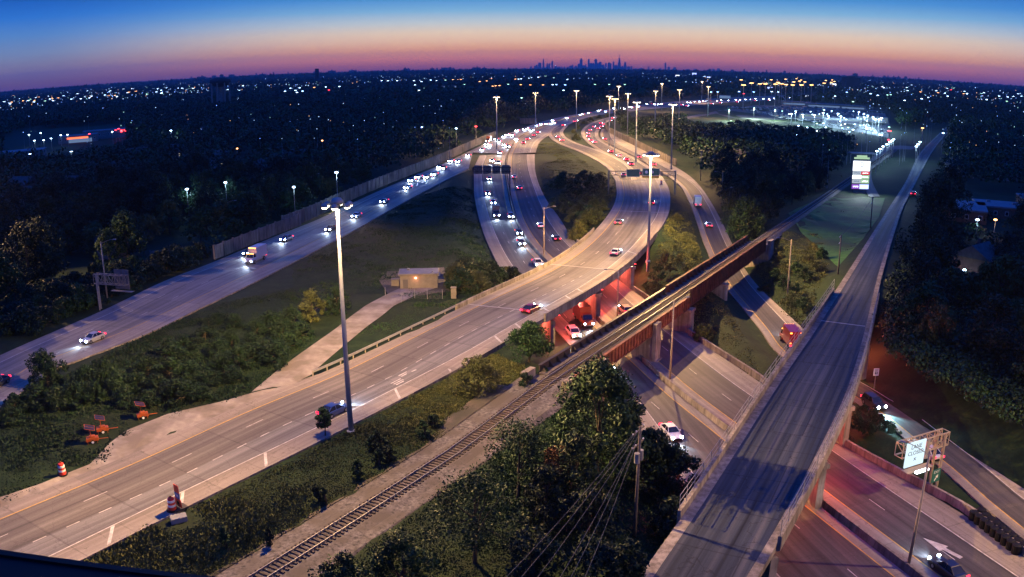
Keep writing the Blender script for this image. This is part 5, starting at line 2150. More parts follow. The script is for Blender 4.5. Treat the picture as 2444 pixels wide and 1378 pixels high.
def drum(px, py, label, rd=None):
    P = gp(px, py) if rd is None else Vector((*G(px, py, rd)[:2], rd))
    t_ = thing('traffic_drum', label, 'traffic drum', tuple(P), group='striped traffic drums')
    mb_ = MB()
    z = 0.08
    prof = [(.29, .08), (.29, .3), (.27, .3), (.27, .52), (.25, .52), (.25, .74), (.23, .74), (.23, .95), (.1, .98), (0, .98)]
    mb_.lathe([(0.0, .02), (.29, .02)] + prof, 16)
    mb_.build('barrel', REDP, t_)
    m2 = MB()
    for z0, z1, r_ in ((.33, .49, .275), (.66, .82, .262)):
        m2.lathe([(r_, z0), (r_ + .004, z1)], 16)
    m2.build('reflective_bands', SIGNW, t_)
    MB().lathe([(.42, 0), (.42, .08), (.3, .1)], 16).build('rubber_base', BLACKP, t_)
    MB().bar((0, 0, .98), (0, 0, 1.12), .12, .06).build('beacon', ORANGE, t_)
    t_.scale = (1.55,) * 3
    return t_


drum(150, 1134, 'red and white traffic drum on the grass edge left of the lit ramp')
drum(412, 1218, 'red and white traffic drum at the foot of the tall red route sign', .08)
drum(1578, 441, 'red traffic drum on the ramp shoulder right of the yellow exit panel', .3)
# tall red board with the blue route shield panel
P = Vector((*G(428, 1214, .05)[:2], .05))
t = thing('route_sign', 'tall red board with a blue route panel standing on the ramp shoulder beside a drum', 'sign', tuple(P), R(-38))
hz = up_at(P, 1158, 418) - P.z
MB().box((0, .08, hz * .5), (.12, .1, hz)).box((0, 0, .1), (1.2, 1.6, .14)).build('stand', DARKST, t)
MB().box((0, 0, hz * .84), (.95, .06, hz * .32)).build('red_panel', REDP, t)
bp = MB().box((0, 0, hz * .55), (.95, .06, hz * .24)).build('route_panel', BLUEP, t)
text('94', .55, (0, -.035, hz * .55), math.pi / 2, 0, SIGNW, bp)
MB().box((0, 0, hz * .26), (1.25, .06, hz * .32)).build('red_panel', REDP, t)
MB().box((0.0, -.06, hz * .26), (.34, .06, .34), 0).build('arrow_panel', BLACKP, t)
# concrete block in the grass below
P = gp(427, 1242)
o = MB().box((0, 0, .2), (1.7, 1.1, .6)).build('inlet_box', ROOFB)
o.location = P
o.rotation_euler = (0, 0, R(30))
tag(o, 'grey concrete drain box in the grass under the red route sign', 'drain box')
# impact barrels
sb = MB().lathe([(0, 0), (.44, 0), (.46, .5), (.44, .95), (.3, 1.02), (0, 1.04)], 14).lathe([(.47, .88), (.49, .93), (.47, .98)], 14).mesh('sand_barrel', BLACKP)
for k in range(9):
    f = k / 8
    for rr_ in (-.55, .55):
        a, b = G(2330, 1238, -5.4), G(2432, 1318, -5.4)
        d = (b - a).normalized()
        p = a + (b - a) * f + Vector((-d.y, d.x, 0)) * rr_
        o = bpy.data.objects.new('sand_barrel', sb)
        COL.objects.link(o)
        o.location = (p.x, p.y, gz(p.x, p.y) + .02)
        o.scale = (1.15, 1.15, 1.35)
        tag(o, 'black sand barrel in the double row guarding the wall end at the lower right', 'sand barrel', 'black sand barrels at the ramp gore')

# ------------------------------------------------------------------ pump house, cabinet, fence
P = gp(1000, 690)
t = thing('pump_house', 'small flat roofed cream building with a red lamp over its wall', 'building', tuple(P), R(4))
w_ = 7.6
MB().box((0, 2.4, 1.1), (w_, 4.6, 3.6)).build('walls', CREAM, t)
rf = MB().box((0, 2.4, 3.02), (w_ + .7, 5.2, .24)).build('roof', CREAM, t)
MB().box((0, 2.4, 3.16), (w_ + .3, 4.8, .06)).build('roof_deck', ROOFB, rf)
MB().box((-2.2, 3.4, 3.35), (.5, .5, .4)).build('roof_vent', GALV, rf)
MB().box((2.8, 1.0, 3.3), (.35, .35, .3)).build('roof_vent', GALV, rf)
MB().box((-2.7, .08, .95), (1.0, .08, 2.1)).build('door', DOOR, t)
MB().box((w_ / 2 + .03, 2.2, .95), (.08, 1.0, 2.1)).build('door', DOOR, t)
wl = MB().box((-.6, .02, 2.3), (.32, .2, .28)).build('wall_lamp', L_RED, t)
wl.data.materials[0] = emit('pump_house_lamp_glow', (1.0, .22, .12), 25)
light('lamp_light', 'POINT', (-.6, -.45, 2.2), 45, (1.0, .32, .16), t, .1)
MB().tube((w_ / 2 + .3, 1.2, 2.4), (w_ / 2 + .3, 1.2, 2.9), .25, None, 10).build('wall_fan', SIGNW, t)
P = gp(1083, 712)
t = tag(MB().box((0, 0, 1.0), (1.0, .8, 2.3)).box((0, 0, 2.18), (1.15, .95, .1)).box((0, -.41, 1.05), (.8, .03, 1.9)).build('control_cabinet', CREAM), 'cream metal control cabinet beside the round bush by the ramp bridge', 'cabinet')
t.location = P
P = gp(944, 683)
t = tag(MB().box((0, 0, .7), (1.6, 1.0, 1.5)).box((0, 0, 1.48), (1.75, 1.15, .1)).build('transformer_box', CREAM), 'low cream transformer box left of the small building', 'cabinet')
t.location = P
fp = [(920, 708), (958, 722), (990, 712), (1020, 714), (1056, 714)]
FP_ = [gp(*p) for p in fp]
t = thing('chain_link_fence', 'thin chain link fence with pale posts in front of the small building', 'fence', tuple(FP_[0]))
for p in FP_:
    q = p - FP_[0]
    MB().tube((q.x, q.y, q.z - .3), (q.x, q.y, q.z + 1.9), .06, None, 6).build('post', GALV, t)
mb = MB()
for a, b in zip(FP_[1:-1], FP_[2:]):
    a, b = a - FP_[0], b - FP_[0]
    for h in np.arange(0.1, 1.9, .22):
        mb.bar((a.x, a.y, a.z + h), (b.x, b.y, b.z + h), .014)
mb.build('mesh', GALV, t)

# ------------------------------------------------------------------ wooden utility poles and wires


def util_pole(px, py, top, label, rz, near):
    P = gp(px, py)
    tz = up_at(P, top[1], top[0])
    h = tz - P.z
    t_ = thing('utility_pole', label, 'utility pole', tuple(P), rz)
    MB().tube((0, 0, -.6), (0, 0, h), .19, .13, 12).build('pole', WOODP, t_, True)
    pts = []
    for k, z in enumerate((h - .5, h - 1.9)):
        c_ = MB().box((0, .16, z), (2.7, .11, .14)).build('crossarm', WOODP, t_)
        for x in (-1.25, -.5, .5, 1.25):
            MB().lathe([(.05, .07), (.09, .1), (.06, .2), (0, .22)], 8, c=(x, .16, z)).build('insulator', SIGNW, c_)
            pts.append(Vector((x, .16, z + .2)))
    if near:
        MB().tube((-.42, 0, h - 3.6), (-.42, 0, h - 2.6), .27, None, 12).build('transformer', GALV, t_)
        MB().tube((.42, 0, h - 3.6), (.42, 0, h - 2.6), .27, None, 12).build('transformer', GALV, t_)
    Rm = Matrix.Rotation(rz, 4, 'Z')
    return P, [P + (Rm @ q) for q in pts]


def wire(a, b, sag, label, group, r_=.022):
    mb_ = MB()
    n = 14
    pts = []
    for i in range(n + 1):
        f = i / n
        p = a + (b - a) * f
        pts.append(Vector((p.x, p.y, p.z - sag * 4 * f * (1 - f))) - a)
    for u, v_ in zip(pts[:-1], pts[1:]):
        mb_.tube(u, v_, r_, None, 5, cap=False)
    o_ = mb_.build('power_line', WIREM)
    o_.location = a
    return tag(o_, label, 'power line', group)


Pa, wa = util_pole(1514, 1280, (1531, 1018), 'wooden utility pole with crossarms and transformers among the bottom trees', R(58), True)
ends = [(1188, 1392), (1226, 1392), (1268, 1392), (1325, 1392), (1352, 1392), (1388, 1392)]
for k, (px, py) in enumerate(ends):
    b = at_dist(px, py, 46)
    d = b - wa[k]
    b = wa[k] + d * 1.5
    b.z += .6
    wire(wa[k], b, .7, 'thin power line running from the bottom utility pole down out of the picture', 'power lines at the bottom utility pole')
Pb, wb = util_pole(2000, 655, (2003, 560), 'utility pole left of the dark overpass street', R(60), False)
Pc, wc = util_pole(2077, 545, (2082, 470), 'farther utility pole beside the grass field of the tall lit sign', R(60), False)
for k in range(4):
    wire(wb[k], wc[k], .9, 'thin power line between the two far utility poles', 'power lines beside the overpass street', .018)

# ------------------------------------------------------------------ tall lit shopping sign
P = gp(2055, 462)
D = math.hypot(P.x, P.y)


def sg_pt(px, py):
    d = ray(px, py)
    return d[0] / d[1] * P.y - P.x, CAM_H + P.y * d[2] / d[1] - P.z


t = thing('pylon_sign', 'tall glowing white shopping centre sign with coloured tenant panels', 'sign', tuple(P))
(xl, zt), (xr, zb) = sg_pt(2037, 384), sg_pt(2073, 452)
MB().box(((xl + xr) / 2, .5, (zb) / 2 - .3), ((xr - xl) * .7, .5, zb + .8)).build('base', ALU, t)
MB().box(((xl + xr) / 2, .45, (zb + zt) / 2), (xr - xl + .25, .7, zt - zb + .2)).build('frame', ALU, t)
H_ = zt - zb
W_ = xr - xl
cx = (xl + xr) / 2


def sp_(name, x0, x1, f0, f1, mat):
    o_ = MB().box((xl + W_ * (x0 + x1) / 2, .06, zt - H_ * (f0 + f1) / 2), (W_ * (x1 - x0) - .08, .1, H_ * (f1 - f0) - .08)).build(name, mat, t)
    if name == 'tenant_panel':      # blurred lettering of the tenants, too small to read
        mb_ = MB()
        n = random.choice([5, 6, 7, 8])
        for q in range(n):
            mb_.box((xl + W_ * (x0 + (x1 - x0) * (.16 + .68 * (q + .5) / n)), .0, zt - H_ * ((f0 + f1) / 2 + random.uniform(-.008, .008))), (W_ * (x1 - x0) * .68 / n * .7, .03, H_ * (f1 - f0) * random.uniform(.2, .34)))
        mb_.build('lettering', PANEL_DIM if mat in (PANEL_W, PANEL_GREY) else PANEL_W, o_)
    return o_


pb_ = sp_('main_panel', 0, 1, .0, .36, PANEL_W)
mb = MB()
zc = zt - H_ * .13
for r0, r1 in ((.62, .95), (0.0, .28)):
    n = 24
    for i in range(n):
        a0, a1 = 2 * math.pi * i / n, 2 * math.pi * (i + 1) / n
        mb.quad([(cx + r * math.sin(a), -.005, zc + r * math.cos(a)) for r, a in ((r0, a0), (r1, a0), (r1, a1), (r0, a1))])
mb.build('ring_emblem', RING_G, pb_)
sp_('tenant_panel', 0, .5, .37, .49, PANEL_GREY)
sp_('tenant_panel', .5, 1, .37, .49, PANEL_R)
sp_('tenant_panel', 0, .52, .50, .64, PANEL_W)
sp_('tenant_panel', .52, 1, .50, .64, PANEL_G)
sp_('tenant_panel', 0, .5, .65, .80, PANEL_GREY)
sp_('tenant_panel', .5, 1, .65, .80, PANEL_G)
sp_('tenant_panel', 0, .45, .83, 1, PANEL_P)
sp_('tenant_panel', .45, 1, .83, 1, PANEL_B)
MB().box((cx, .2, zt + 1.0), (W_ * .9, .2, .7)).box((cx, .2, zt + 1.75), (W_ * .6, .2, .7)).build('roof_lettering', PANEL_G, t)
light('sign_light', 'AREA', (cx, -.8, (zb + zt) / 2), 7000, (.75, .9, 1), t, shape='RECTANGLE', size=W_, size_y=H_).rotation_euler = (R(-72), 0, 0)
a, b = gp(2030, 372), gp(2084, 374)

# far canopy bar above the sign: a lit store canopy behind it
P = at_dist(2057, 366, D * 1.35)
t = thing('store_canopy', 'long pale canopy edge showing above the tall shopping sign', 'canopy', (P.x, P.y, 0))
MB().box((0, 0, P.z), (13.5, 5, .6)).build('roof', ROOFB, t)
MB().box((-6, 0, P.z / 2), (.3, .3, P.z)).build('column', GALV, t)
MB().box((6, 0, P.z / 2), (.3, .3, P.z)).build('column', GALV, t)

# ------------------------------------------------------------------ plants
def leaf_cloud(n, centers, radii, size, g, flat=.55):
    """n random leaf quads gathered in clumps"""
    k = g.integers(0, len(centers), n)
    d = g.normal(size=(n, 3))
    d /= np.linalg.norm(d, axis=1)[:, None]
    rr = radii[k] * (0.45 + 0.6 * g.random(n) ** .6)
    c = centers[k] + d * rr[:, None]
    a = g.normal(size=(n, 3))
    a /= np.linalg.norm(a, axis=1)[:, None]
    b = np.cross(a, d + .3 * g.normal(size=(n, 3)))
    b /= np.linalg.norm(b, axis=1)[:, None] + 1e-9
    s = size * (.35 + 1.25 * g.random(n) ** 1.5)[:, None]
    a, b = a * s, b * s * flat
    v = np.stack([c - a, c - b * .9, c + a, c + b * .9], axis=1).reshape(-1, 3)
    q = np.arange(4 * n).reshape(n, 4)
    return v, q


def crown_mesh(name, seed, h0, h1, r, n, size, mat, clumps=26, top=.75):
    """crown between heights h0,h1 and radius r"""
    g = np.random.default_rng(seed)
    cs, rs = [], []
    for _ in range(int(clumps * 1.5)):
        t_ = g.random()
        z = h0 + (h1 - h0) * t_
        prof = math.sin(math.pi * min(1, .18 + .82 * t_ ** .8)) ** .6 if top > .5 else (1 - t_) ** .7
        ph = g.random() * 2 * math.pi
        rad = r * prof * (.3 + .68 * math.sqrt(g.random())) * (1 + .26 * math.sin(2 * ph + seed) + .16 * math.sin(3 * ph + 2.1 * seed))
        cs.append((rad * math.cos(ph), rad * math.sin(ph), z))
        rs.append(r * (.15 + .25 * g.random()))
    v, q = leaf_cloud(n, np.array(cs), np.array(rs), size, g)
    v[:, 2] = np.maximum(v[:, 2], .05)
    return np_mesh(name, v, q, mat), cs


def trunk_mesh(seed, h, h0, r, cs, limbs=9):
    mb_ = MB()
    random.seed(seed)
    mb_.tube((0, 0, -.6), (.1, .05, h0), r, r * .7, 8)
    mb_.tube((.1, .05, h0), (.1, -.1, h * .72), r * .7, r * .2, 7)
    for k in range(limbs):
        c_ = cs[k % len(cs)]
        z = h0 * .75 + (h * .6 - h0 * .75) * random.random()
        mid = (c_[0] * .45, c_[1] * .45, z + (c_[2] - z) * .55)
        mb_.tube((.08, 0, z), mid, r * .38, r * .22, 6)
        mb_.tube(mid, c_, r * .22, r * .06, 5)
    return mb_.mesh('trunk', BARK)


def make_tree(name, seed, h, r, n, size, mat, label, h0=None, clumps=30, cat='tree', group=None, trunk_r=.22):
    h0 = h * .22 if h0 is None else h0
    cm, cs = crown_mesh('crown', seed, h0, h * .96, r, n, size, mat, clumps)
    tm = trunk_mesh(seed, h, h0, trunk_r, cs)
    t_ = thing(name, label, cat, (0, 0, 0), 0, group, link=False)
    a = bpy.data.objects.new('trunk', tm)
    b = bpy.data.objects.new('crown', cm)
    a.parent = t_
    b.parent = t_
    return t_, {t_: [a, b]}


def tree_at(base, top_py, w_px, name, label, mat, n=5200, size=.3, seed=1, group=None, h0f=.22, clumps=34, cat='tree', trunk_r=.24, sink=0):
    P = gp(*base)
    h = up_at(P, top_py, base[0]) - P.z
    D_ = math.sqrt(P.x ** 2 + P.y ** 2 + 40 ** 2)
    r = w_px / 2 * D_ / 2018
    t_, k = make_tree(name, seed, h, r, n, size, mat, label, h * h0f, clumps, cat, group, trunk_r)
    return dup(t_, (P.x, P.y, P.z - sink), 0, label, group, cat, k)


# foreground trees, each its own
tree_at((1424, 1135), 868, 236, 'leafy_tree', 'big dense green tree at the near end of the railway bridge', LEAF, 22800, 0.186, 11, clumps=48)
tree_at((1237, 1190), 1005, 180, 'bare_tree', 'thin half bare tree right of the railway track, with its fork showing', LEAF, 6240, 0.136, 12, h0f=.3, clumps=34)
tree_at((1133, 1345), 1128, 210, 'bare_tree', 'thin tree with spreading bare branches at the bottom centre of the picture', LEAF, 6480, 0.136, 13, h0f=.3, clumps=40)
tree_at((1600, 1215), 1065, 130, 'leafy_tree', 'dense dark tree beside the near side of the overpass', LEAFD, 12480, 0.174, 14, clumps=30)
tree_at((1300, 1250), 1120, 130, 'dark_shrub', 'dark shrub right of the bottom thin tree', LEAFD, 6500, .15, 18, h0f=.1, cat='shrub')
tree_at((1270, 1400), 1270, 150, 'dark_shrub', 'dark shrub at the bottom edge left of the power lines', LEAFD, 6500, .16, 22, h0f=.05, cat='shrub')
tree_at((1370, 1215), 1040, 150, 'leafy_tree', 'dark tree in front of the big dense green tree', LEAFD, 8000, .18, 61, h0f=.12)
tree_at((1545, 1185), 1030, 130, 'leafy_tree', 'dark tree directly behind the bottom utility pole', LEAFD, 10080, 0.174, 15, clumps=30)
tree_at((1480, 1100), 925, 110, 'leafy_tree', 'slim dark tree between the big green tree and the lower road', LEAFD, 9600, 0.167, 16, clumps=26)
tree_at((1330, 1180), 1065, 95, 'rusty_shrub', 'rust brown shrub between the two thin trees', LEAFB, 5280, 0.136, 17, h0f=.1, cat='shrub')
tree_at((965, 1420), 1285, 170, 'wide_shrub', 'wide green shrub at the bottom edge below the railway track', LEAF, 10080, 0.149, 19, h0f=.05, cat='shrub')
tree_at((820, 1430), 1330, 120, 'wide_shrub', 'small green shrub at the bottom edge nearest the track', LEAF, 4800, 0.136, 20, h0f=.05, cat='shrub')
tree_at((1400, 1290), 1180, 150, 'dark_shrub', 'dark shrub under the power lines', LEAFD, 7680, 0.155, 21, h0f=.05, cat='shrub')
tree_at((1420, 1410), 1300, 160, 'dark_shrub', 'dark shrub at the bottom edge under the lowest power lines', LEAFD, 7680, 0.155, 23, h0f=.05, cat='shrub')
tree_at((1590, 1300), 1190, 90, 'dark_shrub', 'dark shrub hugging the overpass parapet', LEAFD, 5280, 0.155, 24, h0f=.05, cat='shrub')
tree_at((1500, 1390), 1290, 90, 'dark_shrub', 'dark shrub right of the utility pole foot', LEAFD, 5280, 0.155, 25, h0f=.05, cat='shrub')
tree_at((1262, 862), 775, 100, 'leafy_tree', 'green tree leaning against the near face of the ramp bridge', LEAF, 8640, 0.186, 26)
tree_at((1140, 945), 858, 100, 'pale_bush', 'pale olive bush below the lit ramp beside the track', LEAFY, 7680, 0.161, 27, h0f=.06, cat='shrub')
tree_at((1090, 688), 632, 68, 'round_bush', 'round olive tree right of the small cream building', LEAFY, 7200, 0.211, 28, h0f=.06, cat='tree')
tree_at((776, 1045), 972, 42, 'young_tree', 'young lone tree at the ramp edge behind the blue car', LEAF, 3600, 0.124, 29, h0f=.35, trunk_r=.1)
tree_at((745, 765), 695, 66, 'brown_bush', 'brownish bush left of the mast pole, largest of its group', LEAFY, 6240, 0.186, 30, h0f=.06, cat='shrub')
tree_at((808, 748), 688, 60, 'brown_bush', 'dim bush touching the left side of the mast pole', LEAFD, 5280, 0.186, 31, h0f=.06, cat='shrub')
tree_at((115, 925), 838, 74, 'leafy_tree', 'lone feathery tree at the left above the dark bushes', LEAFD, 6240, 0.174, 32, h0f=.15)
tree_at((1680, 815), 775, 48, 'pale_bush', 'pale bush on the grass between the right pier and the overpass', LEAFY, 4320, 0.174, 33, h0f=.06, cat='shrub')
tree_at((900, 1075), 1030, 44, 'pine_sapling', 'dark upright sapling at the gravel edge, middle of the row', LEAFD, 3600, 0.124, 34, h0f=.05, cat='shrub')
# row of dark bushes between the track and the lit ramp
rowb_ = [(1035, 1020, 978, 44), (1012, 1045, 995, 46), (930, 1100, 1055, 48), (905, 1110, 1062, 40), (855, 1140, 1088, 40), (760, 1195, 1140, 30),
        (645, 1305, 1245, 22), (540, 1310, 1245, 28), (775, 1200, 1150, 18), (1255, 925, 880, 50), (1300, 905, 868, 40)]
rowb = [(x, y, y - (y - tp) * .8, w_ * .72) for x, y, tp, w_ in rowb_]
for i, (x, y, tp, w_) in enumerate(rowb):
    tree_at((x, y), tp, w_, 'dark_bush', 'dark bush in the loose row between the railway track and the lit ramp', [LEAFD, LEAF, LEAFD][i % 3], 3000, .125, 40 + i, 'bushes between track and ramp', .05, 16, 'shrub')
# shared bush kinds
BUSH = []
for i in range(4):
    BUSH.append(make_tree('round_shrub', 70 + i, 3.0, 2.1, 4200, .15, [LEAFD, LEAF, LEAFD, LEAFY][i], 'x', .15, 20, 'shrub'))


def put(kind, px, py, s, label, group, cat='shrub', z=None):
    P = gp(px, py)
    t_, k = kind
    return dup(t_, P, random.random() * 6.28, label, group, cat, k, None, (s * random.uniform(.85, 1.2), s * random.uniform(.85, 1.2), s * random.uniform(.8, 1.15)))


random.seed(5)
bed = [(405, 850), (440, 828), (490, 800), (520, 840), (555, 815), (590, 850), (535, 880), (600, 812), (640, 835), (670, 800), (560, 900), (500, 905), (455, 890), (410, 900), (690, 820), (720, 790), (650, 775),
       (615, 785), (700, 770), (355, 890), (330, 920), (380, 930), (280, 930), (230, 945), (300, 955), (180, 955), (140, 965), (90, 960), (40, 975), (20, 1000), (430, 945), (480, 940), (350, 960), (570, 865), (660, 860),
       (520, 760), (560, 770), (500, 770), (210, 915), (255, 905)]
for x, y in bed:
    put(BUSH[random.choice([0, 2])], x, y + 12, random.uniform(.75, 1.15), 'rounded dark bush in the planted bed between the left highway and the driveway', 'bushes in the bed beside the left highway')
gore = [(1330, 440), (1350, 470), (1375, 455), (1400, 480), (1420, 460), (1440, 450), (1410, 440), (1385, 500), (1420, 500), (1400, 520), (1370, 520), (1385, 540), (1360, 500), (1345, 430), (1395, 420), (1430, 430), (1340, 490),
        (1440, 475), (1378, 560), (1410, 525)]
for x, y in gore:
    put(BUSH[random.choice([3, 2, 3, 3, 1])], x, y + 10, random.uniform(1.0, 1.7), 'scrubby bush inside the grass loop between ramp and lower road', 'bushes inside the ramp loop')
slope = [(1560, 690), (1580, 660), (1600, 640), (1620, 620), (1590, 610), (1570, 640), (1610, 590), (1640, 640), (1560, 660), (1630, 570), (1600, 550), (1615, 520), (1545, 680), (1650, 610)]
for x, y in slope:
    put(BUSH[random.choice([3, 1, 3])], x, y + 6, random.uniform(.45, .75), 'olive scrub bush on the slope between the ramp bridge and the right ramp', 'bushes on the slope by the ramp bridge')
isl = [(1395, 296), (1410, 289), (1430, 283), (1380, 308), (1370, 318), (1450, 279), (1375, 335)]
for x, y in isl:
    put(BUSH[3], x, y, random.uniform(.9, 1.3), 'low bush on the grass island inside the tail light bend', 'bushes on the far grass island')
fence_b = [(1100, 690), (1125, 668), (1150, 655), (1170, 650), (1195, 665), (1210, 660), (1180, 680), (1140, 690), (1110, 655), (1225, 665), (1160, 690)]
for x, y in fence_b:
    put(BUSH[random.choice([0, 1, 3])], x, y + 4, random.uniform(.9, 1.4), 'bush on the slope between the round olive tree and the lower road', 'bushes on the slope by the lower road')
rs = [(1830, 690), (1850, 660), (1870, 680), (1900, 640), (1930, 620), (1950, 640), (1920, 660), (1880, 640), (1840, 640), (1860, 610), (1900, 690), (1940, 590), (1820, 600), (1960, 610), (1890, 720), (1915, 730)]
for x, y in rs:
    put(BUSH[random.choice([3, 1, 2, 3])], x, y + 6, random.uniform(.5, .85), 'scrub bush on the slope between the right ramp and the overpass', 'bushes on the slope by the overpass')
for x, y in ((60, 795), (110, 775), (150, 757), (190, 742), (215, 733), (268, 708), (300, 695), (330, 684), (365, 668), (400, 652), (430, 640), (460, 628), (350, 655), (300, 676), (250, 696), (200, 712), (150, 730), (100, 750), (50, 775),
             (420, 622), (20, 798), (320, 645), (380, 636), (280, 655), (230, 680), (180, 700), (130, 720), (80, 740), (30, 765), (480, 616)):
    put(BUSH[random.choice([0, 0, 1, 2])], x, y, random.uniform(.9, 1.7), 'dark scrub bush along the edge of the left woods beside the highway', 'scrub bushes by the left highway')
rs = [(2060, 985), (2080, 1000), (2100, 1020), (2120, 1030), (2040, 1000), (2075, 1030), (2050, 1020)]
for x, y in rs:
    put(BUSH[random.choice([0, 2])], x, y + 6, random.uniform(.45, .7), 'dark bush on the strip behind the lane closed sign', 'bushes behind the lane closed sign')

# ------------------------------------------------------------------ woods
EXC = [[(0, 838), (250, 735), (500, 612), (760, 505), (930, 425), (1050, 378), (1130, 340), (1290, 278), (1450, 250), (1700, 230), (1960, 221), (1960, 238), (1800, 246), (1700, 256), (1560, 268), (1480, 285), (1460, 300),
        (1500, 328), (1600, 375), (1660, 402), (1710, 452), (1748, 530), (1775, 575), (1830, 545), (1880, 520), (1990, 480), (2090, 470), (2110, 480), (2160, 420), (2190, 365), (2230, 325), (2270, 290), (2295, 290),
        (2255, 335), (2200, 425), (2165, 497), (2150, 560), (2125, 660), (2095, 800), (2075, 880), (2215, 1005), (2275, 1045), (2460, 1165), (2700, 1330), (2700, 1700), (-500, 1700), (-500, 1100)],
       [(1640, 250), (1790, 246), (2110, 256), (2150, 290), (2140, 335), (2040, 322), (1940, 302), (1830, 290), (1720, 287), (1640, 278)],
       [(2040, 330), (2200, 325), (2190, 375), (2120, 380), (2075, 460), (2030, 460)],
       [(0, 330), (60, 310), (290, 296), (300, 345), (200, 372), (0, 400)],
       [(235, 560), (330, 545), (340, 600), (250, 615)], [(2235, 462), (2444, 462), (2444, 520), (2270, 515)], [(2280, 620), (2370, 620), (2380, 720), (2250, 720)]]
EXW = [[tuple(G(*p)[:2]) for p in poly] for poly in EXC]


def inside(poly, X, Y):
    r_ = np.zeros(len(X), bool)
    n = len(poly)
    for i in range(n):
        x0, y0 = poly[i]
        x1, y1 = poly[(i + 1) % n]
        c_ = ((y0 > Y) != (y1 > Y)) & (X < (x1 - x0) * (Y - y0) / (y1 - y0 + 1e-12) + x0)
        r_ ^= c_
    return r_


def allowed(X, Y):
    ok = np.ones(len(X), bool)
    for p in EXW:
        ok &= ~inside(p, X, Y)
    # keep the railway line clear
    d = np.stack([X, Y], 1) - RP0
    ok &= np.abs(d @ RN) > 6.5
    return ok


g = np.random.default_rng(21)
TREES = []
for i in range(8):
    h = [12, 10, 13, 9, 11, 14, 8.5, 10.5][i]
    TREES.append(make_tree('woodland_tree', 90 + i, h, [4.6, 4.0, 4.8, 3.6, 4.4, 5.0, 3.5, 4.2][i], 5200, .28, [LEAFD, LEAF, LEAFD, LEAF, LEAFD, LEAFD, LEAFY, LEAFD][i], 'x', h * .2, 34))
# candidate points on a jittered grid in view
cand = []
for yy in np.arange(70, 1250, 7.6):
    half = yy * .78 + 30
    xx = np.arange(-half, half, 7.6)
    cand.append(np.stack([xx, np.full(len(xx), yy)], 1))
cand = np.concatenate(cand)
cand += g.uniform(-3.2, 3.2, cand.shape)
ok = allowed(cand[:, 0], cand[:, 1])
cand = cand[ok]
gap = vnoise(cand[:, 0] * .028 + 3, cand[:, 1] * .028)
cand = cand[(gap > .2) & (g.random(len(cand)) > .12)]
ZONES = [[(1640, 252), (1790, 248), (1960, 243), (2112, 256), (2142, 300), (2132, 335), (2060, 318), (1950, 300), (1850, 288), (1760, 284), (1700, 290), (1640, 282)],
         [(1500, 235), (1640, 228), (1960, 215), (1965, 240), (1750, 252), (1640, 264), (1500, 275)], [(2022, 355), (2135, 355), (2130, 425), (2092, 430), (2092, 466), (2022, 470)],
         [(2085, 560), (2112, 480), (2200, 325), (2265, 315), (2190, 480), (2140, 560)], [(2078, 300), (2260, 300), (2215, 378), (2085, 378)],
         [(40, 308), (300, 298), (300, 328), (60, 345), (40, 345)], [(2248, 470), (2444, 474), (2444, 500), (2290, 500)], [(2288, 625), (2350, 625), (2340, 690), (2285, 690)],
         [(380, 588), (442, 580), (442, 632), (380, 636)], [(1795, 578), (2025, 393), (2055, 405), (1862, 556)], [(1500, 600), (1660, 420), (1770, 560), (1700, 620)],
         [(505, 628), (500, 596), (757, 490), (830, 462), (1130, 332), (1290, 280), (1290, 300), (1130, 365), (760, 530)], [(1448, 296), (1500, 318), (1610, 372), (1640, 400), (1600, 400), (1440, 320)],
         [(2000, 640), (2090, 540), (2130, 500), (2150, 560), (2110, 660), (2080, 790), (2060, 900)], [(2048, 880), (2112, 882), (2240, 1002), (2444, 1142), (2500, 1180), (2500, 1500), (1950, 1500), (1960, 1050)]]
hid = np.zeros(len(cand), bool)
low_hid = np.zeros(len(cand), bool)
scrub_ = (cand[:, 1] < 212) & (cand[:, 0] < 0) & (np.min(np.hypot(cand[:, None, 0] - ROADS['left_highway'].L[None, :90, 0], cand[:, None, 1] - ROADS['left_highway'].L[None, :90, 1]), axis=1) < 22)
hid |= scrub_
r5c = ROADS['right_ramp'].C[ROADS['right_ramp'].C[:, 1] < 140]
hid |= np.min(np.hypot(cand[:, None, 0] - r5c[None, :, 0], cand[:, None, 1] - r5c[None, :, 1]), axis=1) < 14
hid |= np.hypot(cand[:, 0] - 82, cand[:, 1] - 62) < 24
for f_ in (15.0, 12.5, 9.5, 6.5, 4.0, 2.0):
    for dx_ in (-3.0, 0, 3.0):
        qx, qy = project(cand[:, 0] + dx_, cand[:, 1], np.full(len(cand), f_))
        for zi_, p_ in enumerate(ZONES):
            if dx_ and zi_ in (6, 7, 8, 9):
                continue
            k_ = inside(p_, qx, qy)
            hid |= k_
            if f_ <= 4.0:
                low_hid |= k_
    qx, qy = project(cand[:, 0], cand[:, 1], np.full(len(cand), f_))
    for lx_, ly_ in ((803, 412), (446, 452), (538, 436), (701, 447), (408, 312), (1136, 302), (1089, 307), (1007, 304), (566, 355), (769, 336), (2302, 645), (2333, 525), (2376, 525), (2068, 307)):
        hid |= (np.hypot(qx - lx_, qy - ly_) < 9)
scrub = cand[hid & ~low_hid & (np.min(np.hypot(cand[:, None, 0] - r5c[None, :, 0], cand[:, None, 1] - r5c[None, :, 1]), axis=1) > 9)]
cand = cand[~hid]
az_ = np.abs(np.arctan2(cand[:, 0], cand[:, 1]))
dist = np.hypot(cand[:, 0], cand[:, 1])
cand = cand[np.argsort(dist + 400 * (az_ > .66))]
NI = 290
zc = ground_z(cand[:NI, 0], cand[:NI, 1])
random.seed(9)
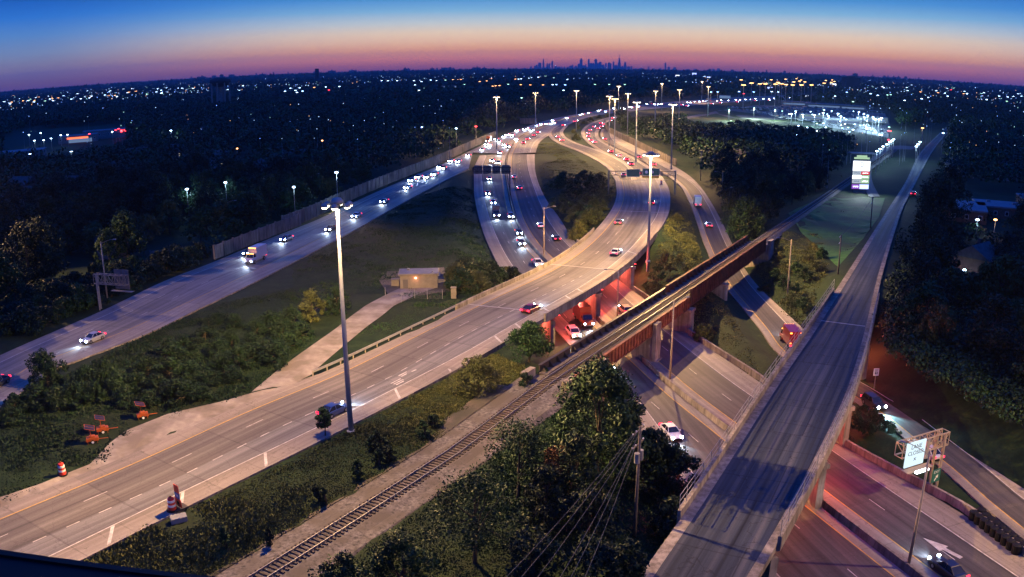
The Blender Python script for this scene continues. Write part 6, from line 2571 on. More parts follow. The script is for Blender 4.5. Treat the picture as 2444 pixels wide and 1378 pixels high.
for i in range(NI):
    x, y = cand[i]
    left = x < 0
    t_, k = TREES[random.randrange(8)]
    s = random.uniform(.8, 1.15)
    dup(t_, (x, y, zc[i]), random.random() * 6.28,
        'dark leafy tree in the dense woods left of the left highway' if left else 'dark leafy tree in the woods right of the ramps and overpass',
        'trees of the left woods' if left else 'trees of the right woods', 'tree', k, None, (s, s, s * random.uniform(.85, 1.15)))
rest = cand[NI:]
print('trees', len(cand), 'rest', len(rest))


def forest(name, pts, hs, rs_, nper, size, mats, seed):
    g_ = np.random.default_rng(seed)
    n = len(pts)
    # each crown: leaf quads over a lumpy dome
    N_ = n * nper
    ti = np.repeat(np.arange(n), nper)
    d = g_.normal(size=(N_, 3))
    d[:, 2] = np.abs(d[:, 2]) * 1.1 - .25
    d /= np.linalg.norm(d, axis=1)[:, None]
    lump = 1 + .28 * np.sin(d[:, 0] * 5 + ti) * np.sin(d[:, 1] * 5 + ti * 1.7) + .12 * g_.normal(size=N_)
    r_, h_ = rs_[ti], hs[ti]
    c_ = np.stack([pts[ti, 0] + d[:, 0] * r_ * lump, pts[ti, 1] + d[:, 1] * r_ * lump, h_ * .5 + d[:, 2] * h_ * .47 * lump], 1)
    a = g_.normal(size=(N_, 3))
    a /= np.linalg.norm(a, axis=1)[:, None]
    b = np.cross(a, d)
    b /= np.linalg.norm(b, axis=1)[:, None] + 1e-9
    s = (size[ti] * (.6 + .8 * g_.random(N_)))[:, None]
    a, b = a * s, b * s * .7
    v = np.stack([c_ - a, c_ - b, c_ + a, c_ + b], 1).reshape(-1, 3)
    q = np.arange(4 * N_).reshape(N_, 4)
    me_ = np_mesh(name, v, q, mats, g_.integers(0, len(mats), n)[ti])
    o_ = bpy.data.objects.new(name, me_)
    COL.objects.link(o_)
    return struct(o_, 'stuff')


dr_ = np.hypot(rest[:, 0], rest[:, 1])
forest('woods', rest, g.uniform(8, 13.5, len(rest)), g.uniform(3.4, 5.2, len(rest)), 60, .45 + dr_ * .00075, [LEAFD, LEAF, LEAFD], 31)
forest('scrub', scrub, g.uniform(2.2, 4.2, len(scrub)), g.uniform(2.2, 3.6, len(scrub)), 70, .3 + np.hypot(scrub[:, 0], scrub[:, 1]) * .0005, [LEAFD, LEAF, LEAFD], 33)
slope_p = [tuple(G(*p)[:2]) for p in ((2080, 870), (2230, 992), (2444, 1132), (2600, 1180), (2600, 640), (2160, 640), (2105, 780))]
sx_, sy_ = g.uniform(min(p[0] for p in slope_p), max(p[0] for p in slope_p), 5200), g.uniform(min(p[1] for p in slope_p), max(p[1] for p in slope_p), 5200)
k_ = inside(slope_p, sx_, sy_)
sx_, sy_ = sx_[k_], sy_[k_]
r5a, r5h = ROADS['right_ramp'].C, ROADS['right_ramp'].hw
k_ = np.min(np.hypot(sx_[:, None] - r5a[None, :, 0], sy_[:, None] - r5a[None, :, 1]) - r5h[None], axis=1) > 2.6
k_ &= np.min(np.hypot(sx_[:, None] - ov.C[None, :, 0], sy_[:, None] - ov.C[None, :, 1]) - ov.hw[None], axis=1) > 2.5
pts_ = np.stack([sx_[k_], sy_[k_]], 1)[:2600]
forest('undergrowth', pts_, g.uniform(1.6, 3.4, len(pts_)), g.uniform(1.0, 2.0, len(pts_)), 60, np.full(len(pts_), .24), [LEAFD, LEAFD, LEAF], 34)
# far woods to the horizon
far = []
for (y0, y1, st) in ((1250, 2600, 19), (2600, 6000, 50), (6000, 15000, 150)):
    for yy in np.arange(y0, y1, st):
        half = yy * .75
        xx = np.arange(-half, half, st)
        far.append(np.stack([xx, np.full(len(xx), yy), np.full(len(xx), st * .62)], 1))
far = np.concatenate(far)
far[:, :2] += g.uniform(-.4, .4, (len(far), 2)) * far[:, 2:3]
far = far[allowed(far[:, 0], far[:, 1]) & (g.random(len(far)) > .3)]
forest('far_woods', far[:, :2], g.uniform(6, 13, len(far)), far[:, 2] * g.uniform(.7, 1.1, len(far)), 11, far[:, 2] * .36, [LEAFD, LEAF], 32)

# weeds and tall grass on the near slopes
wp = []
for (poly, n) in (([(150, 1345), (440, 1225), (770, 1062), (950, 968), (1180, 848), (1290, 905), (1130, 1010), (820, 1205), (560, 1378), (300, 1400)], 24000),
                  ([(0, 1200), (250, 1100), (270, 1050), (600, 935), (750, 810), (700, 690), (500, 730), (150, 900), (0, 950)], 8000),
                  ([(850, 800), (960, 800), (1140, 708), (1220, 670), (1160, 560), (1130, 430), (1000, 470), (700, 640), (700, 740), (860, 700), (1000, 720), (900, 780)], 12000),
                  ([(1280, 345), (1320, 340), (1470, 430), (1470, 470), (1380, 575), (1320, 500), (1285, 430)], 7000),
                  ([(1540, 690), (1600, 500), (1640, 480), (1700, 640), (1760, 740), (1850, 850), (1790, 890), (1640, 790), (1640, 700)], 9000),
                  ([(1790, 640), (1830, 560), (1960, 560), (1980, 640), (1900, 770), (1860, 720)], 6000),
                  ([(1880, 520), (1990, 480), (2110, 475), (2080, 540), (1990, 650), (1900, 560)], 40),
                  ([(800, 1378), (1000, 1220), (1250, 1040), (1420, 900), (1620, 1090), (1640, 1200), (1500, 1378)], 12000),
                  ([(2040, 960), (2100, 1003), (2230, 1105), (2320, 1220), (2230, 1180), (2000, 1050)], 3000)):
    pw = [tuple(G(*p)[:2]) for p in poly]
    X0, X1 = min(p[0] for p in pw), max(p[0] for p in pw)
    Y0, Y1 = min(p[1] for p in pw), max(p[1] for p in pw)
    X, Y = g.uniform(X0, X1, n * 2), g.uniform(Y0, Y1, n * 2)
    m_ = inside(pw, X, Y)
    wp.append(np.concatenate([np.stack([X[m_], Y[m_]], 1)[:n], np.full((min(n, int(m_.sum())), 1), len(wp))], 1))
wp = np.concatenate(wp)
m_ = np.ones(len(wp), bool)
for a in range(0, len(wp), 4000):
    b_ = wp[a:a + 4000]
    for nm, rd in ROADS.items():
        if nm.startswith('trunk'):
            continue
        sk = SKIP.get(nm)
        C_, hw_ = rd.C[::2], rd.hw[::2]
        dd = np.hypot(b_[:, None, 0] - C_[None, :, 0], b_[:, None, 1] - C_[None, :, 1]) - hw_[None]
        m_[a:a + 4000] &= (dd.min(axis=1) > .25)
d = wp[:, :2] - RP0
m_ &= ~((np.abs(d @ RN + .4) < 4.1) & ((d @ RU) < RB0))
for q_ in ((222, 1056), (246, 1032), (341, 998), (150, 1134), (427, 1242)):
    c_ = G(*q_)
    m_ &= np.hypot(wp[:, 0] - c_.x, wp[:, 1] - c_.y) > 2.6
wp = wp[m_]
wk = wp[:, 2].astype(int)
wz = ground_z(wp[:, 0], wp[:, 1])
clump = np.clip(1.3 * (vnoise(wp[:, 0] * .3, wp[:, 1] * .3) - .5) + 1.0 * (vnoise(wp[:, 0] * .07 + 9, wp[:, 1] * .07) - .5) + .4, .1, 1.0)
NB = 6
n = len(wp) * NB
ti = np.repeat(np.arange(len(wp)), NB)
ang = g.random(n) * math.pi
hgt = (.16 + .42 * clump[ti] ** 2) * g.uniform(.4, .9, n)
wid = g.uniform(.05, .13, n) * (.7 + clump[ti] * .6)
bx = wp[ti, 0] + g.normal(size=n) * .4
by = wp[ti, 1] + g.normal(size=n) * .4
bz = wz[ti] - .05
tilt = g.normal(size=(n, 2)) * .35 * hgt[:, None]
ca, sa = np.cos(ang) * wid, np.sin(ang) * wid
v = np.stack([np.stack([bx - ca * .5, by - sa * .5, bz], 1), np.stack([bx + ca * .5, by + sa * .5, bz], 1),
              np.stack([bx + ca + tilt[:, 0], by + sa + tilt[:, 1], bz + hgt], 1), np.stack([bx - ca * .7 + tilt[:, 0], by - sa * .7 + tilt[:, 1], bz + hgt * .8], 1)], 1).reshape(-1, 3)
o = bpy.data.objects.new('weeds', np_mesh('weeds', v, np.arange(4 * n).reshape(n, 4), [WEED, LEAFY, LEAFD, LEAF], np.where(np.isin(wk, (0, 3, 4, 5)), g.integers(0, 2, len(wp)), np.where(np.isin(wk, (2, 7)), 3, 2))[ti]))
COL.objects.link(o)
struct(o, 'stuff')

# ------------------------------------------------------------------ buildings far and near


def house(px, py, w_, d_, h_, rz, wall, label, gable=True, win=True, name='house'):
    P = G(px, py, 0)
    t_ = thing(name, label, 'house' if name == 'house' else 'building', (P.x, P.y, 0), rz)
    MB().box((0, 0, h_ / 2 - .3), (w_, d_, h_ + .6)).build('walls', wall, t_)
    mb_ = MB()
    if gable:
        rh = d_ * .32
        a = [(-w_ / 2 - .4, -d_ / 2 - .4, h_), (w_ / 2 + .4, -d_ / 2 - .4, h_), (w_ / 2 + .4, 0, h_ + rh), (-w_ / 2 - .4, 0, h_ + rh)]
        b = [(x, -y, z) for x, y, z in a]
        mb_.quad(a)
        mb_.quad(b[::-1])
        for s in (0, 1):
            mb_.quad([a[s], b[s], a[3 - s]])
        mb_.quad([a[0], b[0], b[1], a[1]])
        mb_.box((w_ * .25, d_ * .15, h_ + rh), (.6, .6, 1.2))
    else:
        mb_.box((0, 0, h_ + .15), (w_ + .4, d_ + .4, .5))
        mb_.box((w_ * .2, 0, h_ + .7), (1.6, 1.4, 1.0)).box((-w_ * .25, d_ * .2, h_ + .6), (1.2, 1.2, .8))
    mb_.build('roof', SHINGLE if gable else ROOFB, t_)
    if win:
        nx_ = max(2, int(w_ / 3.5))
        for k in range(nx_):
            x = -w_ / 2 + w_ * (k + .5) / nx_
            f_ = MB().box((x, -d_ / 2 - .03, h_ * .55), (1.2, .1, 1.4)).build('window', SIGNW, t_)
            MB().box((x, -d_ / 2 - .06, h_ * .55), (1.0, .1, 1.2)).build('pane', WINDOWD, f_)
    return t_


house(275, 612, 8, 7, 4.6, R(20), WHITEWALL, 'pale house with a gable roof in the trees behind the left sign truss')
o = tag(MB().box((0, 0, .9), (11, .15, 2.6)).box((-5.5, 0, .9), (.25, .25, 3)).box((0, 0, .9), (.25, .25, 3)).box((5.5, 0, .9), (.25, .25, 3)).build('garden_wall', WHITEWALL), 'pale wall section among trees between the house and the noise wall', 'wall')
o.location = G(412, 616, 0)
o.rotation_euler = (0, 0, R(18))
house(2288, 520, 17, 22, 4.0, R(-28), BRICK, 'low building with a bluish flat roof right of the red car, nearer of two', False)
house(2392, 518, 19, 15, 4.0, R(-22), BRICK, 'wide flat roofed building at the right picture edge', False)
house(2480, 500, 15, 15, 4.0, R(-22), BRICK, 'flat roofed building cut by the right picture edge', False)
hb = house(2330, 668, 8.5, 9, 5.6, R(35), BRICK, 'dark house in the right woods with a bright porch lamp')
# left shops
for (px, py, w_, d_, h_, lab) in ((250, 330, 34, 16, 6.5, 'left shop building with a pale roof and red lights at its corner'), (188, 340, 30, 16, 5.5, 'left shop building with a glowing orange red sign band'),
                                 (45, 384, 34, 18, 6, 'low building with a pale roof at the left picture edge')):
    h_t = house(px, py, w_, d_, h_, R(24), WHITEWALL, lab, False, name='shop')
    if 'orange' in lab:
        MB().box((0, -d_ / 2 - .3, h_ * .72), (w_ * .55, .3, 1.3)).build('sign_band', emit('sign_band_glow', (1, .16, .06), 2.2), h_t)
        MB().box((2, -d_ / 2 - .3, 1.8), (w_ * .6, .2, 2.8)).build('shop_front', PANEL_DIM, h_t)
    elif 'red' in lab:
        for x in (w_ * .5, w_ * .42):
            MB().box((x, -d_ / 2 - .3, h_ * .8), (1.6, .3, 1.6)).build('sign', L_RED, h_t)
# water tower
P = G(528, 246, 0)
P = P * (1 / P.length) * 1150
P.z = 0
t = thing('water_tower', 'dark water tower with pale legs rising over the left woods', 'water tower', tuple(P))
zt = up_at(P, 185, 528)
mb = MB().lathe([(0, zt - 13), (9, zt - 11), (14, zt - 6), (13.5, zt - 3), (8, zt - .6), (0, zt)], 24)
mb.build('tank', TOWER, t, True)
for k in range(8):
    a = k * math.pi / 4
    MB().tube((12.5 * math.cos(a), 12.5 * math.sin(a), -1), (12.5 * math.cos(a), 12.5 * math.sin(a), zt - 7), .9, None, 10).build('leg', WHITEWALL, t)
MB().tube((0, 0, -1), (0, 0, zt - 12), 3.0, None, 14).build('riser', WHITEWALL, t)

# skyline
SKY_D = 23500.0
random.seed(4)


def tower(px, w_px, top_py, label, kind='slab', spire=0.0, group=None):
    b = at_dist(px, 166, SKY_D + random.uniform(-400, 400))
    D_ = math.hypot(b.x, b.y)
    w_ = w_px / 2018 * D_
    zt_ = CAM_H + D_ * (lambda d: d[2] / math.hypot(d[0], d[1]))(ray(px, top_py))
    zt_ = max(zt_, 60)
    mb_ = MB()
    rz_ = random.uniform(0, .6)
    if kind == 'step':
        mb_.box((0, 0, zt_ * .3), (w_, w_, zt_ * .6), rz_)
        mb_.box((0, 0, zt_ * .72), (w_ * .72, w_ * .72, zt_ * .25), rz_)
        mb_.box((0, 0, zt_ * .92), (w_ * .45, w_ * .45, zt_ * .16), rz_)
    elif kind == 'taper':
        mb_.box((0, 0, zt_ / 2), (w_, w_ * .8, zt_), rz_, taper=.6)
    elif kind == 'crown':
        mb_.box((0, 0, zt_ * .45), (w_, w_ * .8, zt_ * .9), rz_)
        mb_.box((0, 0, zt_ * .95), (w_ * .6, w_ * .5, zt_ * .1), rz_)
    else:
        mb_.box((0, 0, zt_ / 2), (w_, w_ * .7, zt_), rz_)
        mb_.box((w_ * .1, 0, zt_ + 6), (w_ * .4, w_ * .3, 14), rz_)
    if spire:
        for sx in (-1, 1):
            mb_.tube((sx * w_ * .14, 0, zt_ - 5), (sx * w_ * .14, 0, zt_ + spire), 5, 2, 6)
    o_ = mb_.build('skyscraper', TOWER)
    o_.location = (b.x, b.y, 0)
    return tag(o_, label, 'skyscraper', group)


tower(1478, 6, 139, 'tallest skyline tower with stepped top and twin antennas', 'step', 95)
tower(1297, 4.5, 142, 'slim dark tower at the left end of the skyline, with antennas', 'taper', 30)
tower(1387, 5.5, 140, 'dark tower near the skyline middle, second tallest looking', 'crown', 10)
tower(1405, 3.5, 142, 'thin pale tower just right of the middle dark tower', 'slab', 12)
tower(1422, 6, 141, 'dark broad shouldered tower left of the tallest tower', 'crown', 4)
tower(1588, 3.5, 151, 'lone dark tower right of the skyline', 'slab')
tower(1492, 6, 148, 'stepped tower just right of the tallest tower', 'step')
tower(1318, 3.5, 147, 'thin tower right of the left end tower', 'slab', 8)
tower(1288, 6, 150, 'broad tower left of the left end tower', 'crown')
tower(1464, 3.5, 148, 'slim tower just left of the tallest tower', 'slab', 8)
tower(1432, 6, 149, 'blocky tower between the broad shouldered one and the tallest', 'slab')
tower(1446, 5, 151, 'pointed tower in the gap left of the tallest tower', 'taper')
mid = [(1252, 163, 5), (1267, 159, 4), (1277, 158, 4), (1281, 154, 5), (1306, 151, 4), (1311, 152, 4), (1326, 158, 6), (1334, 160, 7), (1341, 158, 3), (1347, 159, 4), (1355, 160, 6), (1363, 157, 7), (1367, 154, 3), (1374, 157, 8),
       (1382, 152, 6), (1393, 156, 7), (1398, 153, 4), (1410, 151, 7), (1416, 150, 5), (1427, 151, 6), (1439, 155, 6), (1453, 150, 5), (1457, 151, 4), (1470, 156, 7), (1485, 157, 5), (1500, 159, 6), (1507, 158, 4), (1516, 163, 6), (1530, 163, 8),
       (1548, 158, 3), (1560, 163, 5), (1575, 163, 6), (1596, 160, 5), (1610, 161, 6), (1330, 162, 14), (1360, 162, 16), (1400, 160, 16), (1440, 161, 16), (1480, 161, 16), (1300, 162, 14), (1640, 165, 8), (1660, 164, 5), (1703, 164, 6), (1715, 163, 8)]
for px, tp, w_ in mid:
    tower(px, w_, tp + .5, 'mid rise block filling the blue skyline between the named towers', random.choice(['slab', 'crown', 'step', 'slab']), 0, 'lower skyline blocks')
for k in range(46):
    px = random.uniform(420, 1240) if k % 3 else random.uniform(1650, 2200)
    hy = 165 + 3.09e-5 * (px - 1321) ** 2
    b = at_dist(px, hy, random.uniform(9000, 15000))
    mb = MB().box((0, 0, 12), (random.uniform(25, 90), 30, 24 + random.choice([20, 30, 40, 50, 64])))
    mb.box((0, 0, 30), (14, 12, 60))
    o = mb.build('distant_block', TOWER)
    o.location = (b.x, b.y, 10)
    tag(o, 'tiny block rising on the far horizon left or right of the skyline', 'building', 'far horizon blocks')
P = at_dist(2031, 195, 2600)
o = tag(MB().box((0, 0, 18), (46, 30, 40)).box((0, 0, 38), (20, 14, 8)).box((-16, 0, 37), (8, 8, 6)).build('apartment_block', TOWER), 'dark broad building on the horizon right of the skyline', 'building')
o.location = (P.x, P.y, 0)
P = at_dist(757, 185, 3000)
o = tag(MB().box((0, 0, 28), (14, 14, 58), taper=.8).build('far_tower', TOWER), 'small dark tower on the horizon left of the skyline', 'building')
o.location = (P.x, P.y, 0)

# ------------------------------------------------------------------ parking lot, lot lamps, retail glow
patch('parking_lot', [(1700, 268), (1800, 252), (1960, 250), (2110, 266), (2125, 300), (2120, 330), (2060, 318), (1950, 300), (1840, 288), (1740, 282)], STREET, .12, 60)
patch('service_road', [(1640, 279), (1720, 264), (1738, 265), (1700, 274), (1640, 285)], STREET, .14, 60)
random.seed(13)
n_ = 0
for row in range(16):
    f = row / 15
    a, b = G(1740 + 130 * f, 258 + 27 * f ** 1.3), G(2060 + 62 * f, 258 + 66 * f ** 1.3)
    if row % 4 == 3:
        continue
    L_ = (b - a).length
    u = (b - a) / L_
    k = 0.0
    while k < L_ and n_ < 290:
        p = a + u * k + Vector((random.uniform(-.4, .4), random.uniform(-.4, .4), 0))
        k += random.choice([6.5, 7, 9, 15, 22])
        o = bpy.data.objects.new('parked_car', FARD[random.choice(['sedan', 'suv', 'suv', 'pickup'])])
        COL.objects.link(o)
        o.location = (p.x, p.y, .13)
        o.rotation_euler = (0, 0, math.atan2(u.y, u.x) + random.choice([0, math.pi]))
        o.color = COLORS[random.choice(['white', 'silver', 'white', 'white', 'silver', 'grey'])]  # mostly white paint stands for lamplight glinting off the cars
        tag(o, 'parked car glinting in the rows of the lamp lit lot beyond the dark woods', 'car', 'cars parked in the lit lot')
        n_ += 1
print('parked', n_)


def lamp_kind(name, mat, h, r_):
    mb_ = MB().tube((0, 0, -.5), (0, 0, h - .2), .12, .09, 6)
    mb_.bar((0, 0, h - .25), (0, 0, h), .5, .3)
    mb_.lathe([(0, h - r_ * .5), (r_ * .8, h - r_ * .3), (r_, h), (r_ * .7, h + r_ * .4), (0, h + r_ * .5)], 10, 1)
    return mb_.mesh(name, [GALV, mat])


LK = {c_: lamp_kind('street_lamp', m_, 10.0, .55) for c_, m_ in (('w', L_WHITE), ('g', L_GREEN), ('o', L_ORANGE), ('r', L_RED), ('b', L_BLUE))}


def lamp(px, py, c_, label, group, h=10.0, energy=0, rmin=0.0, size=None):
    P = G(px, py, h)
    o_ = bpy.data.objects.new('street_lamp', LK[c_])
    COL.objects.link(o_)
    o_.location = (P.x, P.y, h - 10.0 if P.y > 100 else 0)
    D_ = math.hypot(P.x, P.y)
    s = (size or max(.8, min(D_ / 620.0, 9))) * (1.5 if size is None else 1.15)
    o_.scale = (s, s, 1.0)
    tag(o_, label, 'street lamp', group)
    if energy:
        light('lamp_light', 'POINT', (P.x, P.y, h - 1.2), energy, {'w': (.5, .8, 1), 'o': (1, .6, .3), 'r': (1, .1, .1), 'g': (.7, 1, .8), 'b': (.4, .6, 1)}[c_], None, .6)
    return o_


for k, (x, y) in enumerate(((1899, 266), (1889, 272), (1916, 274), (1944, 275), (1965, 270), (1977, 277), (2000, 271.5), (2007, 278), (2050, 268), (2062, 272.5), (2064, 281), (2071, 276), (2084, 280), (2090, 285), (2098, 285), (2104, 282))):
    lamp(x, y, 'w', 'bright white lot lamp among the parked cars beyond the woods', 'lamps of the lit parking lot', energy=30000, size=1.7)
random.seed(41)
for k in range(34):  # added glow points standing for car reflections and small lamps
    f = random.random()
    x, y = random.uniform(1860 + 30 * f, 2040 + 70 * f), 262 + 62 * f ** 1.2
    lamp(x, y, random.choice('wwwg'), 'small added glow point for lamps and car glints in the lit lot', 'small added glint lights in the lit parking lot', h=6, size=random.uniform(.7, 1.3))
for x, y in ((1740, 262), (1800, 258), (1850, 262)):
    lamp(x, y, 'g', 'dim greenish lot lamp over the far rows of parked cars', 'dim lamps of the lit parking lot', energy=70000, size=1.0)
for x, y in ((2093, 361), (2101, 356), (2108, 350), (2117, 345), (2124, 339.5), (2129, 336), (2133, 333)):
    lamp(x, y, 'w', 'white street lamp in the slanting row above the tall shopping sign', 'lamp row above the shopping sign', energy=2500, size=1.2)
for x, y in ((2187, 350), (2191, 345), (2196, 339)):
    lamp(x, y, 'w', 'white lamp in the tight trio left of the dark street', 'lamp trio left of the dark street', energy=2500, size=1.2)
lamp(2123, 313, 'r', 'glowing red traffic light above the lamp row', None, size=2.0)
lamp(2122, 304, 'g', 'pale lamp directly over the red traffic light', None, size=1.3)
lamp(2121, 334, 'r', 'small red light in the lamp row above the shopping sign', None, size=1.0)
lamp(2202, 306, 'o', 'orange street lamp right of the red traffic light', None, size=1.8, energy=1500)
lamp(2251, 318, 'w', 'white street lamp at the far end of the dark street', None, size=1.3)
lamp(2068, 307, 'w', 'single bluish lamp below the parking lot', None, size=1.4)
lamp(2333, 525, 'w', 'white lamp below the flat roofs at the right', None, h=5, size=.9, energy=500)
lamp(2376, 525, 'o', 'orange lamp below the flat roofs at the right', None, h=5, size=.9, energy=500)
lamp(2302, 645, 'w', 'round white porch lamp beside the dark house at the right', None, h=3.2, size=.6, energy=260)
lamp(803, 412, 'w', 'bright blue white lamp in the woods behind the noise wall', None, h=12, size=1.0, energy=2500)
lamp(446, 452, 'w', 'white lamp in the left woods, right of the pale yard', None, h=11, size=.9, energy=1200)
lamp(538, 436, 'w', 'white lamp in the left woods standing over a pole', None, h=11, size=.8, energy=1200)
lamp(701, 447, 'w', 'white lamp nearest the noise wall left of the mast head', None, h=11, size=.7, energy=800)
lamp(408, 312, 'w', 'white lamp right of the left shops', None, h=11, size=1.3, energy=2500)
lamp(1136, 302, 'r', 'red signal light in the woods left of the road bend', None, h=11, size=1.2)
lamp(1089, 307, 'w', 'bluish lamp in the woods left of the red signal light', None, h=11, size=1.1)
lamp(1007, 304, 'b', 'faint blue lamp in the woods, farthest left near the red signal', None, h=11, size=.9)
lamp(566, 355, 'o', 'small yellow lamp in the middle of the left woods', None, h=11, size=.7)
lamp(769, 336, 'o', 'small pale yellow lamp right of centre in the left woods', None, h=11, size=.7)
for x, y in ((69, 322), (97, 318), (145, 323), (161, 322), (268, 315), (122, 331), (104, 335), (72, 368), (82, 336), (170, 362)):
    lamp(x, y, 'w', 'white lamp in the brightly lit shop lots at the left', 'lamps of the left shop lots', energy=500, size=1.2, h=9)
for x, y in ((213, 320), (283, 308), (276, 311)):
    lamp(x, y, 'r', 'red light beside the left shops', 'red lights of the left shops', size=1.2, h=9)
# lit billboards and stores along the far road
for (px, py, w_, h_, m_, lab) in ((1840, 213, 17, 9, PANEL_B, 'large violet white billboard over the far roadway'), (1988, 204, 14, 8, PANEL_W, 'white lit billboard under the amber masts'), (1657, 177, 10, 5, PANEL_B, 'small white billboard far right of the skyline'),
                                 (1692, 186, 10, 5, PANEL_B, 'small violet billboard nearer than its left twin'), (1617, 182, 9, 5, PANEL_W, 'bright white store sign right of the skyline'), (1628, 183, 9, 4, PANEL_DIM, 'pale blue store light right of the bright white store sign'),
                                 (1613, 187, 6, 3, L_RED, 'red store sign right of the skyline'), (1919, 231, 15, 5, PANEL_W, 'long white store sign at the end of the far headlight queue'), (1934, 231, 14, 5, PANEL_W, 'second white store sign beside the first at the queue end'),
                                 (1951, 231.5, 11, 5, L_RED, 'red store sign right of the two long white ones'), (1959, 226, 9, 6, PANEL_B, 'bright blue white sign above the red store sign'), (2024, 236, 6, 7, PANEL_W, 'white square sign far right of the red store sign'),
                                 (1072, 211, 34, 10, PANEL_DIM, 'blue lit warehouse complex in the woods below the skyline, largest'), (1010, 214, 34, 4, PANEL_DIM, 'low blue lit building left of the warehouse complex'), (1120, 213, 16, 5, PANEL_DIM, 'small blue lit building right of the warehouse complex'),
                                 (1275, 206, 50, 5, PANEL_DIM, 'long blue lit store front under three orange lamps'), (1730, 232, 26, 6, PANEL_DIM, 'greenish lit store left of the parking lot'), (1420, 188, 12, 3, PANEL_DIM, 'pale spot of a building below the skyline'),
                                 (705, 216, 30, 5, PANEL_DIM, 'blue lit lot in the woods right of the water tower'), (2100, 240, 60, 2, PANEL_DIM, 'long low pale roof at the right of the store signs')):
    b = G(px, py + h_ / 2 + 4, 0)
    D_ = math.hypot(b.x, b.y)
    px_m = D_ / 2018
    zc_ = up_at(b, py, px)
    ww, hh = w_ * px_m, h_ * px_m
    zc_ = max(zc_, hh / 2 + .5)
    t_ = thing('lit_store' if m_ is PANEL_DIM else 'lit_billboard', lab, 'building' if m_ is PANEL_DIM else 'billboard', (b.x, b.y, 0), -math.atan2(b.x, b.y))
    MB().box((0, 0, zc_), (ww, .6, hh)).build('lit_face', m_, t_)
    if m_ is PANEL_DIM:
        MB().box((0, 8, zc_ / 2), (ww * 1.02, 15, zc_ + hh / 2)).build('walls', WHITEWALL, t_)
        MB().box((0, 8, zc_ + hh / 2 + zc_ * 0 + .3), (ww * 1.03, 15.2, .5)).build('roof', ROOFB, t_)
    else:
        MB().box((0, .5, zc_), (ww * 1.03, .3, hh * 1.05)).build('backing', DARKST, t_)
        MB().tube((0, .8, -1), (0, .8, zc_), .5, None, 8).build('post', GALV, t_)

for k, (x, y, w_, d_) in enumerate(((1900, 252, 40, 18), (1975, 258, 60, 22), (2035, 262, 34, 16), (2080, 292, 30, 16), (1940, 286, 26, 14), (2010, 296, 34, 16))):
    t_ = house(x, y, w_, d_, 5.0, -.35, WHITEWALL, ['long low store building at the back of the lit lot, leftmost', 'widest low store building behind the lit lot', 'low store building at the right back of the lit lot', 'low building at the right end of the lit lot',
               'low building in the middle of the lit lot nearest the woods', 'low building at the near right side of the lit lot'][k], False, False, name='store')
    MB().box((0, -d_ / 2 - .2, 2.2), (w_ * .85, .2, 2.0)).build('shop_front', PANEL_DIM, t_)

# city lights out to the horizon
CL = 'tiny street lamp among the dark suburb between the left woods and the horizon'
expl = [(911, 193, 'w'), (926, 193, 'w'), (948, 193, 'w'), (990, 203, 'w'), (1006, 195, 'w'), (1028, 191.5, 'w'), (1041, 193, 'w'), (1063, 191.5, 'g'), (1081, 190.5, 'o'), (1094, 190, 'o'), (1100, 190, 'o'), (1108, 202, 'g'), (1145, 195, 'o'), (1162, 193.5, 'o'),
        (1172, 188, 'o'), (1176, 206, 'o'), (1183, 205, 'o'), (1192, 204.5, 'o'), (1213, 201.5, 'g'), (1230, 189, 'o'), (1238, 189, 'w'), (1244, 188.5, 'w'), (1263, 187, 'w'), (1270, 186, 'w'), (1276, 185.5, 'w'), (1284, 184.5, 'w'), (1290, 184, 'w'), (1302, 182, 'g'),
        (1243, 202.5, 'o'), (1266, 203, 'o'), (1296, 203, 'o'), (1319, 202.5, 'w'), (1328, 202.5, 'b'), (1345, 216, 'w'), (1349, 203, 'b'), (1354, 190, 'w'), (1322, 186, 'g'), (1420, 202, 'g'), (1454, 202, 'g'), (1491, 202, 'g'), (1446, 171.5, 'g'), (1480, 172.5, 'o'), (1513, 173, 'o'), (1525, 173.5, 'g'),
        (1545, 173.5, 'o'), (1245, 234, 'g'), (1000, 216, 'w'), (988, 193, 'w'), (1697, 220, 'b'), (1713, 220, 'b'), (1764, 219, 'b'), (1775, 224, 'r'), (1799, 220, 'b'), (1842, 219, 'w'), (1858, 220, 'w'), (2021, 220.5, 'b'), (1993, 230, 'w'), (2036, 243, 'g'), (2095, 228, 'w'), (2118, 227, 'g'), (2126, 226.5, 'g'),
        (2159, 240, 'w'), (2200, 236, 'w'), (2215, 233, 'w'), (2270, 215, 'r'), (2235, 217, 'w'), (2262, 230, 'w'), (2356, 218, 'w'), (2430, 224, 'w'), (2425, 245, 'g'), (2403, 242, 'g'), (2355, 238, 'w'), (1490, 175, 'g'), (2078, 224, 'w'), (785, 215, 'r'), (750, 209, 'o'), (558, 202, 'o'), (572, 216, 'w'),
        (545, 214, 'w'), (680, 218, 'w'), (693, 211, 'w'), (705, 216, 'w'), (715, 210, 'w'), (709, 221, 'w'), (722, 218, 'w'), (778, 208, 'w'), (810, 207, 'w'), (605, 199, 'w'), (580, 205, 'w'), (365, 212, 'w'), (376, 212, 'w'), (398, 210, 'w'), (324, 218, 'o'), (320, 212, 'w'), (245, 208, 'w'), (152, 229, 'w'),
        (133, 212, 'o'), (125, 236, 'o'), (82, 240, 'o'), (55, 241, 'o'), (28, 244, 'o'), (25, 231, 'w'), (60, 226, 'w'), (85, 233, 'w'), (385, 223, 'w'), (295, 216, 'w'), (215, 214, 'w'), (208, 217, 'w'), (185, 224, 'w')]
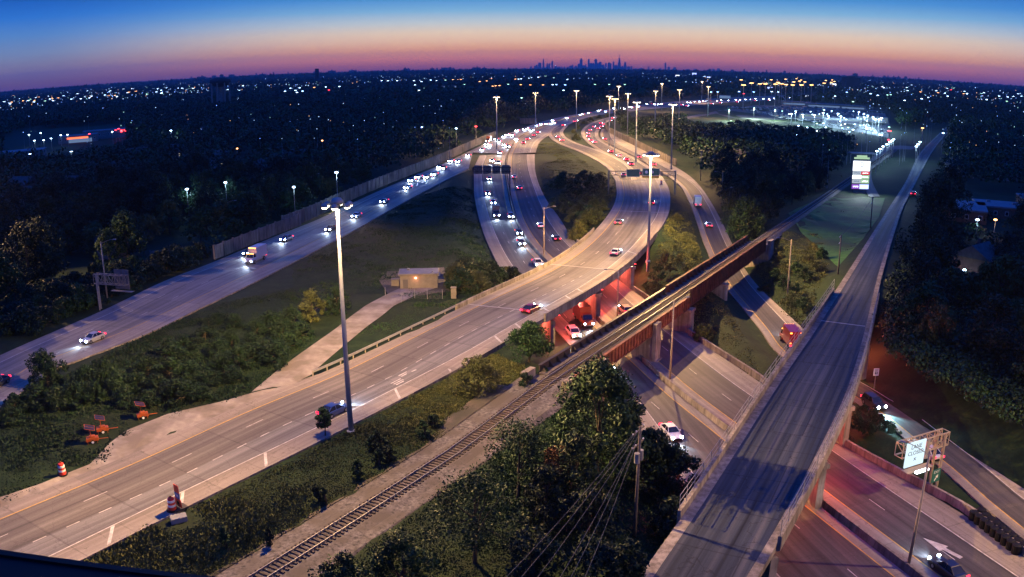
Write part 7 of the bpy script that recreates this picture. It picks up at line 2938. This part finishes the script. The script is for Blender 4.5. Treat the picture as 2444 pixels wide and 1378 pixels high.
for x, y, c_ in expl:
    side_ = 'right of the far roadway' if x > 1640 else ('below the skyline' if x > 850 else 'left of the water tower' if x < 520 else 'right of the water tower')
    lamp(x, y, c_, 'tiny ' + {'w': 'white', 'g': 'greenish', 'o': 'orange', 'r': 'red', 'b': 'blue white'}[c_] + ' street lamp in the dark suburb ' + side_, 'far street lamps of the suburb', h=14)
random.seed(17)
for k in range(165):
    left = k < 70
    x = random.uniform(0, 480) if left else (random.uniform(2080, 2444) if k < 120 else random.uniform(480, 2444))
    hy = 165 + 3.09e-5 * (x - 1321) ** 2
    y = hy + (random.uniform(5, 32) if k < 120 else random.uniform(4, 14))
    c_ = random.choice('wwwwgo')
    side_ = 'near the left horizon' if x < 700 else ('near the right horizon' if x > 1700 else 'under the middle horizon')
    lamp(x, y, c_, 'tiny ' + {'w': 'white', 'g': 'greenish', 'o': 'orange'}[c_] + ' far lamp ' + side_, 'far street lamps of the suburb', h=14)

# the countless smaller lights behind them
g2 = np.random.default_rng(77)
vs_, fs_, ms_ = [], [], []
oct_ = [(1, 0, 0), (0, 1, 0), (-1, 0, 0), (0, -1, 0), (0, 0, 1), (0, 0, -1)]
for k in range(1900):
    x = g2.uniform(-20, 2464)
    hy = 165 + 3.09e-5 * (x - 1321) ** 2
    edge = abs(x - 1222) / 1222
    y = hy + 3.5 + g2.random() ** 1.6 * (16 + 26 * edge)
    if k >= 1700:
        x = g2.uniform(-20, 1080) if k % 2 else g2.uniform(1960, 2464)
        y = hy + g2.uniform(25, 150)
    P = G(x, y, 13 if k < 1700 else 15.5)
    D_ = math.hypot(P.x, P.y)
    r_ = D_ / 2018 * g2.uniform(.4, 1.1)
    n0 = len(vs_)
    vs_ += [(P.x + a * r_, P.y + b * r_, P.z + c_ * r_) for a, b, c_ in oct_]
    fs_ += [(n0 + a, n0 + b, n0 + c_) for a, b, c_ in ((0, 1, 4), (1, 2, 4), (2, 3, 4), (3, 0, 4), (1, 0, 5), (2, 1, 5), (3, 2, 5), (0, 3, 5))]
    ms_ += [int(g2.choice([0, 0, 0, 3, 1, 2, 3]))] * 8
    t1, t2 = len(vs_), r_ * .08 + .1
    vs_ += [(P.x - t2, P.y, 0), (P.x + t2, P.y, 0), (P.x, P.y + t2, 0), (P.x, P.y, P.z)]
    fs_ += [(t1, t1 + 1, t1 + 3), (t1 + 1, t1 + 2, t1 + 3), (t1 + 2, t1, t1 + 3)]
    ms_ += [4] * 3
me = np_mesh('distant_lights', vs_, fs_, [emit('pinpoint_white', (.45, .7, 1), 2.6), emit('pinpoint_green', (.45, .9, .75), 1.6), emit('pinpoint_orange', (1, .5, .2), 2.2), emit('pinpoint_blue', (.2, .4, 1), 3), GALV], ms_, 3)
o = bpy.data.objects.new('distant_lights', me)
COL.objects.link(o)
struct(o, 'stuff')

# houses half hidden in the woods
hp = house(-3000, 700, 11, 9, 5.5, 0, WHITEWALL, 'x') if False else None
HM = MB().box((0, 0, 2.6), (11, 8.5, 6.0))
HR = MB()
a_ = [(-6, -4.8, 5.6), (6, -4.8, 5.6), (6, 0, 8.6), (-6, 0, 8.6)]
b_ = [(x, -y, z) for x, y, z in a_]
HR.quad(a_)
HR.quad(b_[::-1])
HR.quad([a_[0], b_[0], a_[3]])
HR.quad([a_[1], a_[2], b_[1]])
HR.quad([a_[0], b_[0], b_[1], a_[1]])
HWm, HRm = HM.mesh('walls', WHITEWALL), HR.mesh('roof', SHINGLE)
WWm = MB().box((-2.5, -4.3, 2.6), (1.3, .12, 1.3)).mesh('window', emit('lit_house_window', (.9, .75, .5), 1.6))
random.seed(23)
for (px, py) in ((60, 470), (95, 500), (180, 470), (250, 430), (330, 470), (380, 505), (460, 500), (520, 400), (560, 470), (620, 430), (640, 480), (700, 400), (330, 390), (420, 380), (210, 520), (120, 560), (40, 620), (500, 330), (640, 340), (880, 320), (960, 290),
                 (2330, 380), (2280, 420), (2400, 430), (2200, 600), (2420, 600), (2250, 760), (2400, 800), (2340, 560), (1760, 400), (1850, 380), (1700, 350)):
    P = G(px, py, 0)
    if P.length < 330 or (px > 2150 and py > 440):
        continue
    t_ = thing('suburban_house', 'small suburban house half hidden by dark trees', 'house', (P.x, P.y, 0), random.uniform(0, 3.1), 'suburban houses half hidden in the woods')
    for m_, n_ in ((HWm, 'walls'), (HRm, 'roof'), (WWm, 'window')):
        o = bpy.data.objects.new(n_, m_)
        COL.objects.link(o)
        o.parent = t_

# dark roof edge of the building the picture was taken from
A_, B_ = at_dist(-60, 1317, 24), at_dist(440, 1382, 24)
d = (B_ - A_)
mid = (A_ + B_) / 2
d.normalize()
rz = math.atan2(d.y, d.x)
t = thing('roof_edge', 'dark roof edge of a building at the bottom left corner of the picture', 'building', (mid.x, mid.y, 0), rz)
n_ = Vector((0, -1, 0))
mb = MB()
L_ = 14.0
q = [(-L_, 0), (L_ * .8, 0), (L_ * .8, -9), (-L_, -9)]
sl_ = d.z / math.hypot(d.x, d.y)
zt_ = mid.z - .02
mb.v += [(x, y, 0) for x, y in q] + [(x, y, zt_ + x * sl_) for x, y in q]
for f in ((3, 2, 1, 0), (4, 5, 6, 7), (0, 1, 5, 4), (1, 2, 6, 5), (2, 3, 7, 6), (3, 0, 4, 7)):
    mb.f.append(f)
    mb.m.append(0)
mb.build('walls', BLACKP, t)
mb = MB().bar((-L_, .1, zt_ - L_ * sl_ - .05), (L_ * .8, .1, zt_ + L_ * .8 * sl_ - .05), .3, .25)
mb.build('coping', BLACKP, t)

# ------------------------------------------------------------------ haze
HAZE = True
if HAZE:
    hm = bpy.data.materials.new('haze')
    hm.use_nodes = True
    hm.node_tree.nodes.clear()
    pv = hm.node_tree.nodes.new('ShaderNodeVolumePrincipled')
    pv.inputs['Color'].default_value = (0.75, 0.85, 1.0, 1)
    pv.inputs['Density'].default_value = HAZE_D
    ho = hm.node_tree.nodes.new('ShaderNodeOutputMaterial')
    hm.node_tree.links.new(pv.outputs[0], ho.inputs['Volume'])
    hz_ = MB().box((0, 12050, 255), (41000, 25100, 540)).build('haze', hm)
    struct(hz_, 'stuff')

# prototypes are not part of the place
for grp in [PROT[k][0:2] for k in PROT] + [(MN, MNK), (MF, MFK)] + BUSH + TREES:
    root, km = grp[0], grp[1]
    for lst in list(km.values()):
        for o in lst:
            if o.name in bpy.data.objects and not o.users_collection:
                bpy.data.objects.remove(o)
    if not root.users_collection:
        bpy.data.objects.remove(root)
